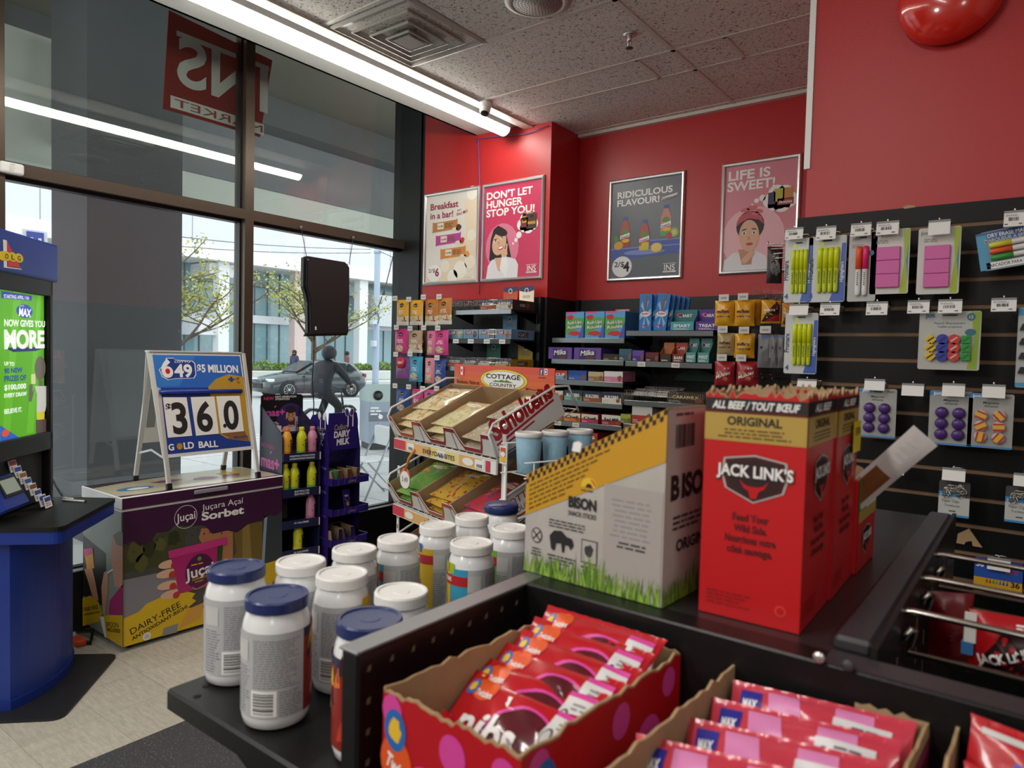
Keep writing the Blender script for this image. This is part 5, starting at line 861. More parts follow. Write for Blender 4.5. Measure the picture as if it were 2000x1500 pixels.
s.build('side_panel', t); s = MB(); s.prism([(0, 0, 0), (D_, 0, 0), (D_, zt-.08, 0), (.04, zt-.05, 0), (0, zh, 0)], (0, 0, .006), CADD, MX(((0, 0, 1, W_), (1, 0, 0, 0), (0, 1, 0, 0), (0, 0, 0, 1)))); s.build('side_panel', t); MB().box((0, D_-.006, 0), (W_, D_, zt-.1), CADD).build('back_panel', t)
trays = [zz(610, 850), zz(605, 1105), zz(605, 1360)]
for i, z_ in enumerate(trays):
    l = MB(); l.box((0, -.05, z_), (W_+.03, D_-.01, z_+.006), CADD); l.box((-.01, -.055, z_), (W_+.04, -.05, z_+.045), CAD); l.box((-.012, -.055, z_), (-.006, .1, z_+.05), CAD); l.box((W_+.034, -.055, z_), (W_+.04, .1, z_+.05), CAD); f = Fr(l, (0, -.0553, 0)); f.text('Cadbury', W_*.6, z_+.014, .016, mat('b9a26a'), 1, .07, 'c', 0, .3, .05)
    for k in range(4): f.poly([(.03+.05*k, z_), (.034+.05*k, z_), (.046+.05*k, z_+.045), (.04+.05*k, z_+.045)], mat('5a50a0'), 1)
    l.build('tray', t)
    bk = MB(); bk.add([(0, .06, z_+.01), (W_, .06, z_+.01), (W_, D_-.01, z_+.24), (0, D_-.01, z_+.24)], [(0, 1, 2, 3), (3, 2, 1, 0)], CADD); bk.build('slanted_back', t)
def ucarton(name, label, M, w, d, h, col, kr=None, group=None, front=None, cut=.45, dip=.62, rim=None, hb=None):
    """open display carton, low scooped front, sloping sides; local x right, y back"""
    t = T(name, label, 'carton', M=M, group=group); hb = hb or h; e = .003
    n = 10; a0, a1 = w*(1-cut)/2*.75, w-w*(1-cut)/2; top = [(0, h)]+[(a0*.55, h)]
    for i in range(n+1): q = i/n; top.append((a0*.55+(a1-a0*.55)*q, h-(h*dip)*max(0, min(1, (1-abs(2*q-1))*2.6))**.8))
    top += [(w, h)]
    b = MB(); A = MX(((1, 0, 0, 0), (0, 0, 1, 0), (0, 1, 0, 0), (0, 0, 0, 1))); b.prism([(x, z, 0) for x, z in [(0, 0)]+[(w, 0)]+top[::-1]], (0, 0, e), col, A)
    for x in (0, w-e): b.prism([(0, 0, 0), (d, 0, 0), (d, hb, 0), (0, h, 0)], (0, 0, e), KRAFT, MX(((0, 0, 1, x), (1, 0, 0, 0), (0, 1, 0, 0), (0, 0, 0, 1))))
    b.box((0, d-e, 0), (w, d, hb), KRAFT); b.box((0, 0, 0), (w, d, e), KRAFT)
    if rim:
        f = Fr(b, (0, -.0003, 0)); 
        for (xa, za), (xb, zb) in zip(top, top[1:]): f.poly([(xa, za-.016), (xb, zb-.016), (xb, zb), (xa, za)] if abs(za-zb) < .004 else [(xa-.0, za-.018), (xb, zb-.018), (xb, zb), (xa, za)], rim, 1)
    for sd in ((1,) if True else ()):
        f = Fr(b, (w+.0003, 0, 0), (0, 1, 0)); f.poly([(0, 0), (d, 0), (d, hb), (0, h)], col, 1)
        if front: front(f)
    b.build('carton_body', t); return t
for i, (x, lb) in enumerate(((.005, 'open brown carton with green wrapper on the top tray of the purple display'), (.085, 'middle open brown carton on the top tray of the purple display'), (.165, 'right open brown carton on the top tray of the purple display'))):
    c = ucarton('chocolate_carton', lb, CM @ MX.Translation((x, -.045, trays[0]+.008)) @ MX.Rotation(-.25, 4, 'X'), .075, .15, .09, mat('4a2a2a', .5), group='open chocolate cartons', hb=.13)
    if i == 0: g = MB(); g.box((.01, .02, .02), (.06, .14, .1), mat('2f8a5c', .4), .006); g.build('green_wrapper', c)
for x, lb in ((.005, 'open brown carton on the lowest tray of the purple display, left'), (.11, 'open brown carton on the lowest tray of the purple display, right')): ucarton('chocolate_carton', lb, CM @ MX.Translation((x, -.045, trays[2]+.008)) @ MX.Rotation(-.2, 4, 'X'), .09, .15, .1, CADD, group='open chocolate cartons', hb=.14)
b, f = bagmesh(.065, .15, .014, CAD, crimp=.05); f.text('MILK', 0, .1, .014, WH, 1, .035, 'c', .03); f.ell(0, .05, .013, .015, mat('c9a84a'), 1); f.line([(-.02, .09), (0, .06), (.02, .09)], .003, mat('c9a84a'), 1); o = b.build('chocolate_bar', M=CM @ MX.Translation((.15, -.02, trays[1]+.012)) @ MX.Rotation(-.2, 4, 'X')); tag(o, 'single upright purple chocolate bar with a gold medal on the middle tray', 'chocolate bar')
# ================================================================ white wire rack of snack cartons
RA = axes((-2.198, 2.084, 0), (.96, -.28, 0)); t = T('wire_rack', 'white wire snack rack with an orange header sign', 'display rack', M=RA); RW, RD_ = .752, .36
fp = Fr(MB(), (-2.198, 2.084, 0), (.96, -.28, 0)); z1 = 1.27; z2 = .985; z3 = .70; tilt = math.radians(25)
for x in (-.012, RW+.012):
    for y in (.02, RD_+.06):
        p = MB(); p.box((x-.009, y-.002, .0), (x+.009, y+.002, 1.2 if y > .1 else (1.14 if x < .1 else 1.36)), WWIRE); 
        for k in range(28): p.box((x-.003, y-.0028, .1+.045*k), (x+.003, y-.0018, .118+.045*k), DGR) if .1+.045*k < 1.1 else 0
        p.build('post', t)
for i, z_ in enumerate((z1, z2, z3)):
    s = MB(); TM = MX.Translation((0, 0, z_)) @ MX.Rotation(tilt, 4, 'X')
    for k in range(16): x = RW*k/15; s.tube([TM @ V((x, 0, .045 if k in (0, 15) else .0)), TM @ V((x, 0, 0)), TM @ V((x, RD_+.04, 0))], .002, WWIRE, 5)
    for y in (0, .12, .24, RD_+.04): s.tube([TM @ V((0, y, -.003)), TM @ V((RW, y, -.003))], .003, WWIRE, 5)
    for x in (-.004, RW+.004): s.tube([TM @ V((x, 0, -.01)), TM @ V((x, 0, .1)), TM @ V((x, .03, .125)), TM @ V((x, RD_-.03, .125)), TM @ V((x, RD_+.03, .1)), TM @ V((x, RD_+.04, -.01))], .0045, WWIRE, 6)
    s.build('wire_shelf', t)
    l = MB(); l.box((0, -.012, z_-.05), (RW+.01, -.004, z_-.004), WHP); f = Fr(l, (0, -.0123, z_-.047)); f.rect(0, 0, RW*.14, .04, mat('d13a4c'), 1); f.rect(RW*.14, 0, RW*.28, .04, mat('e6b26a'), 1); f.rect(RW*.4, 0, RW*.3, .04, mat('ead889'), 1); f.rect(RW*.7, 0, RW*.2, .04, mat('e0b07a'), 1); f.rect(RW*.93, 0, RW*.04, .04, mat('c93046'), 1)
    for x in ((.2, .53, .88) if i == 0 else (.5,)): f.rect(x*RW-.03, .004, .06, .032, WH, 2); f.bars(x*RW-.018, .008, .036, .012, INK, 3, 9)
    f.text(('EVERYDAY BITES', "IT'S ALL GOOD", 'SWEET TREATS')[i], RW*(.5 if i == 0 else .48), .01, .018, INK, 4, .24 if i == 0 else .16, 'c', .01); f.ell(RW*(.78 if i == 0 else .2), .02, .04, .017, YEL, 2); f.ell(RW*(.78 if i == 0 else .2), .02, .036, .014, WH, 3); l.build('label_strip', t)
br = MB()
for x in (-.012, RW+.012):
    for z_ in (.12, .55, 1.05): br.tube([(x, .02, z_), (x, RD_+.06, z_+.05)], .004, WWIRE, 5)
br.tube([(-.02, RD_+.06, .17), (RW+.02, RD_+.06, .17)], .006, WWIRE, 5); br.build('braces', t)
# header sign
h = MB(); hy = .315; fw = Fr(h, tuple(RA @ V((0, hy, 0))), (.96, -.28, 0)); (xa, za), (xb, zb), (xc, zc) = fw.q(888, 714), fw.q(1084, 716), fw.q(1088, 803); za = (za+zb)/2
h.box((xa, hy, 1.30), (xb, hy+.004, za), mat('d8512f', .4)); f = Fr(h, (0, hy-.0003, 0)); Hh = za-1.30
for k in range(10):
    c0 = [0xd6, 0x4a, 0x30]; c1 = [0xf0, 0xc8, 0x22]; q = k/9; f.rect(xa, za-Hh*(k+1)/10, xb-xa, Hh/10, mat('%02x%02x%02x' % tuple(int(a+(b-a)*q) for a, b in zip(c0, c1)), .4), .5)
Z = ZM(740, 700, 4.1675); qq = lambda x, y: fw.q(*Z(x, y)); ox, oz = qq(1012, 178); a_ = qq(1215, 178)[0]-ox; b_ = oz-qq(1012, 266)[1]
f.ell(ox, oz, a_, b_, INK, 1, 40); f.ell(ox, oz, a_*.985, b_*.975, mat('e8d23a', .4), 2, 40); f.ell(ox, oz, a_*.87, b_*.83, INK, 3, 40); f.ell(ox, oz, a_*.855, b_*.81, WH, 4, 40)
f.text('COTTAGE', ox, oz+b_*.12, b_*.42, INK, 5, a_*1.45, 'c', .025); f.text('COUNTRY', ox, oz-b_*.6, b_*.3, INK, 5, a_*1.12, 'c', .015); f.poly([(ox-a_*.45, oz-b_*.2), (ox-a_*.3, oz-b_*.02), (ox-a_*.2, oz-b_*.1), (ox-a_*.05, oz+b_*.05), (ox+a_*.1, oz-b_*.08), (ox+a_*.2, oz-b_*.0), (ox+a_*.45, oz-b_*.2)], mat('3f8f46'), 5); f.poly([(ox+a_*.05, oz-b_*.1), (ox+a_*.17, oz+b_*.05), (ox+a_*.3, oz-b_*.1)], mat('c23b2c'), 6)
f.text('Bonbons, Noix et', (xa+ox-a_)/2+.01, oz-b_*.6, .017, INK, 4, (ox-a_-xa)*.85, 'c', .005); f.text('Mélange Montagnard', (xb+ox+a_)/2-.01, oz-b_*.85, .017, INK, 4, (xb-ox-a_)*1.0, 'c', .005)
x, y = qq(678, 98); f.poly([(x-.02, y-.018), (x+.02, y-.022), (x+.02, y+.015), (x-.02, y+.02)], WH, 3); f.poly([(x-.02, y-.018), (x-.01, y-.019), (x-.01, y+.018), (x-.02, y+.02)], mat('cf3030'), 4); f.poly([(x+.01, y-.021), (x+.02, y-.022), (x+.02, y+.015), (x+.01, y+.017)], mat('cf3030'), 4); f.blob(x, y, .007, .008, mat('cf3030'), 4, j=.4)
x, y = qq(1326, 112); f.rrect(x-.012, y-.012, .022, .026, .003, mat('3a3f86'), 3); f.text('f', x, y-.009, .018, WH, 4, None, 'c', .04); x, y = qq(1362, 112); f.rrect(x-.011, y-.011, .022, .024, .005, WH, 3); f.rrect(x-.008, y-.008, .016, .018, .004, mat('8a4a8a'), 4); f.ell(x, y+.001, .005, .005, WH, 5); f.fine(x-.045, y-.026, .06, .006, INK, 1, 3); h.build('header_sign', t)
# cartons on the rack
def sch(f): 
    f.text('Scholtens', .02, .055, .075, mat('b3202e', .4), 2, .3, 'l', .045, 0, .12); f.line([(.02, .04), (.31, .075)], .009, mat('b3202e', .4), 2); f.line([(.02, .022), (.2, .044)], .007, mat('b3202e', .4), 2)
def cot(f):
    f.ell(.17, .07, .13, .055, mat('b4472c', .4), 2); f.ell(.17, .07, .12, .047, WH, 3); f.text('COTTAGE', .17, .07, .026, mat('b4472c', .4), 4, .19, 'c', .01); f.text('COUNTRY', .17, .035, .02, mat('b4472c', .4), 4, .14, 'c', .01)
WCT = mat('dedcd8', .45, name='white_carton'); RIM1 = mat('b8562c', .45); RIM2 = mat('8f1f2b', .45); CWD = RW/3
places = ['left', 'middle', 'right']
SNK = [('cream', ['e0cfa4', 'd8bd84', 'c9a264']), ('banana', ['ddd3a0', '7aa05a', 'cdbb88']), ('mixed nut', ['b8a890', '8d7a5c', 'd0c4ac']), ('green candy', ['6fae4a', 'd6d0b4', '94a860']), ('jelly fruit', ['c9a23a', 'd86a4a', '5a7ab0', 'd8c8b0', '6f9a3c', 'b83a3a']), ('rainbow candy', ['c23a4a', 'd0a02a', '5a3a7a', '3f8a3c', 'd8702c', '2f5a9c'])]
SEE = clear('snack_bag_film', (.97, .96, .94), 1.5, .12, .04, (230, 230, 225))
_cd = {}
def candy(cols, sc=85):
    k = tuple(cols)
    if k in _cd: return _cd[k]
    m = bpy.data.materials.new('sweets_seen_through_film'); m.use_nodes = True; nt = m.node_tree; b = nt.nodes['Principled BSDF']; v = nt.nodes.new('ShaderNodeTexVoronoi'); v.inputs['Scale'].default_value = sc
    tc = nt.nodes.new('ShaderNodeTexCoord'); r = nt.nodes.new('ShaderNodeValToRGB'); r.color_ramp.interpolation = 'CONSTANT'; sp = nt.nodes.new('ShaderNodeSeparateColor')
    e = r.color_ramp.elements; cs = list(cols)+['e9e6da']
    for i, c in enumerate(cs):
        x = e[i] if i < 2 else e.new(0); x.position = i/len(cs); x.color = lin(c)
    nt.links.new(tc.outputs['Object'], v.inputs[0]); nt.links.new(v.outputs['Color'], sp.inputs[0]); nt.links.new(sp.outputs[0], r.inputs[0]); nt.links.new(r.outputs[0], b.inputs['Base Color'])
    b.inputs['Roughness'].default_value = .25; b.inputs['Coat Weight'].default_value = .4; _cd[k] = m; return m
def snackbag(M, w, h, cols, label, group, seed, lab=True, th=.028):
    m_ = candy(cols)
    b, f = bagmesh(w, h, th, m_, 12, 14, .05, seed, .2)
    if lab: f.ell(0, h*.8, w*.3, h*.07, YEL, 1); f.ell(0, h*.8, w*.26, h*.055, WH, 2); f.text('COTTAGE', 0, h*.785, h*.035, INK, 3, w*.4); f.rect(-w*.4, h*.55, w*.3, h*.1, mat('d8842c'), 1)
    return tag(b.build('snack_bag', M=M), label, 'snack bag', group)
for row, z_ in enumerate((z1, z2, z3)):
    for i in range(3 if row < 2 else 2):
        TM = RA @ MX.Translation((i*CWD, -.002, z_+.006)) @ MX.Rotation(tilt, 4, 'X'); rim = (RIM1, RIM2, RIM2)[i] if row == 0 else (RIM2, RIM1, RIM1)[i]
        if row == 2: rim = RIM1
        lb = 'white snack carton with %s scooped rim, %s on the %s rack shelf' % ('rust' if rim == RIM1 else 'maroon', places[i], ('top', 'middle', 'bottom')[row])
        ucarton('snack_carton', lb, TM, CWD-.003, RD_-.02, .088, WCT, group='scooped snack cartons on the wire rack', front=(sch if row == 0 else cot) if i == 2 else None, cut=.62, dip=.75, rim=rim)
        nm, cols = SNK[(row*3+i) % 6] if row < 2 else ('maroon', ['7a2030', '5a1a2a', '9a3040']); nb = (5, 4, 4)[i] if row == 0 else (4 if row == 1 else 2)
        for k in range(nb):
            y0_ = .012+.03*(k % 2); zz_ = .006+.016*k; long = (row == 0 and i == 0)
            last = k == nb-1
            B = TM @ MX.Translation((CWD/2, y0_+(.1 if last and (long or (row == 0 and i == 2)) else 0), zz_+.01)) @ MX.Rotation(-math.pi/2, 4, 'X') @ MX.Rotation(R.uniform(-.06, .06), 4, 'Y')
            snackbag(B, CWD*.8, .2, cols, 'clear %s snack bag, %s in the %s carton of the %s rack shelf' % (nm, ('lowest', 'second', 'third', 'fourth', 'top')[k] if k < nb-1 else 'topmost', places[i], ('top', 'middle', 'bottom')[row]), 'clear snack bags in the rack cartons', row*50+i*9+k, k == nb-1)
# price flag
b = MB(); b.tube([(.19, -.013, z1-.03), (.17, -.03, z1-.07), (.155, -.035, z1-.12)], .006, mat('d9892c'), 6); f = Fr(b, (.15, -.036, z1-.155)); b.cyl((.15, -.034, z1-.155), (.15, -.036, z1-.155), .045, mat('c85a2c'), 24); f.ell(0, -.006, .042, .036, WH, 1, 24); f.text('3.49', 0, -.015, .022, INK, 2, .05, 'c', .0); b.build('price_flag', t)
# cotton candy tubs on a side basket
bs = MB(); zs_ = 1.235; X0 = RW+.05
for y in (.02, .14, .26, .34): bs.tube([(X0, y, zs_), (X0+.13, y, zs_), (X0+.13, y, zs_+.05)], .003, WWIRE, 5)
for x, z_ in ((X0, zs_), (X0+.13, zs_), (X0+.13, zs_+.05), (X0, zs_+.1)): bs.tube([(x, -.02, z_), (x, .36, z_)], .003, WWIRE, 5)
bs.tube([(X0, .0, .3), (X0, .0, zs_+.1)], .006, WWIRE, 6); bs.build('side_basket', t)
g = MB(); g.box((X0-.02, -.012, zs_+.03), (X0+.02, -.01, zs_+.09), WH); f = Fr(g, (X0-.015, -.0122, zs_+.035)); f.rect(0, 0, .03, .05, mat('c8602c'), 1); f.rect(0, 0, .03, .02, YEL, 2); f.ell(.015, .028, .013, .009, WH, 3); g.build('basket_label', t)
TUB = mat('8fb9cf', .55, name='pale_blue_cotton_candy', var=.12, vs=30, bump=.3, bs=40)
for i, lb in enumerate(('nearest pale blue cotton candy tub beside the rack', 'middle pale blue cotton candy tub beside the rack', 'farthest pale blue cotton candy tub beside the rack')):
    c = T('candy_tub', lb, 'tub', M=RA @ MX.Translation((X0+.06, .05+.115*i, zs_+.004)) @ MX.Scale(.8, 4), group='pale blue cotton candy tubs'); b = MB(); b.lathe([(.043, 0), (.046, .003), (.056, .155)], TUB, 28); b.build('tub', c)
    l = MB(); l.lathe([(.0575, .152), (.06, .154), (.06, .168), (.057, .172), (.05, .171), (.048, .168)], WHP, 28); l.build('lid', c)
# ================================================================ shelving on the red pier and back wall
SHM = mat('26282c', .35, .3, name='black_shelf_steel'); LIPM = mat('8a8c90', .28, .8, name='steel_shelf_edge'); PEG = mat('17181a', .5); HOLE = mat('020202', .9); TAGW = mat('e3e1db', .5)
def gondola(label, px0, px1, yb, z1):
    t = T('shelving_unit', label, 'shelving', ((px0+px1)/2, yb, 0)); b = MB(); b.box((px0, yb-.02, 0), (px1, yb, z1), PEG); r = int((z1-1.2)/.0508); n = int((px1-px0)/.0508)
    for j in range(r):
        for i in range(n): x, z = px0+.025+i*.0508, 1.21+j*.0508; b.add([(x-.004, yb-.0204, z-.004), (x+.004, yb-.0204, z-.004), (x+.004, yb-.0204, z+.004), (x-.004, yb-.0204, z+.004)], [(0, 1, 2, 3)], HOLE)
    b.wb('pegboard_back', t)
    for x in (px0, px1-.03): u = MB(); u.box((x, yb-.05, 0), (x+.03, yb-.021, z1), BLK); u.wb('upright', t)
    u = MB(); u.box((px0, yb-.42, 0), (px1, yb-.02, .15), BLK); u.wb('base', t); return t
def shelf(t, x0, x1, yf, yb, z, tags=(), fence=False, lipm=None, h=.032):
    s = MB(); s.box((x0, yf, z-.012), (x1, yb-.055, z), SHM)
    for x in (x0, x1-.004): s.add([(x, yf+.02, z-.012), (x, yb-.055, z-.012), (x, yb-.055, z-.09)], [(0, 1, 2), (2, 1, 0)], SHM)
    s.wb('shelf', t); l = MB(); l.box((x0, yf-.006, z-h), (x1, yf, z+.002), lipm or LIPM, .002)
    for u in tags: x = x0+(x1-x0)*u; f = Fr(l, (x, yf-.0062, z-h+.001)); f.rect(-.027, 0, .054, h*.95, TAGW, 1); f.bars(-.018, h*.3, .036, h*.3, GRY, 2, 8)
    l.wb('shelf_edge', t)
    if fence:
        w = MB()
        for k in range(int((x1-x0)/.0125)+1): x = x0+k*.0125; w.tube([(x, yf+.003, z), (x, yf+.003, z+.068)], .0011, CHR, 4)
        for q in (.002, .035, .068): w.tube([(x0, yf+.003, z+q), (x1, yf+.003, z+q)], .0016, CHR, 4)
        w.wb('wire_fence', t)
def pbox(name, label, cat, c, w, d, h, col, draw=None, group=None, rz=0, side=None, top=None, lid=None, bev=.0015):
    """printed carton: c = front bottom centre; front towards -y"""
    t = T(name, label, cat, c, rz, group); b = MB()
    if top:      # open tray
        e = .003; b.box((-w/2, 0, 0), (w/2, e, h), col); b.box((-w/2, d-e, 0), (w/2, d, h), col); b.box((-w/2, 0, 0), (-w/2+e, d, h), col); b.box((w/2-e, 0, 0), (w/2, d, h), col); b.box((-w/2, 0, 0), (w/2, d, e), KRAFT); b.box((-w/2+e, e, h*.55), (w/2-e, d-e, h*.6), top)
        for k in range(4): b.box((-w/2+.006+(w-.012)*k/4, e+.004, h*.6), (-w/2+.002+(w-.012)*(k+1)/4, d-e-.01, h*.85), top, .004)
    else: b.box((-w/2, 0, 0), (w/2, d, h), col, bev)
    if draw: draw(Fr(b, (0, -.0004, 0)), w, h)
    if side: f = Fr(b, (w/2+.0004, 0, 0), (0, 1, 0)); side(f, d, h)
    b.build('carton', t)
    if lid: l = MB(); lid(l, w, d, h); l.build('lid_flap', t)
    return t
def two(tx, c1, c2, tc=WH, frac=.5, s=1.0):
    def d(f, w, h):
        f.rect(-w/2, 0, w, h*frac, mat(c2, .4), 1); f.rect(-w/2, h*frac, w, h*(1-frac), mat(c1, .4), 1)
        if tx: f.text(tx, 0, h*.42, h*.3*s, tc, 3, w*.72, 'c', .03)
        f.blob(w*.34, h*.35, w*.12, h*.28, mat('8a5a34', .5), 2, seed=len(tx or 'a')); f.fine(-w*.45, h*.08, w*.4, h*.2, LGR, 2, 2)
    return d
def hook(parent, x, y0, y1, z, tag_=True, w=.055, h=.034, clear_=False):
    o = MB(); o.tube([(x, y0, z), (x, y1+.01, z), (x, y1, z+.012)], .0022, CHR, 5); o.tube([(x-.012, y0, z+.015), (x-.012, y1+.0, z+.03), (x, y1, z+.03)], .0015, CHR, 4); p = o.wb('peg_hook', parent)
    if tag_: g = MB(); g.box((x-w/2, y1-.004, z+.004), (x+w/2, y1-.002, z+.004+h), CLR if clear_ else TAGW); f = Fr(g, (x, y1-.0042, z+.004)); f.bars(-.018, h*.35, .036, h*.25, GRY, 1, 9) if not clear_ else None; g.wb('price_tag', p)
# ---- pier unit
GA = gondola('black pegboard shelving unit on the red pier with snack bar trays', -4.03, -2.835, 4.10, 2.055); YA = 3.75
for i, (z, tg) in enumerate(((1.947, ()), (1.743, (.16, .4, .65, .88)), (1.545, ()), (1.36, ()))): shelf(GA, -3.45, -2.862, YA, 4.10, z, tg, i < 3, mat('3b3d40', .35, .5) if i == 1 else None)
def flap(c1, c2):
    def l(m, w, d, h):
        m.box((-w/2+.005, d-.006, h), (w/2-.005, d-.003, h+.115), mat(c1, .5)); f = Fr(m, (0, d-.0064, h)); f.poly([(-w/2+.005, .115), (w/2-.005, .115), (w/2-.005, .085), (0, .07), (-w/2+.005, .085)], mat(c2, .5), 1); f.ell(0, .085, .018, .018, WH, 2, 16); f.ell(0, .085, .013, .013, mat('3a4a6a'), 3, 14); f.fine(-.04, .03, .08, .02, GRY, 2, 2, al='c')
    return l
def sideclif(tx, c): return lambda f, d, h: (f.rect(0, 0, d, h, mat(c, .45), 1), f.rect(d*.3, h*.25, d*.28, h*.5, INK, 2), f.text(tx, d*.44, h*.35, h*.3, WH, 3, d*.24, 'c', .03), f.blob(d*.68, h*.5, d*.08, h*.32, mat('9a5a34'), 2))
w = .143
for i, (x, tx, c1, c2, tp_, lf, lb) in enumerate(((-3.08, 'BUILDERS', '26304c', 'c8552f', 'd86a3a', flap('cf5a34', '3a4468'), 'orange and navy snack bar tray with raised flap on the top pier shelf'), (-2.935, 'BUILDERS', '26304c', 'e9e2d0', 'e8dcc0', flap('efe8d6', '3a4468'), 'cream and navy snack bar tray with raised flap on the top pier shelf'))): pbox('bar_tray', lb, 'snack tray', (x, YA+.012, 1.949), w-.004, .26, .066, KRAFT, two(tx, c1, c2), 'snack bar trays on the pier shelves', 0, sideclif(tx, '4a3a3a') if i else None, mat(tp_, .35), lf)
for i, (cc, nm, lf) in enumerate((('e3d27c', 'pale yellow', None), ('7a4a3a', 'brown', None), ('b87a4a', 'tan', flap('7fb0d8', '5a94c4')), ('c8643a', 'rust', None))):
    def dr(f, w, h, cc=cc): f.rect(-w/2, 0, w, h, mat('7db0d6', .4), 1); f.rect(-w*.36, h*.5, w*.42, h*.32, INK, 2); f.rect(-w*.35, h*.52, w*.4, h*.28, mat('b52a30', .4), 2.5); f.text('CLIF', -w*.15, h*.56, h*.2, WH, 3, w*.3, 'c', .03); f.blob(w*.28, h*.45, w*.13, h*.38, mat(cc, .5), 2, seed=5)
    pbox('bar_tray', 'sky blue bar tray with %s wrappers, %s from left on the middle pier shelf' % (nm, ('first', 'second', 'third', 'fourth')[i]), 'snack tray', (-3.378+w*1.02*i, YA+.012, 1.745), w-.004, .27, .068, KRAFT, dr, 'snack bar trays on the pier shelves', 0, sideclif('CLIF', '7db0d6') if i == 3 else None, mat(cc, .35), lf)
for i, (c2, nm, lf) in enumerate((('c8603c', 'orange', None), ('5fae9c', 'mint', flap('4f9a88', '3f8a78')), ('e8e2d6', 'white', None), ('d3b23c', 'mustard', flap('c9a82c', 'b0901c')))): pbox('bar_tray', '%s and navy snack bar tray, %s from left on the lower pier shelf' % (nm, ('first', 'second', 'third', 'fourth')[i]), 'snack tray', (-3.378+w*1.02*i, YA+.012, 1.547), w-.004, .27, .06, KRAFT, two('BUILDERS', '26304c', c2), 'snack bar trays on the pier shelves', 0, sideclif('BUILDERS', 'c9a82c') if i == 3 else None, mat(c2, .35), lf)
pbox('bar_tray', 'navy snack bar tray half hidden behind the orange rack sign', 'snack tray', (-3.36, YA+.012, 1.362), w, .27, .06, KRAFT, two('BUILDERS', '26304c', '3a3a44'), 'snack bar trays on the pier shelves', 0, None, mat('b88a5a', .4))
GRAN = ['d9c49a', 'b08a58', '7a5a3a', '9c3a4a']
def pegbag(label, x0, x1, v0, v1, y, col, style=0, group='granola bags on the pier pegs', name='granola_bag', cat='snack bag', draw=None, ry=0, th=.035):
    A, B = ony(x0, v0, y), ony(x1, v1, y); w, h = B.x-A.x, A.z-B.z; mc = mat(col, .3, bump=.05, bs=30); cd = candy(GRAN, 90)
    cell = (lambda u, v: mat('e8e3d8', .35) if v < .13 else (cd if v < .34 else mc)) if style == 1 else (lambda u, v: mc)
    b, f = bagmesh(w, h, th, mc, 10, 14, .05, R.randrange(99), .12, cell)
    if style == 2: f.ell(-w*.08, h*.2, w*.3, h*.15, cd, 1, 18)
    if draw: draw(f, w, h)
    else: f.ell(0, h*.78, w*.17, h*.085, INK, 1, 16); f.text('made', 0, h*.765, h*.03, WH, 2, w*.22); f.fine(-w*.25, h*.44, w*.5, h*.16, WH, 3, 1, al='c')
    return tag(b.build(name, M=MX.Translation(((A.x+B.x)/2, y, B.z)) @ MX.Rotation(ry, 4, 'Z')), label, cat, group)
z3 = lambda a, b, c, d: (760+a/7.5, 760+c/7.5, 560+b/7.5, 560+d/7.5)
BG_ = [((115, 195, 290, 565), 'e0a52c', 1, 'leftmost yellow granola pouch on the top pier peg row'), ((310, 200, 500, 560), 'e0a52c', 1, 'second yellow granola pouch on the top pier peg row'), ((530, 190, 715, 565), 'b9742c', 1, 'amber granola pouch third on the top pier peg row'), ((715, 170, 920, 550), 'bd7a34', 1, 'amber granola pouch rightmost on the top pier peg row'),
 ((90, 620, 280, 980), 'c8327c', 2, 'magenta granola pouch leftmost on the second pier peg row'), ((285, 640, 490, 970), 'b89a80', 1, 'tan granola pouch on the second pier peg row'), ((445, 640, 570, 965), '5a3a2a', 0, 'dark brown pouch behind the tan one on the second pier peg row'), ((560, 645, 690, 1000), 'd87a98', 2, 'rose pink granola pouch on the second pier peg row'), ((670, 635, 870, 1005), 'd03a88', 2, 'magenta granola pouch rightmost on the second pier peg row'),
 ((105, 1030, 300, 1350), '8a4a8c', 0, 'purple pouch with a red NEW disc on the third pier peg row'), ((300, 1020, 490, 1395), '3f9cc4', 2, 'sky blue granola pouch on the third pier peg row'), ((530, 1040, 680, 1420), 'e08a98', 2, 'salmon pink granola pouch on the third pier peg row'), ((665, 1060, 830, 1440), '2f4a98', 2, 'royal blue granola pouch rightmost on the third pier peg row'),
 ((110, 1480, 300, 1850), '2a468c', 2, 'royal blue granola pouch leftmost on the lowest pier peg row'), ((340, 1490, 500, 1860), 'c83a84', 2, 'magenta granola pouch second on the lowest pier peg row'), ((510, 1500, 690, 1870), 'd0549a', 2, 'lighter magenta granola pouch third on the lowest pier peg row')]
for i, (q, c, s_, lb) in enumerate(BG_):
    a = z3(*q); y = 3.72+(.06 if i in (6,) else 0)+(.015 if i in (7, 11) else 0); o = pegbag(lb, *a, y, c, s_)
    if i == 9: m = MB(); f = Fr(m, (.005, -.035, .075)); m.cyl((.005, -.03, .12), (.005, -.034, .12), .045, mat('cf2c4c', .4), 24); f.text('NEW', 0, .037, .018, WH, 1, .05, 'c', .02); m.build('new_disc', o)
for a, b in ((90, 170), (290, 185), (505, 150), (735, 145), (110, 595), (310, 610), (510, 600), (715, 605), (100, 990), (310, 985), (705, 1040), (90, 1450), (290, 1465), (495, 1490), (700, 1490)):
    p = ony(760+a/7.5, 560+b/7.5, 3.70); hook(GA, p.x, 4.08, 3.70, p.z-.022, True, .05, .036)
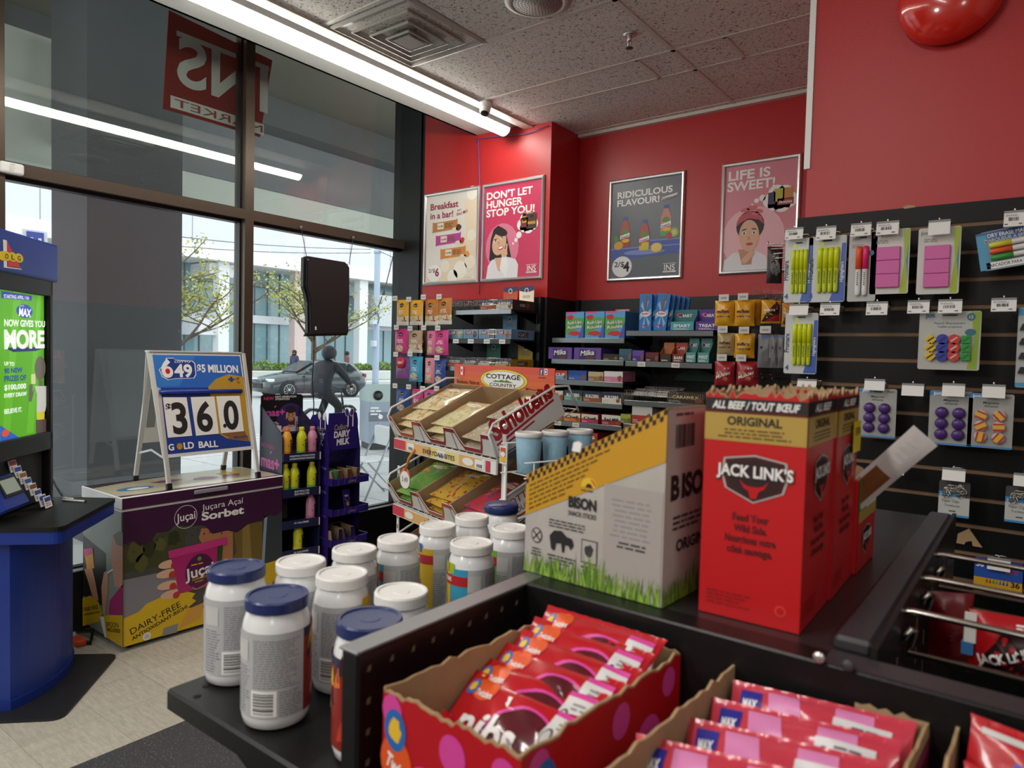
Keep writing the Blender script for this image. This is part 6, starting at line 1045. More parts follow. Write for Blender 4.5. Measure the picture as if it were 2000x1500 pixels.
# ---- back wall unit
GB = gondola('black shelving unit along the back wall holding chocolate and snacks', -2.79, -1.13, YB, 2.06); YG = 4.05
zq = lambda v: ony(1200, v, YG).z
LZ = [zq(v) for v in (661, 704.5, 747, 789, 832, 872)]; RZ = [ony(1305, v, YG).z for v in (646.5, 708, 787, 835)]
xl0, xl1, xr0, xr1 = ony(1078, 700, YG).x, ony(1219, 700, YG).x, ony(1222, 700, YG).x, ony(1392, 700, YG).x
for i, z in enumerate(LZ): shelf(GB, xl0, xl1, YG, YB, z, (.12, .38) if i == 4 else ())
for i, z in enumerate(RZ): shelf(GB, xr0, xr1, YG, YB, z, (.2, .6) if i == 1 else (), i == 2)
def gx(u, v=700): return ony(u, v, YG).x
def pb(name, label, cat, u0, u1, z, hpx, d, col, draw, group=None, **k):
    x0, x1 = gx(u0), gx(u1); return pbox(name, label, cat, ((x0+x1)/2, YG+.012, z+.002), abs(x1-x0)-.002, d, hpx/285, mat(col, .4) if isinstance(col, str) else col, draw, group, **k)
def rollup(f, w, h):
    f.rect(-w/2, 0, w, h, mat('5aa6d8', .4), 1); f.poly([(-w/2, h*.12), (w/2, h*.5), (w/2, h*.75), (-w/2, h*.8)], mat('58a848', .4), 2); f.poly([(w*.2, 0), (w/2, 0), (w/2, h*.6)], mat('4a5ab8', .4), 2.5); f.rect(-w/2, h*.93, w*.6, h*.07, mat('d85a94', .4), 2); f.blob(-w*.25, h*.78, w*.2, h*.1, mat('c8302c', .4), 3); f.blob(0, h*.18, w*.36, h*.09, mat('c8302c', .4), 3, seed=4)
    for i, s_ in enumerate(('Roll-Ups', 'Roulés')): f.text(s_, .0, h*(.54-.17*i), h*.12, INK, 4, w*.76, 'c', .06, .1, .1); f.text(s_, .0, h*(.54-.17*i), h*.12, WH, 5, w*.76, 'c', .02, .1, .1)
for i, (a, b) in enumerate(((1101, 1137), (1139, 1177), (1178, 1217))): pb('snack_box', '%s of three sky blue fruit snack boxes on the back wall shelf' % ('left', 'middle', 'right')[i], 'snack box', a, b, LZ[0], 51, .2, '4a94c8', rollup, 'fruit snack boxes')
b, f = bagmesh(.11, .2, .03, mat('c86a84', .35)); f.text('gummy', 0, .15, .02, WH, 1, .08); tag(b.build('sweet_bag', M=MX.Translation((gx(1171)+.02, YG+.26, LZ[0]+.01))), 'pink sweet bag standing behind the fruit snack boxes', 'snack bag')
def milka(f, w, h): f.rect(-w/2, 0, w, h, mat('6a4aa0', .4), 1); f.poly([(-w*.3, 0), (w*.32, 0), (w*.32, h*.75), (-w*.3, h*.9)], mat('3a2468', .4), 2); f.text('Milka', 0, h*.38, h*.42, WH, 3, w*.52, 'c', .02, .2, .08); f.blob(w*.12, h*.16, w*.2, h*.14, mat('6a3a24'), 3)
for i, (a, b) in enumerate(((1069, 1115), (1119, 1172))): pb('chocolate_box', '%s of two violet chocolate boxes on the second back wall shelf' % ('left', 'right')[i], 'chocolate box', a, b, LZ[1], 23, .2, '6a4aa0', milka, 'violet chocolate boxes')
pb('chocolate_box', 'half empty dark open box with a blue packet beside the violet boxes', 'chocolate box', 1176, 1206, LZ[1], 12, .2, KRAFT, two('', '2a2420', '3a3028'), top=mat('3f8ac0'))
pb('chocolate_box', 'teal blue box at the right end of the second back wall shelf', 'chocolate box', 1207, 1232, LZ[1], 22, .2, '3f6a80', two('', '3a6478', '2f5468'))
ROW = [(2, [(1080, 1107, 18, 'c8483a', '7fb0d6', 'CLIF', 'red and blue snack bar tray'), (1109, 1145, 19, '2a50a8', '3a64b8', '', 'deep blue cookie tray'), (1148, 1178, 18, 'c9b48c', '9a7a4c', '', 'tan snack tray'), (1179, 1216, 20, 'e8e2e6', 'd887a8', '', 'white and pink snack tray')], 'third'),
 (3, [(1082, 1100, 18, 'e0dcd4', 'b8542c', '', 'white and rust snack bar box'), (1102, 1137, 20, '26404c', '5fae9c', 'BUILDERS', 'teal snack bar box'), (1139, 1175, 20, '26304c', '9a5a34', 'BUILDERS', 'navy and brown snack bar box'), (1176, 1214, 20, '26304c', 'e6ded0', 'BUILDERS', 'navy and white snack bar box')], 'fourth'),
 (4, [(1086, 1101, 17, '7a5030', 'b8843c', '', 'brown chocolate bar box'), (1102, 1135, 17, 'e6dcc4', 'd8782c', 'Chef', 'cream and orange chocolate bar box'), (1137, 1170, 17, 'e6dcc4', 'c83a74', 'Chef', 'cream and pink chocolate bar box'), (1177, 1215, 19, 'e8e4dc', 'a83a2c', 'Red Mill', 'white and red chocolate bar box')], 'fifth'),
 (5, [(1121, 1132, 24, '8a4a94', '6a3a7c', '', 'thin purple box'), (1133, 1170, 20, 'c8402c', 'c8402c', 'G', 'red energy bar box with a white letter G')], 'lowest')]
for r_, items, nm in ROW:
    for a, b, h, c1, c2, tx, lb in items: pb('snack_box', lb+' on the %s back wall shelf' % nm, 'snack box', a, b, LZ[r_], h, .18, c2, two(tx, c1, c2, WH if tx != 'Chef' and tx != 'Red Mill' else INK), 'boxes on the left back wall shelves', **({'top': mat(c1, .4)} if r_ == 2 else {}))
def skip(f, w, h):
    f.rect(-w/2, 0, w, h, mat('2f7ac8', .4), 1)
    for k in range(6): f.poly([(0, h*.45), (w*.5*math.cos(k*1.05), h*.45+h*.4*math.sin(k*1.05)), (w*.5*math.cos(k*1.05+.4), h*.45+h*.4*math.sin(k*1.05+.4))], mat('8fc4e8', .4), 2)
    f.poly([(-w*.1, h*.55), (w*.05, h*.98), (w*.2, h*.95), (w*.08, h*.55)], mat('8a5a34', .4), 3); f.ell(0, h*.45, w*.4, h*.07, WH, 4); f.text('SKIPPY', 0, h*.425, h*.06, mat('c83030'), 5, w*.6, 'c', .03); f.text('SKIPPY', 0, h*.12, h*.05, mat('c83030'), 5, w*.5, 'c', .03)
for g_, (u, lbg) in enumerate(((1255, 'left'), (1283, 'right'))):
    for k in range(5):
        x = gx(u)+.018*k*(1 if g_ == 0 else 1.1); b = MB(); w_, h_ = .085, .235-.004*k; b.box((-w_/2, 0, 0), (w_/2, .018, h_), mat('2f7ac8', .35), .004); skip(Fr(b, (0, -.0004, 0)), w_, h_)
        tag(b.build('wafer_pack', M=MX.Translation((x, YG+.02+.03*k, RZ[0]+.003)) @ MX.Rotation(.12*g_, 4, 'Y')), 'blue wafer pack, %s in the %s upright row on the back wall shelf' % (('frontmost', 'second', 'third', 'fourth', 'rearmost')[k], lbg), 'snack pack', 'upright blue wafer packs')
def wedge(name, label, u0, u1, z, h, c1, c2, tx, d=.18):
    x0, x1 = gx(u0), gx(u1); w = x1-x0; t = T(name, label, 'carton', ((x0+x1)/2, YG+.012, z+.002)); m1, m2 = mat(c1, .4), mat(c2, .4); b = MB()
    b.box((-w/2, 0, 0), (w/2, .003, h*.4), m1); b.box((-w/2, d, 0), (w/2, d+.003, h), KRAFT); b.box((-w/2, 0, 0), (w/2, d, .003), KRAFT)
    for x in (-w/2, w/2-.003): b.prism([(0, 0, 0), (d, 0, 0), (d, h, 0), (d*.45, h, 0), (0, h*.4, 0)], (0, 0, .003), m2, MX(((0, 0, 1, x), (1, 0, 0, 0), (0, 1, 0, 0), (0, 0, 0, 1))))
    f = Fr(b, (0, -.0004, 0)); f.text(tx, 0, h*.16, h*.13, WH, 1, w*.7, 'c', .03); f.fine(-w*.35, h*.04, w*.7, h*.08, WH, 2, 1); b.build('carton', t)
    l = MB(); l.box((-w/2+.003, .05, .01), (w/2-.003, .06, h*.95), m2); f = Fr(l, (0, .0496, 0)); f.text(tx, 0, h*.62, h*.13, WH, 1, w*.55, 'c', .03); f.ell(-w*.25, h*.72, w*.12, h*.08, mat('d85a94'), 1); l.build('inner_card', t)
wedge('display_carton', 'teal sloped display carton on the top right back wall shelf', 1305, 1352, RZ[0], .14, '4aa6b4', '2f7a80', 'SMART'); wedge('display_carton', 'purple sloped display carton on the top right back wall shelf', 1354, 1400, RZ[0], .14, '5a2f9c', '4f2a8c', 'TREAT')
pb('chocolate_box', 'small violet box on the second right back wall shelf', 'chocolate box', 1233, 1256, RZ[1], 20, .16, '5a3a98', two('', '6a48a8', '4a2f88')); pb('chocolate_box', 'small maroon box on the second right back wall shelf', 'chocolate box', 1259, 1285, RZ[1], 17, .16, '5a1f24', two('', '6a2428', '4a181c'))
wedge('display_carton', 'empty amber-edged display carton on the second right back wall shelf', 1287, 1309, RZ[1], .13, '3a2a20', 'b8743a', '', .2); wedge('display_carton', 'empty red-edged display carton on the second right back wall shelf', 1311, 1335, RZ[1], .13, '7a342c', 'b8442f', 'BARS', .2)
for i, (a, b) in enumerate(((1337, 1358), (1360, 1384))): wedge('display_carton', '%s teal display carton with a pale front on the second right back wall shelf' % ('left', 'right')[i], a, b, RZ[1], .16, '5aa6a0', '4a8a86', 'MINT', .2)
for i in range(6):
    b, f = bagmesh(.12, .1, .03, mat('b4b2ae', .3), crimp=.08, seed=i); f.rect(-.04, .035, .08, .03, mat('5a3024'), 1); f.text('COCOA', 0, .043, .014, WH, 2, .06, 'c', .02)
    tag(b.build('chocolate_pack', M=MX.Translation((gx(1222)+.07+.085*(i % 3), YG+.06+.13*(i//3), RZ[2]+.03+.012*(i//3))) @ MX.Rotation(-1.1, 4, 'X')), 'silver grey chocolate pack, %s in the %s row of the wire-fronted shelf' % (('left', 'middle', 'right')[i % 3], ('front', 'rear')[i//3]), 'chocolate pack', 'silver packs on the wire-fronted shelf')
pb('chocolate_box', 'dark brown and gold chocolate box at the right of the wire-fronted shelf', 'chocolate box', 1304, 1378, RZ[2], 19, .2, '3f2c1a', two('CARAMILK', '3a2a1c', '4a3620', mat('d8c48a')), top=mat('8a6a2c', .4))
a = MB(); f = [(-.16, 0), (.16, 0), (.13, .045), (.06, .07), (0, .078), (-.06, .07), (-.13, .045)]; a.prism([(x, z, 0) for x, z in f], (0, 0, -.004), mat('24403c', .5), MX(((1, 0, 0, 0), (0, 0, 1, 0), (0, 1, 0, 0), (0, 0, 0, 1)))); g = Fr(a, (0, -.0003, 0)); g.text('FAMILY', 0, .02, .025, mat('6a9a90'), 1, .14); tag(a.build('shelf_sign', M=MX.Translation((gx(1306)+.03, YB-.06, RZ[2]+.13))), 'dark teal arched sign behind the wire-fronted shelf', 'sign')
pb('snack_box', 'white and red box half hidden behind the bison carton', 'snack box', 1236, 1276, RZ[3], 34, .2, 'd8cfc8', two('', 'd8d4ce', 'b8403a')); pb('snack_box', 'lime green box half hidden behind the bison carton', 'snack box', 1214, 1234, RZ[3], 17, .2, '9aa83a', two('', 'a8b84a', '7a8a2c'))
# hanging sweets
Z5 = lambda a, b, c, d: (1380+a/6.817, 1380+c/6.817, 550+b/6.817, 550+d/6.817)
def mm(c2=None):
    def d(f, w, h):
        if c2: f.poly([(-w*.47, h*.08), (w*.47, h*.08), (w*.47, h*.75), (w*.3, h*.92)], mat('3a1c1a', .3), 1); f.poly([(-w*.3, h*.08), (w*.47, h*.08), (w*.47, h*.4)], mat('b02430', .3), 2)
        f.text('m&m', -w*.02, h*.5, h*.13, INK, 3, w*.62, 'c', .05)
        f.text('m&m', -w*.025, h*.505, h*.12, mat('5a3626') if not c2 else WH, 4, w*.6, 'c', .02)
        for k, c in enumerate(('c83030', '3a5ab0', '3f8a3c', 'd8702c', '5a3626')): f.ell(w*(-.28+.14*k), h*.36, w*.06, h*.035, mat(c, .3), 3, 10)
    return d
def malt(f, w, h): f.text('Malties', 0, h*.38, h*.14, WH, 2, w*.8, 'c', .03, .3, .35); f.blob(-w*.2, h*.5, w*.18, h*.1, mat('c8925a'), 1); f.blob(w*.1, h*.28, w*.14, h*.09, mat('b8804a'), 1); f.fine(w*.05, h*.68, w*.3, h*.08, WH, 2, 1)
def greyp(f, w, h): f.ell(w*.05, h*.93, w*.3, h*.035, mat('3f7ac8'), 1); f.rect(w*.38, h*.3, w*.1, h*.6, LGR, 1); f.blob(-w*.2, h*.6, w*.12, h*.05, INK, 1)
for q, c, d, lb in (((115, 255, 365, 590), 'e3a620', mm(), 'yellow candy bag leftmost on the top peg row of the back wall'), ((375, 250, 640, 590), 'e3a620', mm(), 'yellow candy bag second on the top peg row of the back wall'), ((560, 240, 715, 580), 'd89c1c', None, 'yellow candy bag behind the second one on the top peg row'), ((730, 245, 985, 555), 'e0a024', mm(1), 'yellow, brown and red candy bag third on the top peg row of the back wall'), ((1005, 285, 1200, 600), 'd89a44', mm(1), 'brown and red candy bag partly hidden by the highlighter pack'),
 ((145, 685, 370, 985), 'b8a070', mm(), 'gold-tan candy bag on the middle peg row of the back wall'), ((375, 690, 640, 1020), 'e3a620', mm(), 'yellow candy bag on the middle peg row of the back wall'), ((110, 1060, 370, 1390), 'a8202c', malt, 'left red chocolate ball bag on the lowest peg row'), ((400, 1060, 690, 1390), 'a8202c', malt, 'right red chocolate ball bag on the lowest peg row')):
    pegbag(lb, *Z5(*q), YG-.0+(.05 if d is None else 0), c, 0, 'candy bags on the back wall pegs', 'candy_bag', 'candy bag', d or (lambda f, w, h: None), 0, .05)
for q, lb in (((690, 700, 860, 1150), 'grey pouch nearest, on the chrome pegs beside the slat wall'), ((860, 705, 955, 1150), 'grey pouch in the middle on the chrome pegs beside the slat wall'), ((960, 710, 1040, 1150), 'grey pouch rightmost on the chrome pegs beside the slat wall')): pegbag(lb, *Z5(*q), 3.9, '77777a', 0, 'grey pouches on chrome pegs', 'grey_pouch', 'pouch', greyp, 0, .03)
pegbag('dark pouch hanging on long hooks against the rose poster', 1499, 1527, 483, 553, 2.6, '3a3634', 0, None, 'dark_pouch', 'pouch', lambda f, w, h: (f.blob(0, h*.4, w*.3, h*.2, GRY, 1, seed=3), f.fine(-w*.3, h*.6, w*.6, h*.2, LGR, 4, 1)), .6, .03)
for a, b, y in ((232, 225, 4.03), (487, 210, 4.03), (215, 645, 4.03), (500, 655, 4.03), (205, 1020, 4.03), (460, 1025, 4.03), (785, 650, 3.88)): p = ony(1380+a/6.817, 550+b/6.817, y); hook(GB, p.x, YB-.02, y, p.z-.02, True, .06, .04)
for a, b in ((655, 190), (790, 215), (920, 240), (1020, 260), (640, 760), (620, 1290), (740, 1300), (870, 1310)): p = ony(1380+a/6.817, 550+b/6.817, 3.88); hook(GB, p.x, YB-.02, 3.88, p.z, True, .04, .05, True)
# grid holding the side hooks (left end of the slat wall)
g = T('hook_rail', 'bundle of long chrome hooks reaching left from the slat wall end', 'hooks', (-.66, 2.6, 1.95))
for k in range(4): h_ = MB(); A = ony(1500+4*k, 478+9*k, 2.6); B = ony(1545, 475+9*k, 2.45); h_.tube([A+V((0, 0, .012)), A, B, (-.62, 2.45, B.z)], .0022, CHR, 5); h_.wb('hook', g)
# ================================================================ slat wall goods
YT = 2.19; YC = 2.215; zs8 = ZM(1480, 380, 3.75); TAGN = [0]
def tagw(label, u0, u1, v0, v1, barc=True, y=YT, lean=.25):
    A, B = ony(u0, v0, y), ony(u1, v1, y); w, h = B.x-A.x, A.z-B.z; t = T('price_tag', label, 'price tag', ((A.x+B.x)/2, y, A.z), 0, 'price tags on slat wall hooks')
    m = MB(); m.add([(-w/2, 0, 0), (w/2, 0, 0), (w/2, -.008, -h), (-w/2, -.008, -h), (-w/2, .001, 0), (w/2, .001, 0), (w/2, -.007, -h), (-w/2, -.007, -h)], [(3, 2, 1, 0), (4, 5, 6, 7), (0, 1, 5, 4), (2, 3, 7, 6)], mat('e9e7e3', .45)); f = Fr(m, (0, -.0003, 0), (1, 0, 0), (0, .008, h), .0004)
    if barc: f.bars(-w*.28, -h*.62, w*.5, h*.26, INK, 1, 12, int(u0)); f.fine(-w*.42, -h*.3, w*.7, h*.16, GRY, 2, 1); f.fine(-w*.45, -h*.92, w*.2, h*.14, INK, 1, 1); f.fine(w*.2, -h*.92, w*.2, h*.14, INK, 1, 1)
    m.build('paper_label', t); k = MB(); k.box((-w/2, -.002, -.001), (w/2, .004, .004), GRY); k.build('label_holder', t)
    k = MB(); gz = min(GZ, key=lambda z: abs(z-(A.z-.012)))-A.z; yb = YS-y-.008; k.tube([(0, yb, gz), (0, yb-.012, gz), (0, .004, .0), (0, 0, .01)], .0022, CHR, 5); k.tube([(-.012, yb-.004, gz-.004), (-.012, yb-.008, gz+.008), (.012, yb-.008, gz+.008), (.012, yb-.004, gz-.004)], .0022, CHR, 5); k.build('wire_hook', t)
def tg(lb, a, b, c, d, bar=True): (u0, v0), (u1, v1) = zs8(a, b), zs8(c, d); tagw(lb, u0, u1, v0, v1, bar)
tg('printed price tag above the left highlighter pack on the top row', 205, 258, 332, 325); tg('printed price tag above the right highlighter pack on the top row', 432, 248, 572, 326); tg('printed price tag above the red and pink marker pack', 685, 225, 830, 300); tg('printed price tag above the left pink sticky note pack', 872, 212, 1032, 290); tg('blank white price tag above the right pink sticky note pack', 1252, 203, 1408, 290, False); tg('printed price tag above the dry erase marker pack', 1805, 135, 1960, 230)
tg('blank white price tag above the lower highlighter pack', 234, 812, 370, 882, False); tg('printed price tag on an empty hook right of the lower highlighter pack', 460, 806, 600, 884); tg('printed price tag on an empty hook under the marker pack', 798, 796, 950, 882); tg('printed price tag just left of the pencil sharpener pack top', 1100, 786, 1256, 870); tg('printed price tag above the pencil sharpener pack', 1325, 780, 1495, 868); tg('printed price tag on an empty hook right of the sharpener pack', 1712, 770, 1893, 856)
for lb, a in (('blank white price tag just above the red carton tops', (1558, 742, 1595, 757)), ('blank white price tag above the purple magnet pack nearest the red cartons', (1689, 742, 1728, 763)), ('blank white price tag on an empty hook between the two purple magnet packs', (1762, 751, 1804, 774)), ('blank white price tag above the right purple magnet pack', (1841, 751, 1884, 775)), ('blank white price tag above the striped magnet pack', (1919, 753, 1963, 778)), ('blank white price tag beside the leaning jerky stick', (1726, 903, 1766, 928)), ('blank white price tag above the left paper clip bag', (1841, 915, 1885, 941)), ('blank white price tag above the right paper clip bag', (1980, 926, 2022, 952)), ('blank white price tag low beside the small jerky carton', (1694, 1052, 1731, 1074)), ('blank white price tag above the crayon box', (1929, 1089, 1973, 1117))): tagw(lb, a[0], a[2], a[1], a[3], False)
def card(name, label, cat, q, col, draw, group=None, y=YC, ang=0, th=.0015, r=.006):
    A, B = ony(q[0], q[1], y), ony(q[2], q[3], y); w, h = B.x-A.x, A.z-B.z; M = MX.Translation(((A.x+B.x)/2, y, (A.z+B.z)/2)) @ MX.Rotation(ang, 4, 'Y'); t = T(name, label, cat, M=M, group=group); b = MB()
    b.prism([(x, z, 0) for x, z in rpoly([(-w/2, -h/2), (w/2, -h/2), (w/2, h/2), (-w/2, h/2)], r)], (0, 0, -th), mat(col, .4), MX(((1, 0, 0, 0), (0, 0, 1, 0), (0, 1, 0, 0), (0, 0, 0, 1)))); f = Fr(b, (0, -th-.0002, 0), e=.0002); draw(f, w, h, t); f.rect(-w*.12, h*.42, w*.24, h*.022, BK, 6); b.build('backing_card', t); return t
def pen(t, x, z0, z1, r, cap, body, name='highlighter', lie=None):
    m = MB(); L = z1-z0; Q = MX.Translation((x, -r-.001, z0)) if lie is None else lie; m.lathe([(r*.6, 0), (r*.85, .004), (r, L*.12), (r, L*.52), (r*1.12, L*.53)], body, 12, Q); m.lathe([(r*1.12, L*.53), (r*1.12, L*.9), (r*.9, L)], cap, 12, Q)
    if lie is None: f = Fr(m, (x, -2*r-.0012, z0)); f.fine(-.002, L*.2, .004, L*.28, INK, 7, 1)
    m.build(name, t)
HL = mat('d6e01e', .3); HLB = mat('c9d62a', .35)
def d_high(f, w, h, t):
    f.poly([(w*.1, -h*.49), (w*.49, -h*.49), (w*.49, h*.38), (w*.38, h*.38), (w*.36, 0)], mat('2f58b0', .4), 1); f.text('Promarx', -w*.36, -h*.15, h*.075, mat('33415e'), 2, h*.32, 'l', .03, 0, math.pi/2); f.text('4', -w*.4, -h*.44, h*.08, mat('3a5590'), 2, None, 'c', .04); f.text('Highlighters', w*.44, -h*.2, w*.09, WH, 2, h*.3, 'l', .01, 0, math.pi/2); f.rect(-w*.2, h*.36, w*.12, h*.06, HL, 2)
    for k in range(4): pen(t, -w*.17+w*.145*k, -h*.36, h*.32, w*.066, HL, HLB)
for lb, q in (('highlighter pack of four yellow pens at the left end of the top row', (1535, 468, 1584, 590)), ('highlighter pack of four yellow pens, second on the top row', (1581, 464, 1649, 589)), ('highlighter pack of four yellow pens alone on the second row', (1535, 612, 1594, 731))): card('highlighter_pack', lb, 'highlighter pack', q, 'c9cbca', d_high, 'highlighter packs')
def d_mark(f, w, h, t):
    f.text('jot', -w*.25, h*.4, h*.05, mat('5a6a70'), 2, w*.3); f.ell(w*.3, h*.2, w*.1, h*.04, mat('4a6a80'), 2); f.fine(-w*.4, h*.28, w*.6, h*.06, GRY, 3, 2)
    for x, c in ((-.12, 'f0562c'), (.12, 'e8286a')): pen(t, w*x, -h*.42, h*.3, w*.1, mat(c, .3), WHP, 'marker')
card('marker_pack', 'pack of two markers, one orange-red and one pink', 'marker pack', (1660, 457, 1709, 588), 'b9b5b4', d_mark)
def d_note(f, w, h, t):
    f.poly([(w*.28, -h*.49), (w*.46, -h*.49), (w*.49, h*.49), (w*.32, h*.49), (w*.38, 0)], mat('a8b82c', .4), 1); f.poly([(w*.42, h*.0), (w*.48, -h*.3), (w*.46, h*.3)], mat('3f8a9c', .4), 2); f.text('jot', -w*.32, h*.4, h*.055, mat('5a6a70'), 2, w*.26); f.fine(-w*.36, h*.28, w*.4, h*.06, GRY, 2, 2)
    m = MB()
    for k in range(3): m.box((-w*.33, -.012, -h*.4+h*.21*k), (w*.27, -.001, -h*.195+h*.21*k), mat('d763a8', .5), .001)
    m.build('sticky_notes', t)
card('sticky_note_pack', 'pink sticky note pack next to the marker pack', 'sticky notes', (1703, 451, 1773, 573), 'cfccc4', d_note, 'pink sticky note packs'); card('sticky_note_pack', 'pink sticky note pack standing alone further right on the top row', 'sticky notes', (1795, 447, 1872, 573), 'cfccc4', d_note, 'pink sticky note packs')
def d_dry(f, w, h, t):
    f.rect(-w/2, h*.22, w, h*.26, mat('2f5c94', .4), 1); f.rect(-w/2, -h*.48, w*.16, h*.9, mat('4a9ac0', .4), 2); f.text('DRY ERASE MARKERS', w*.05, h*.33, h*.1, WH, 3, w*.75); f.text('MARQUEUR À EFFACER', w*.02, h*.22, h*.085, LGR, 3, w*.8); f.rect(-w*.4, -h*.46, w*.9, h*.16, WH, 2); f.text('MARCADOR PARA PIZARRA', 0, -h*.42, h*.08, INK, 3, w*.8)
    for k, c in enumerate(('e0d43a', 'e8582c', '3fa04a')): pen(t, 0, 0, w*.72, h*.065, mat(c, .35), WHP, 'marker', MX.Translation((w*.4, -h*.07, h*.12-h*.16*k)) @ MX.Rotation(-math.pi/2, 4, 'Y'))
card('dry_erase_pack', 'blue dry erase marker pack hanging crooked, yellow orange and green pens', 'marker pack', (1912, 448, 2042, 518), '8d98a4', d_dry, None, YC, -.16, r=.02)
def d_sharp(f, w, h, t):
    f.poly([(w*.3, -h*.48), (w*.46, -h*.48), (w*.49, h*.49), (w*.34, h*.49), (w*.4, 0)], mat('8fae2c', .4), 1); f.text('jot', -w*.32, h*.4, h*.08, mat('3a6a90'), 2, w*.17, 'c', .03); f.ell(w*.34, h*.4, w*.07, h*.065, mat('2f6a80', .4), 3); f.text('12', w*.34, h*.375, h*.05, WH, 4); f.text('Pencil Sharpeners', -.0, h*.28, h*.04, mat('5a6a8a'), 2, w*.5); f.text('Taille-crayons', 0, h*.22, h*.035, mat('5a6a8a'), 2, w*.4); f.ell(w*.34, h*.14, w*.09, h*.06, mat('2f6a80', .4), 2)
    for i, c in enumerate(('e6bc1c', '2a3aa8', 'd0342c', '1f9a3c')):
        for j in range(3):
            m = MB(); n = (8, 14, 8, 4)[i]; rr = w*.1; m.prism([(rr*(1 if (i != 0 or k % 2) else .7)*math.cos(2*math.pi*k/n+.78), rr*(1 if (i != 0 or k % 2) else .7)*math.sin(2*math.pi*k/n+.78), 0) for k in range(n)], (0, 0, .012), mat(c, .3), MX.Translation((-w*.29+w*.19*i, -.001, h*.02-h*.145*j)) @ MX.Rotation(math.pi/2, 4, 'X')); f2 = Fr(m, (-w*.29+w*.19*i, -.0135, h*.02-h*.145*j)); f2.line([(-rr*.5, -rr*.4), (rr*.5, rr*.4)], rr*.25, (BK, BK, LGR, mat('146a28'))[i], 1); m.build('pencil_sharpener', t)
card('sharpener_pack', 'pack of twelve pencil sharpeners in yellow, blue, red and green', 'sharpener pack', (1797, 609, 1912, 724), 'b9b9b4', d_sharp)
def d_bind(f, w, h, t):
    f.rect(-w/2, h*.4, w, h*.09, mat('4a9ac8', .4), 1); f.rect(-w/2, -h*.49, w, h*.05, mat('4a9ac8', .4), 1)
    for j in range(4): m = MB(); m.prism([(-.018, 0, 0), (.018, 0, 0), (.012, .016, 0), (-.012, .016, 0)], (0, 0, .012), BK, MX.Translation((-w*.2, -.001, h*.22-h*.18*j)) @ MX.Rotation(math.pi/2, 4, 'X')); m.build('binder_clip', t)
card('binder_clip_pack', 'binder clip pack cut by the right picture edge', 'clip pack', (1990, 601, 2052, 759), 'b4b6b6', d_bind)
def d_mag(stripe):
    def d(f, w, h, t):
        f.rect(-w/2, h*.41, w*.36, h*.08, mat('3f8fd0', .4), 1); f.text('jot', -w*.32, h*.425, h*.055, WH, 2, w*.2, 'c', .04); f.text('6pc', w*.35, h*.425, h*.045, mat('5a5c50'), 2, w*.18); f.text('Magnets', 0, h*.31, h*.045, DGR, 2, w*.36, 'c', .005, .2); f.text('Aimants', 0, h*.25, h*.04, DGR, 2, w*.32, 'c', .005, .2); f.rect(-w/2, -h*.495, w, h*.03, mat('3f8fd0', .4), 1)
        for i in range(2):
            for j in range(3):
                rr = w*.155; Q = MX.Translation((-w*.2+w*.4*i, -.0008, h*.1-h*.2*j)) @ MX.Rotation(math.pi/2, 4, 'X'); m = MB(); m.lathe([(rr, 0), (rr, .008), (rr*.85, .013), (rr*.4, .015)], mat('cdb2b8', .3) if stripe else mat('4a2a70', .3, var=.4, vs=200), 18, Q)
                if stripe:
                    a = (i*3+j)*.9-.4; f2 = Fr(m, (-w*.2+w*.4*i, -.0163, h*.1-h*.2*j), (math.cos(a), 0, math.sin(a)), (-math.sin(a), 0, math.cos(a)))
                    for y0, c in ((-.34, 'e0b43a'), (.34, 'b83a34'), (-.62, 'b83a34')): f2.rect(-rr*.8, rr*y0, rr*1.6, rr*(.68 if c == 'e0b43a' else .28), mat(c, .35), 1)
                m.build('button_magnet', t)
    return d
for lb, q, s_ in (('purple magnet pack half hidden behind the leaning jerky stick', (1679, 757, 1748, 857), 0), ('purple magnet pack beside the striped one', (1817, 762, 1896, 873), 0), ('striped magnet pack with six multicolour buttons', (1893, 767, 1976, 879), 1)): card('magnet_pack', lb, 'magnet pack', q, 'a9a8a4', d_mag(s_), 'magnet packs')
def d_clip(f, w, h, t):
    f.rect(-w/2, -h/2, w, h*.56, mat('c4c3c0', .4), 1); f.rect(-w/2, h*.06, w*.58, h*.14, mat('3f8fc8', .4), 2); f.text('jot', -w*.38, h*.09, h*.06, WH, 3, w*.14); f.text('Paper Clips', -w*.1, -h*.1, h*.08, DGR, 3, w*.55, 'c', .0); f.text('Trombones', -w*.05, -h*.22, h*.07, DGR, 3, w*.5, 'c', .0); f.rect(-w/2, -h/2, w, h*.06, mat('3f8fc8', .4), 2); f.rect(-w*.15, -h*.36, w*.22, h*.03, INK, 3); m = MB(); r = random.Random(5)
    for k in range(16):
        a = r.uniform(0, 3.1); Q = MX.Translation((r.uniform(-w*.3, w*.3), -.003-.0005*k, r.uniform(h*.14, h*.36))) @ MX.Rotation(a, 4, 'Y'); m.tube([Q @ V(p) for p in ((-.012, 0, .004), (.01, 0, .004), (.014, 0, 0), (.01, 0, -.004), (-.01, 0, -.004), (-.013, 0, -.001), (-.01, 0, .002), (.006, 0, .002))], .0009, CHR, 4)
    o = m.build('paper_clips', t); o['kind'] = 'stuff'
for lb, q in (('paper clip bag on the slat wall, left one of the pair', (1835, 937, 1892, 1013)), ('paper clip bag cut by the right picture edge', (1965, 948, 2024, 1026))): card('paper_clip_pack', lb, 'clip pack', q, '4a4a4c', d_clip, 'paper clip bags')
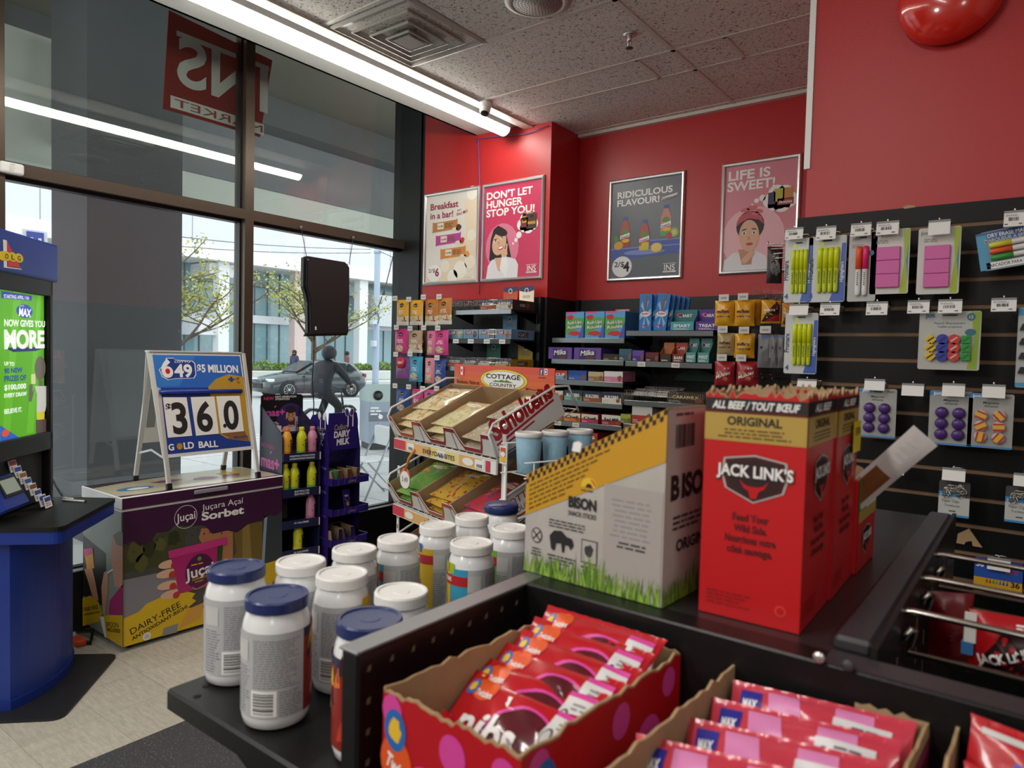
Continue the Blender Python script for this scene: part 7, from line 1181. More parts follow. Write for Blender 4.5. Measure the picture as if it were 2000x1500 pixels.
def d_cray(f, w, h, t):
    f.rect(-w/2, h*.02, w, h*.48, mat('2f58b0', .4), 1); f.rect(-w/2, -h/2, w, h*.52, mat('d8a82c', .4), 1); f.text('36', -w*.38, h*.3, h*.14, WH, 2, w*.16, 'c', .03); f.text('36', w*.36, -h*.12, h*.14, INK, 2, w*.18, 'c', .03); f.text('Crayons', 0, -h*.4, h*.17, mat('2a3a8c'), 2, w*.5, 'c', .04); f.fine(w*.15, h*.2, w*.3, h*.2, mat('b8402c'), 3, 2)
    for k, c in enumerate(('c83030', '8a4a2c', '3f8a3c', '3f9a8a', '2a58b0', '2a3a8c', '5a3a8c')): f.poly([(-w*.25+w*.07*k, -h*.1), (-w*.2+w*.07*k, -h*.1), (-w*.225+w*.07*k, h*.03)], mat(c, .4), 2)
card('crayon_box', 'blue and yellow box of 36 crayons on the slat wall', 'crayon box', (1905, 1086, 1995, 1176), '2f58b0', d_cray, th=.02)
for lb, pts in (('torn brown cardboard triangle in the slat groove, left one', [(1752, 1042), (1757, 1030), (1768, 1023), (1792, 1049), (1776, 1046), (1772, 1041), (1764, 1044)]), ('torn brown cardboard triangle in the slat groove, right one', [(1868, 1060), (1871, 1042), (1893, 1032), (1919, 1069), (1900, 1066), (1898, 1056), (1886, 1058), (1884, 1063)])):
    f = Fr(MB(), (0, YS-.016, 0)); P = f.Q(pts); m = MB(); m.prism([(x, z, 0) for x, z in P], (0, 0, .003), KRAFT, MX(((1, 0, 0, 0), (0, 0, 1, YS-.02), (0, 1, 0, 0), (0, 0, 0, 1)))); tag(m.build('cardboard_scrap'), lb, 'cardboard scrap', 'cardboard scraps')
# ================================================================ foreground gondola
t = T('shelf_gondola', 'black steel shop gondola in the foreground with perforated spine', 'shelving', (-.3, 1.0, 0)); ZD = 1.34; ZJ = 1.10; XS0, XS1 = -.538, -.512
s = MB(); s.box((XS0, .44, .1), (XS1, 1.62, ZD-.002), BLK, .003); s.box((XS0-.001, .438, ZD-.003), (XS1+.001, .76, ZD), mat('77777a', .35, .6), .001); s.box((XS0, .76, ZD-.003), (XS1+.001, 1.62, ZD), mat('5a565c', .35, .6)); SL = mat('6e624a', .6)
for k in range(9): y = .454+.0302*k; s.add([(XS1+.0004, y-.003, 1.317), (XS1+.0004, y+.002, 1.317), (XS1+.0004, y+.003, 1.3235), (XS1+.0004, y-.001, 1.322)], [(0, 1, 2, 3)], SL); 
for k in range(8): z = 1.288-.031*k; s.add([(XS1+.0004, .451, z-.004), (XS1+.0004, .456, z-.004), (XS1+.0004, .457, z+.003), (XS1+.0004, .452, z+.002)], [(0, 1, 2, 3)], SL)
s.wb('spine_panel', t)
j = MB(); j.box((-1.06, .527, ZJ-.035), (XS0, 1.62, ZJ), BLK, .004); 
for x, y in ((-1.02, .57), (-1.0, .545), (-.66, .545)): j.lathe([(.006, ZJ+.0004), (.003, ZJ+.0006)], HOLE if x < -.9 else mat('d8c9a4', .35, .6), 12, MX.Translation((x, y, 0)))
j.wb('jar_shelf', t); b = MB()
for y in (.56, 1.58): b.prism([(-.99, ZJ-.036, 0), (XS0, ZJ-.036, 0), (XS0, ZJ-.22, 0)], (0, 0, .003), BLK, MX(((1, 0, 0, 0), (0, 0, 1, y), (0, 1, 0, 0), (0, 0, 0, 1)))).wb('shelf_bracket', t); b = MB()
d = MB(); d.box((XS1, .75, ZD-.02), (-.12, 1.56, ZD), mat('2a2628', .3, name='satin_black_deck', bump=.03, bs=80)); d.wb('top_deck', t)
r = MB(); r.box((XS1, .715, 1.05), (.42, .752, ZD), BLK, .002); r.box((-.155, .716, ZD), (.42, .75, ZD+.002), mat('3a3538', .3)); r.wb('front_rail', t)
for u, v, m_ in ((1600, 1284, ALU), (1657, 1300, DGR)): p = ony(u, v, .714); q = MB(); q.ball((p.x, .713, p.z), .006, m_, 10, (1, .5, 1)); q.wb('bolt', t)
q = MB(); q.box((-.156, .76, ZD-.002), (-.120, 1.54, ZD+.014), mat('38363a', .3), .004); q.box((-.12, .752, 1.0), (-.114, 1.56, ZD+.012), BLK)
for k in range(9):
    for z in (1.28, 1.24, 1.2): q.box((-.1138, .80+.08*k, z), (-.1132, .806+.08*k, z+.02), SL)
q.wb('edge_bar', t)
MB().box((XS1, .46, 1.185), (.45, .715, 1.2), BLK, .002).wb('lower_shelf', t); MB().box((XS1, .752, .1), (.42, .76, 1.05), PEG).wb('back_panel', t); MB().box((-1.0, .55, 0), (.42, 1.6, .1), BLK).wb('plinth', t)
for y, lb in ((.924, 'nearest'), (1.085, 'middle'), (1.235, 'farthest')):
    h = T('double_hook', '%s chrome double display hook on the right of the gondola' % lb, 'display hook', (-.114, y, ZD-.01), 0, 'chrome double hooks'); m = MB(); m.tube([(-.03, 0, .012), (0, 0, .012), (.01, 0, .014), (.45, -.012, .012)], .0042, CHR, 8); m.build('upper_wire', h); m = MB(); m.tube([(0, -.008, -.02), (.003, -.014, -.012), (.008, -.012, -.004), (.012, -.002, -.008), (.008, 0, -.026), (.004, 0, -.036), (.45, -.012, -.03)], .0042, CHR, 8); m.build('lower_wire', h)
# --- jars
LBL = mat('b9babb', .3); FP = mat('85868a', .5); JW = mat('e4e5e6', .22, name='white_jar_plastic', coat=.3); NAVL = mat('263266', .3, name='navy_lid'); WL = mat('e9e8e4', .35, name='white_lid')
def jar(label, x, y, kind, rot, D, left):
    g = 'jars of candy on the near shelf'; t = T('candy_jar', label, 'jar', (x, y, ZJ+.001), rot, g); r = D/2; H = .18; b = MB()
    b.lathe([(r*.8, 0), (r*.93, .004), (r*.99, .014), (r, .02), (r, H*.72), (r*.985, H*.76), (r*.93, H*.83), (r*.85, H*.885), (r*.8, H*.91), (r*.78, H*.95)], JW, 40); f = Fr(b, fn=lambda X, Y, k: V(((r+.0003+k)*math.sin(X/r), -(r+.0003+k)*math.cos(X/r), Y)), e=.0003); f.grid = (2*math.pi*r, H, 40, 1); W2 = r*math.pi
    f.rect(-W2*.52, .02, W2*1.04, H*.66, LBL, 1, 30, 1); f.fine(-W2*.12, H*.35, W2*.44, H*.38, FP, 20, 2, .42, 2); f.fine(-W2*.36, H*.14, W2*.2, H*.38, FP, 16, 2, .42, 5); f.fine(W2*.12, H*.13, W2*.24, H*.2, FP, 10, 2, .42, 8); f.rect(-W2*.36, H*.55, W2*.18, H*.16, LGR, 3); f.rect(-W2*.14, H*.13, W2*.24, H*.2, WH, 2); f.bars(-W2*.12, H*.145, W2*.19, H*.165, INK, 3, 14, 4, True)
    Wp = W2*.5; X0 = -W2*.36-Wp if left else W2*.36
    if kind == 'fire':
        f.rect(X0, .02, Wp, H*.66, mat('8f2a22', .3), 2, 24); f.rect(X0, H*.7, Wp, H*.07, mat('2a3050', .3), 3, 24)
        for k in range(16): rr = random.Random(k); xx = X0+Wp*rr.random()*.85; yy = .03+H*.5*rr.random(); f.poly([(xx, yy), (xx+.014, yy+.004), (xx+.01, yy+.03), (xx+.004, yy+.016)], mat(('e8702c', 'e0b030', '3a2030', 'c8402c')[k % 4], .3), 4)
    else:
        cs = {'a': ('d8a820', '4a9cb8', 'b82c30'), 'b': ('9cc02c', '3f9cc0', 'b82c30'), 'c': ('d8702c', '6fae34', 'a82430'), 'd': ('2f6ab0', 'd8b42c', 'b82c34')}[kind]
        f.rect(X0, .02, Wp, H*.66, mat(cs[1], .3), 2, 24); f.rect(X0, H*.72, Wp*.6, H*.1, mat(cs[0], .3), 3, 12); f.rect(X0+Wp*.3, .02, Wp*.16, H*.7, mat('d8b02a', .3), 3, 6); f.rect(X0, .02, Wp*.3, H*.5, mat('7fae34' if kind != 'd' else '2f6ab0', .3), 3, 8); f.rect(X0, H*.6, Wp, H*.1, mat(cs[2], .3), 4, 24); f.text('FUNNY BEARS', X0+.004, H*.635, .008, WH, 5, Wp*.45, 'l', .02); f.blob(X0+Wp*.15, H*.25, Wp*.11, H*.14, mat('c02c34' if kind != 'd' else 'c8c83a', .3), 5, j=.3, seed=4); f.blob(X0+Wp*.18, H*.4, Wp*.07, H*.08, mat('d8c0c8', .3), 6, j=.4, seed=2); f.blob(X0+Wp*.5, H*.3, Wp*.1, H*.15, mat('c04a9c', .3), 5, j=.3, seed=7)
    b.build('jar', t); l = MB(); m = NAVL if kind == 'fire' else WL; l.lathe([(r*.85, H*.905), (r*.92, H*.908), (r*.92, H*.985), (r*.89, H), (r*.8, H*1.0), (r*.78, H*.988), (r*.3, H*.988), (r*.28, H*.992)], m, 48, None, False); l.build('lid', t)
JA = (.0, -.3, .45, .5, -.35, .45, .1, .5, .95, 1.0, .7, .5)   # how far each label is turned from the camera
for i, (x, y, k, a, D, lb) in enumerate(((-1.017, .619, 'fire', .15, .096, 'navy-lidded candy jar at the left corner of the near shelf'), (-.858, .586, 'fire', .55, .096, 'navy-lidded candy jar at the front edge of the near shelf, whole barcode in view'), (-.690, .612, 'fire', -2.2, .094, 'navy-lidded candy jar half hidden by the gondola spine'), (-.967, .705, 'a', -.9, .088, 'white-lidded candy jar just behind the left corner navy jar'), (-.865, .708, 'a', .45, .088, 'white-lidded candy jar just behind the front barcode jar'), (-.735, .712, 'a', -.85, .086, 'white-lidded candy jar behind the half hidden navy jar'), (-.959, .812, 'a', .5, .085, 'white-lidded plain-backed candy jar in the third row from the front'), (-.953, .912, 'b', -.75, .084, 'white-lidded jar with a lime and blue shoulder left of the star jar'), (-.97, 1.039, 'd', -.75, .082, 'white-lidded jar with a star on a blue label'), (-.832, .985, 'b', -.85, .088, 'white-lidded jar with a lime label and red strawberry beside the spine'), (-.969, 1.146, 'c', -.9, .08, 'white-lidded jar with green and orange shoulder in the back row'), (-.847, 1.124, 'c', -.85, .085, 'white-lidded jar touching the bison carton edge in the picture'))): jar(lb, x, y, k, math.atan2(-x, y)+JA[i], D, JA[i] > .3)
t = T('candy_jar', 'navy-lidded jar with a red gingham band in the back row', 'jar', (-1.0, 1.29, ZJ+.001), -1.2, 'jars of candy on the near shelf'); b = MB(); r = .042; H = .18; b.lathe([(r*.8, 0), (r*.99, .012), (r, .02), (r, H*.72), (r*.9, H*.84), (r*.8, H*.9)], JW, 32); f = Fr(b, fn=lambda X, Y, k: V(((r+.0004+k)*math.sin(X/r), -(r+.0004+k)*math.cos(X/r), Y)))
f.rect(-.03, .03, .06, .07, mat('d8c02c', .3), 1); f.rect(-.03, H*.56, .06, .02, BK, 1); f.text('MIRACLE', 0, H*.58, .01, WH, 2, .045)
for i in range(10):
    for j_ in range(4): f.rect(-.03+.006*i, H*.68+.007*j_, .006, .007, mat('c8282c', .3) if (i+j_) % 2 else WH, 1)
b.build('jar', t); l = MB(); l.lathe([(r*.9, H*.885), (r*.95, H*.89), (r*.95, H*.985), (r*.9, H), (r*.2, H)], NAVL, 32); l.build('lid', t)
# --- cartons on the deck
def jag(x0, x1, z, n, a, r): return [(x0+(x1-x0)*i/n, z+r.uniform(-a, a)+(a if i % 2 else 0)) for i in range(n+1)]
def openbox(name, label, M, w, d, h, m, draws, jg=.004, wall=.0028, seed=1, group=None, cat='carton', hl=None):
    """open carton, local x right, y back; walls with torn upper edges; hl: left-side height if the top slopes"""
    t = T(name, label, cat, M=M, group=group); r = random.Random(seed); b = MB(); hl = hl or h; KI = KRAFT
    AX = MX(((1, 0, 0, 0), (0, 0, 1, 0), (0, 1, 0, 0), (0, 0, 0, 1))); AY = MX(((0, 0, 1, 0), (1, 0, 0, 0), (0, 1, 0, 0), (0, 0, 0, 1)))
    sl = lambda P, a, hh0, hh1: [(x, z+hh0+(hh1-hh0)*(x/a)-hh0) for x, z in P]
    for y, o in ((0, -1), (d-wall, 1)):
        top = sl(jag(0, w, hl, 26 if jg > .001 else 2, jg, r), w, hl, h); out = [(0, 0), (w, 0)]+top[::-1]; n = len(out); b.prism([(x, z, 0) for x, z in out], (0, 0, wall), KI, MX.Translation((0, y, 0)) @ AX); yy = -.0004 if o < 0 else d+.0004
        b.add([(x, yy, z-(.002 if i > 1 else 0)) for i, (x, z) in enumerate(out)], [list(range(n)) if o < 0 else list(range(n))[::-1]], m)
    for x, o, hh in ((0, -1, hl), (w-wall, 1, h)):
        out = [(0, 0), (d, 0)]+jag(0, d, hh, 22 if jg > .001 else 2, jg, r)[::-1]; n = len(out); b.prism([(y, z, 0) for y, z in out], (0, 0, wall), KI, MX.Translation((x, 0, 0)) @ AY); xx = -.0004 if o < 0 else w+.0004
        b.add([(xx, y, z-(.002 if i > 1 else 0)) for i, (y, z) in enumerate(out)], [list(range(n)) if o > 0 else list(range(n))[::-1]], m)
    b.box((0, 0, 0), (w, d, wall), KI)
    fr = {'front': Fr(b, (0, -.0008, 0), e=.0002), 'right': Fr(b, (w+.0008, 0, 0), (0, 1, 0), e=.0002)}
    for k, fn in draws.items(): fn(fr[k])
    b.build('carton', t); return t
# bison carton
WD = mat('b4b0aa', .6, name='weathered_board_print', var=.18, vs=22); GOLD = mat('c9961e', .45); GRN_ = [mat(c, .55) for c in ('5f8a24', '7fa834', '4a6a1c', '93b548')]
def grass(f, w, seed):
    r = random.Random(seed)
    for i in range(190): x = w*r.random(); h = .012+.022*r.random()*(1.6 if .4 < x/w < .6 else 1); d = r.uniform(-.008, .008); f.poly([(x-.0016, 0), (x+.0016, 0), (x+d, h)] if 0 < x+d < w else [(x, 0), (x+.001, 0), (x, h)], GRN_[i % 4], 3+.01*i)
Bw, Bd, Bh, Bl = .206, .15, .233, .130
def bis_front(f):
    top = lambda x: Bl+(Bh-Bl)*x/Bw; z = ZM(1000, 740, 2.6316); q = lambda X, Y: (lambda p: (p.x+.545, p.z-ZD))(ony(*z(X, Y), .757))
    f.poly([(0, top(0)-.055), (Bw, top(Bw)-.062), (Bw, top(Bw)-.012), (0, top(0)-.012)], GOLD, 1); f.poly([(0, top(0)-.012), (Bw, top(Bw)-.012), (Bw, top(Bw)), (0, top(0))], GOLD, 1)
    for k in range(22):
        for r_ in range(2): x = Bw*(k+.5*r_)/22; b_ = top(x)-.0125+.006*r_; f.poly([(x, b_), (x+Bw/44, b_+.0023), (x+Bw/44, b_+.0083), (x, b_+.006)], INK, 2)
    a = math.atan2(Bh-Bl, Bw)
    for k in range(6): x0 = .006; L = .14-.013*k; zz = top(0)-.02-.0065*k; n = random.Random(k); X = x0; 
    for k in range(6):
        X = .006; n = random.Random(k)
        while X < .125-.012*k: w_ = n.uniform(.004, .012); zz = -.019-.0062*k; f.poly([(X, top(X)+zz), (X+w_, top(X+w_)+zz), (X+w_, top(X+w_)+zz+.0026), (X, top(X)+zz+.0026)], mat('6a5210'), 2); X += w_+.002
    f.rect(.124, .02, .08, .115, mat('a8a39e', .6), 1.5); x, y = q(410, 560); f.ell(x, y, .0125, .0125, mat('e0c02c'), 2, 20, 0, 0, math.pi); f.ell(x, y, .011, .011, mat('d8542c'), 3, 14, 0, 0, 1.5); f.ell(x, y, .005, .005, INK, 4, 12, 0, 0, math.pi); f.fine(x-.012, y-.006, .024, .003, INK, 1, 2)
    x, y = q(300, 655); x1, _ = q(448, 668); f.text('BISON', x, y, .0135, INK, 3, x1-x, 'l', .05); f.text('SNACK STICKS', x, y-.011, .006, INK, 3, x1-x, 'l', .02); f.fine(x-.03, y-.032, x1-x+.03, .012, INK, 3, 2, .4, 3); x, y = q(132, 805); f.ell(x, y, .009, .0105, INK, 2, 20); f.ell(x, y, .0075, .009, WD, 3, 20); f.line([(x-.006, y-.006), (x+.006, y+.006)], .002, INK, 4); f.line([(x-.006, y+.006), (x+.006, y-.006)], .002, INK, 4); f.fine(x-.01, y-.028, .02, .012, DGR, 3, 2, .5, 1, 'c')
    x, y = q(262, 835); f.poly([(x-.016, y-.012), (x-.019, y+.004), (x-.012, y+.012), (x, y+.0135), (x+.009, y+.007), (x+.017, y+.006), (x+.02, y-.002), (x+.015, y-.009), (x+.012, y-.004), (x+.006, y-.004), (x+.005, y-.014), (x+.002, y-.014), (x, y-.003), (x-.008, y-.004), (x-.01, y-.014), (x-.013, y-.014)], INK, 3); f.fine(x-.022, y-.032, .045, .013, DGR, 3, 2, .5, 2, 'c'); x, y = q(410, 885); f.rect(x-.012, y-.016, .024, .03, DGR, 2); f.rect(x-.0105, y-.0145, .021, .027, WD, 3); f.blob(x, y, .007, .008, DGR, 4); f.fine(x-.012, y-.033, .024, .014, DGR, 3, 3, .5, 2, 'c'); f.fine(.133, .07, .06, .05, GRY, 8, 2, .35, 6, 'c'); f.fine(.14, .058, .05, .01, DGR, 2, 2, .5, 1, 'c'); grass(f, Bw, 1)
def bis_side(f): f.text('B', .012, .125, .028, INK, 2, None, 'l', .05); f.text('ISON', .04, .125, .028, INK, 2, None, 'l', .05); f.bars(.02, .185, .05, .028, INK, 2); f.fine(.02, .222, .06, .006, DGR, 1, 2); f.text('ORIGINAL', .03, .06, .014, INK, 2, .1, 'l', .04); f.fine(.02, .085, .1, .02, DGR, 3, 2); grass(f, Bd, 2)
openbox('snack_carton', 'weathered grey bison snack stick carton with a sloped yellow top edge', axes((-.545, .757, ZD+.001), (1, -.05, 0)), Bw, Bd, Bh, WD, {'front': bis_front, 'right': bis_side}, 0, .0025, hl=Bl); b = MB(); p = ony(1130, 872, .752); b.prism([(x, z, 0) for x, z in ((-.007, -.006), (.005, -.007), (.007, .004), (.002, .007), (-.005, .005))], (0, 0, .003), WH, MX(((1, 0, 0, p.x), (0, 0, 1, .7475), (0, 1, 0, p.z), (0, 0, 0, 1)))); tag(b.build('paper_sticker'), 'small white torn sticker on the sloped edge of the bison carton', 'sticker')
JR = mat('c41a20', .32, name='jerky_red_print'); JG = mat('b89a4a', .35); MAR = mat('5a1218', .35)
def shield(f, x, y, sx, sy, tw):
    for k, (q, m) in enumerate(((1.0, mat('b4b0ac', .3)), (.93, INK), (.88, MAR), (.83, mat('2a1214')))): f.poly([(x+sx*q*a, y+sy*q*b) for a, b in ((-.43, .36), (0, .46), (.43, .36), (.46, .05), (.4, -.25), (.0, -.5), (-.4, -.25), (-.46, .05))], m, 2+k)
    f.poly([(x+sx*a, y+sy*b) for a, b in ((-.2, -.04), (-.13, -.14), (-.06, -.17), (.06, -.17), (.13, -.14), (.2, -.04), (.14, -.2), (.07, -.26), (.04, -.4), (-.04, -.4), (-.07, -.26), (-.14, -.2))], JR, 7)
    f.text("JACK LINK'S", x, y+sy*.0, sy*.24, INK, 8, tw, 'c', .06); f.text("JACK LINK'S", x, y+sy*.015, sy*.23, WH, 9, tw*.98, 'c', .03)
def jl(full):
    def d(f):
        w = .111 if full else .132; f.rect(0, .233, w, .015, INK, 1); f.rect(0, .2, w, .033, JG, 1); f.rect(0, .2315, w, .003, MAR, 2)
        f.text('ALL BEEF / TOUT BŒUF' if full else 'ALL BEEF', w/2, .2365, .0085, WH, 2, w*(.86 if full else .6), 'c', .03, .25); f.text('ORIGINAL', w/2, .2185, .0095, INK, 2, w*.54, 'c', .035); f.fine(w*.12, .203, w*.76, .012, mat('5a4418'), 3, 2, .45, 4, 'c'); shield(f, w*.52, .161, .08 if full else .07, .056, .085 if full else .072)
        for i, s_ in enumerate(('Feed Your', 'Wild Side.', 'Nourrissez votre', 'côté sauvage.')): f.text(s_, w/2, .112-.0122*i, .0085, mat('5a0c10'), 2, w*(.36, .33, .5, .45)[i], 'c', .03)
        f.fine(w*.08, .012, w*.45, .018, mat('8a1016'), 4, 2, .4, 2)
        if full: f.ell(w*.82, .02, .006, .006, mat('e0403c'), 2); f.ell(w*.82, .02, .0045, .0045, JR, 3)
    return d
for i, (y, lb) in enumerate(((.769, 'red jerky carton in front, full face to the camera, torn brown top'), (.906, 'red jerky carton directly behind the front one, torn brown top'))): openbox('jerky_carton', lb, MX.Translation((-.303, y, ZD+.001)) @ MX.Rotation(.02, 4, 'Z'), .111, .132, .252, JR, {'front': jl(1), 'right': jl(0)}, .0045, seed=i+3, group='tall red jerky cartons'); 
b = MB(); p = onx(1654, 805, -.19); b.box((-.1885, .985, 1.515), (-.188, 1.028, 1.556), mat('e8cf1c', .4)); f = Fr(b, (-.1876, .988, 1.52), (0, 1, 0), e=.0003); f.text('EXTRA', .02, .018, .01, INK, 1, .03); tag(b.build('yellow_sticker'), 'yellow price sticker on the side of the rear red jerky carton', 'sticker')
def jls(f): f.rect(0, .085, .07, .045, mat('2f8a34', .35), 1); f.rect(.05, .085, .075, .045, WH, 1.5); f.fine(.055, .09, .06, .035, INK, 4, 2); f.rect(0, .07, .125, .016, JG, 2); shield(f, .06, .04, .06, .045, .06)
openbox('jerky_carton', 'small red and green jerky carton at the back right of the deck', MX.Translation((-.29, 1.045, ZD+.001)), .1, .125, .13, JR, {'right': jls}, .004, seed=9)
t = T('jerky_stick', 'single jerky stick in a clear wrapper leaning out of the small carton', 'jerky', M=axes((-.225, 1.06, ZD+.075), (1, 0, 0)) @ MX.Rotation(.72, 4, 'Y')); b, f = bagmesh(.038, .165, .012, mat('c9c3c2', .25), 6, 14, .04, 3, .1, lambda u, v: mat('7a4a24', .3) if v < .58 and .15 < u < .85 else mat('c9c3c2', .25)); f.fine(-.01, .115, .02, .04, LGR, 4, 1); b.build('wrapper', t); m = MB(); m.cyl((0, 0, .012), (0, 0, .1), .006, mat('6a3c1c', .35), 10); m.build('stick', t)
for lb, q, y, tx, ry in (('red jerky bag darkened for shade, hanging behind the chrome hooks', (1812, 1148, 1900, 1310), 1.16, 0, .5), ('bright red jerky bag hanging at the right edge below the chrome hooks', (1893, 1186, 2040, 1345), 1.0, 1, .15), ('red jerky bag darkened as in shadow against the gondola side', (1745, 1175, 1830, 1330), 1.24, 0, .9)):
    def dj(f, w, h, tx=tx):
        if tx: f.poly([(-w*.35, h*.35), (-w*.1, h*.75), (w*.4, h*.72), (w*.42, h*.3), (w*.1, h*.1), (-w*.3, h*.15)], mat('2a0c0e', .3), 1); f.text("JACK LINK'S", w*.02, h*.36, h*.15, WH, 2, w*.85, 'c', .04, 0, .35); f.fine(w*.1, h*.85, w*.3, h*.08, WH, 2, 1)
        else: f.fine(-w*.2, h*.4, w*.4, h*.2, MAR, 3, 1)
    pegbag(lb, q[0], q[2], q[1], q[3], y, 'b0141c' if tx else '7a1018', 0, 'jerky bags on the gondola hooks', 'jerky_bag', 'snack bag', dj, ry, .04)  # shade on the set-back bags is put into their darker red
m = MB(); p = ony(1893, 1195, .99); m.box((p.x-.004, .985, p.z-.035), (p.x+.008, .99, p.z), TAGW); m.box((p.x-.006, .984, p.z-.05), (p.x+.006, .989, p.z-.035), mat('3f7ab0', .4)); tag(m.build('hook_label'), 'narrow white and blue hook label beside the bright red jerky bag', 'label')
# --- open cartons of bagged sweets on the near shelf
NR = mat('b8141f', .3, name='licorice_red_print'); PK = mat('d8459c', .35); ORG = mat('e2561f', .35); BLU = mat('2a6ab4', .35)
def nfront(w, h, big):
    def d(f):
        r = random.Random(3)
        for x, y, a in ((.35, .3, .022), (.55, .75, .016), (.75, .35, .026), (.12, .1, .012), (.9, .8, .014), (.08, .85, .014)): f.ell(w*x, h*y, a, a*1.1, PK, 1, 18)
        f.ell(w*.12, h*.42, .022, .026, ORG, 2, 18); f.ell(w*.11, h*.7, .015, .02, BLU, 3, 20); f.blob(w*.11, h*.7, .008, .012, YEL, 4, j=.2, seed=2); f.text('Twizzlers', w*.03, h*.38, .014, WH, 4, .05, 'l', .03, 0, -.35)
        if big: f.text('nibs', w*.55, h*.1, .05, WH, 4, w*.55, 'c', .03)
    return d
def sweetbag(name, label, M, w, h, th, base, draw, group, seed):
    m = mat(base, .22, bump=.04, bs=25, coat=.4); b, f = bagmesh(w, h, th, m, 26, 20, .055, seed, .15); f.e = .0005; draw(f, w, h); o = b.build(name, M=M); return tag(o, label, 'sweet bag', group)
CW = mat('5a1620', .12, name='licorice_seen_through_window', var=.5, vs=60, coat=.5)
def nibs(f, w, h):
    f.ell(w*.12, h*.42, w*.27, h*.38, PK, 1, 30); f.ell(w*.13, h*.42, w*.245, h*.345, CW, 2, 30); f.ell(-w*.3, h*.82, w*.1, h*.14, ORG, 1.5, 18); f.ell(-w*.4, h*.8, w*.045, h*.1, BLU, 2, 18); f.blob(-w*.4, h*.8, w*.026, h*.06, YEL, 3, seed=3); f.text('Twizzlers', -w*.28, h*.72, h*.07, WH, 3, w*.14, 'c', .02); f.ell(-w*.42, h*.35, w*.03, h*.09, PK, 1, 14)
    f.text('nibs', -w*.08, h*.26, h*.34, WH, 5, w*.46, 'c', .025); f.poly([(w*.27, h*.3), (w*.46, h*.3), (w*.46, h*.84), (w*.27, h*.84)], mat('d8d6d4', .35), 3); f.rect(w*.27, h*.84, w*.19, h*.06, PK, 3); f.ell(w*.31, h*.58, w*.03, h*.11, DGR, 4, 18); f.ell(w*.31, h*.58, w*.022, h*.085, LGR, 5, 18); f.rect(w*.35, h*.54, w*.1, h*.09, DGR, 4); f.fine(w*.33, h*.7, w*.12, h*.1, GRY, 2, 4); f.fine(w*.29, h*.34, w*.15, h*.14, GRY, 2, 4)
openbox('sweet_carton', 'open red licorice carton with pink dots on the near shelf', MX.Translation((-.483, .4475, 1.201)) @ MX.Rotation(-.055, 4, 'Z'), .170, .272, .11, NR, {'front': nfront(.17, .11, 1), 'right': nfront(.272, .11, 0)}, .0025, seed=4, group='open sweet cartons on the near shelf')
for i in range(6):
    P = (-.399+.002*i, .484+.0265*i, 1.232+.006*i); sweetbag('licorice_bag', ('frontmost licorice bag with large white lettering in the red carton', 'second licorice bag from the front in the red carton', 'third licorice bag from the front in the red carton', 'fourth licorice bag from the front in the red carton', 'fifth licorice bag from the front in the red carton', 'rearmost licorice bag in the red carton')[i], MX.Translation(P) @ MX.Rotation(-1.02+.02*i, 4, 'X') @ MX.Rotation(R.uniform(-.05, .03), 4, 'Y'), .158, .105, .026, 'b8141f', nibs, 'licorice bags in the red carton', i+20)
sweetbag('licorice_bag', 'licorice bag slumped at the bottom front of the red carton', MX.Translation((-.385, .452, 1.206)) @ MX.Rotation(-.35, 4, 'X') @ MX.Rotation(.25, 4, 'Y'), .15, .075, .02, 'b8141f', nibs, 'licorice bags in the red carton', 31)
def gum(f, w, h):
    f.poly([(-w*.2, 0.06*h), (w*.02, .06*h), (-w*.1, h*.94), (-w*.28, h*.94)], mat('d883b4', .3), 1); f.poly([(w*.16, .06*h), (w*.36, .06*h), (w*.3, h*.94), (w*.1, h*.94)], mat('d883b4', .3), 1); f.rect(-w*.44, h*.62, w*.13, h*.28, mat('26288c', .3), 2); f.text('MAX', -w*.375, h*.7, h*.1, WH, 3, w*.09, 'c', .04); f.rect(w*.1, h*.48, w*.3, h*.34, mat('d6d2d4', .35), 3); f.ell(w*.15, h*.65, w*.035, h*.09, DGR, 4, 18); f.ell(w*.15, h*.65, w*.026, h*.068, LGR, 5, 18); f.rect(w*.2, h*.6, w*.17, h*.07, DGR, 4); f.fine(w*.2, h*.7, w*.18, h*.08, DGR, 2, 4); f.blob(-w*.12, h*.42, w*.16, h*.26, mat('c0202c', .25), 1.6, j=.25, seed=3); f.ell(-w*.08, h*.1, w*.02, h*.03, mat('8fae34'), 3)
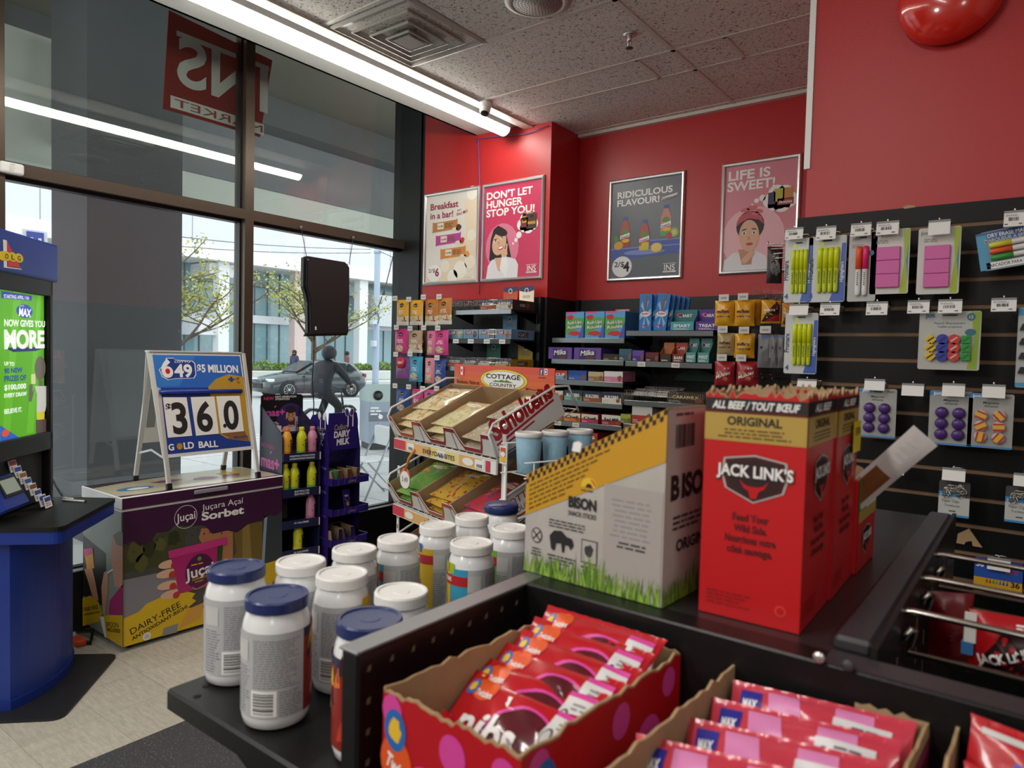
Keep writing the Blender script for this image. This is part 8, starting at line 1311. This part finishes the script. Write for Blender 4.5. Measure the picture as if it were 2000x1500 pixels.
openbox('sweet_carton', 'open brown carton of pink striped sweet bags on the near shelf', MX.Translation((-.256, .452, 1.201)) @ MX.Rotation(-.05, 4, 'Z'), .178, .272, .11, KRAFT, {'right': lambda f: f.rect(0, 0, .27, .1, mat('8a2a5a', .4), 1)}, .002, seed=6, group='open sweet cartons on the near shelf')
for i, (x, y, z, lb) in enumerate(((-.178, .494, 1.236, 'large pink striped sweet bag in front, blue logo square at its top left'), (-.156, .552, 1.236, 'pink striped sweet bag second from the front in the brown carton'), (-.152, .596, 1.24, 'pink striped sweet bag third from the front in the brown carton'), (-.148, .638, 1.244, 'rearmost pink striped sweet bag in the brown carton'))): sweetbag('sweet_bag', lb, MX.Translation((x, y, z)) @ MX.Rotation(-.8, 4, 'X') @ MX.Rotation(-.13+.02*i, 4, 'Y'), .165, .098-.002*i, .026, 'c43a4c', gum, 'pink striped sweet bags', i+40)
def sour(f, w, h): f.poly([(-w*.3, h*.3), (w*.1, h*.22), (w*.12, h*.72), (-w*.3, h*.75)], mat('2f6ac8', .25), 1); f.rect(w*.1, h*.2, w*.06, h*.5, mat('6a2a9c', .25), 2); f.rect(w*.2, h*.2, w*.06, h*.5, mat('3fa04a', .25), 2); f.rect(w*.28, h*.2, w*.07, h*.5, mat('e0d02c', .25), 2); f.text('SOUR', -w*.1, h*.3, h*.14, mat('e8c83a', .3), 3, w*.35, 'c', .04); f.rect(-w*.45, h*.88, w*.8, h*.05, LGR, 2)
openbox('sweet_carton', 'open brown carton at the bottom right with torn left edge', MX.Translation((-.052, .47, 1.201)) @ MX.Rotation(-.03, 4, 'Z'), .18, .265, .112, KRAFT, {}, .003, seed=8, group='open sweet cartons on the near shelf')
for i, (y, z, lb) in enumerate(((.60, 1.222, 'red and navy sour sweet bag in front in the bottom right carton'), (.66, 1.236, 'red and rainbow sour sweet bag behind in the bottom right carton'))): sweetbag('sweet_bag', lb, MX.Translation((.036, y, z)) @ MX.Rotation(-.4, 4, 'X') @ MX.Rotation(.12, 4, 'Y'), .165, .1, .026, 'b81a24', sour if i else (lambda f, w, h: (f.poly([(-w*.1, h*.1), (w*.4, h*.1), (w*.4, h*.9), (0, h*.9)], mat('1f2450', .25), 1), f.fine(-w*.4, h*.75, w*.2, h*.1, WH, 2, 1))), 'sour sweet bags', i+60)
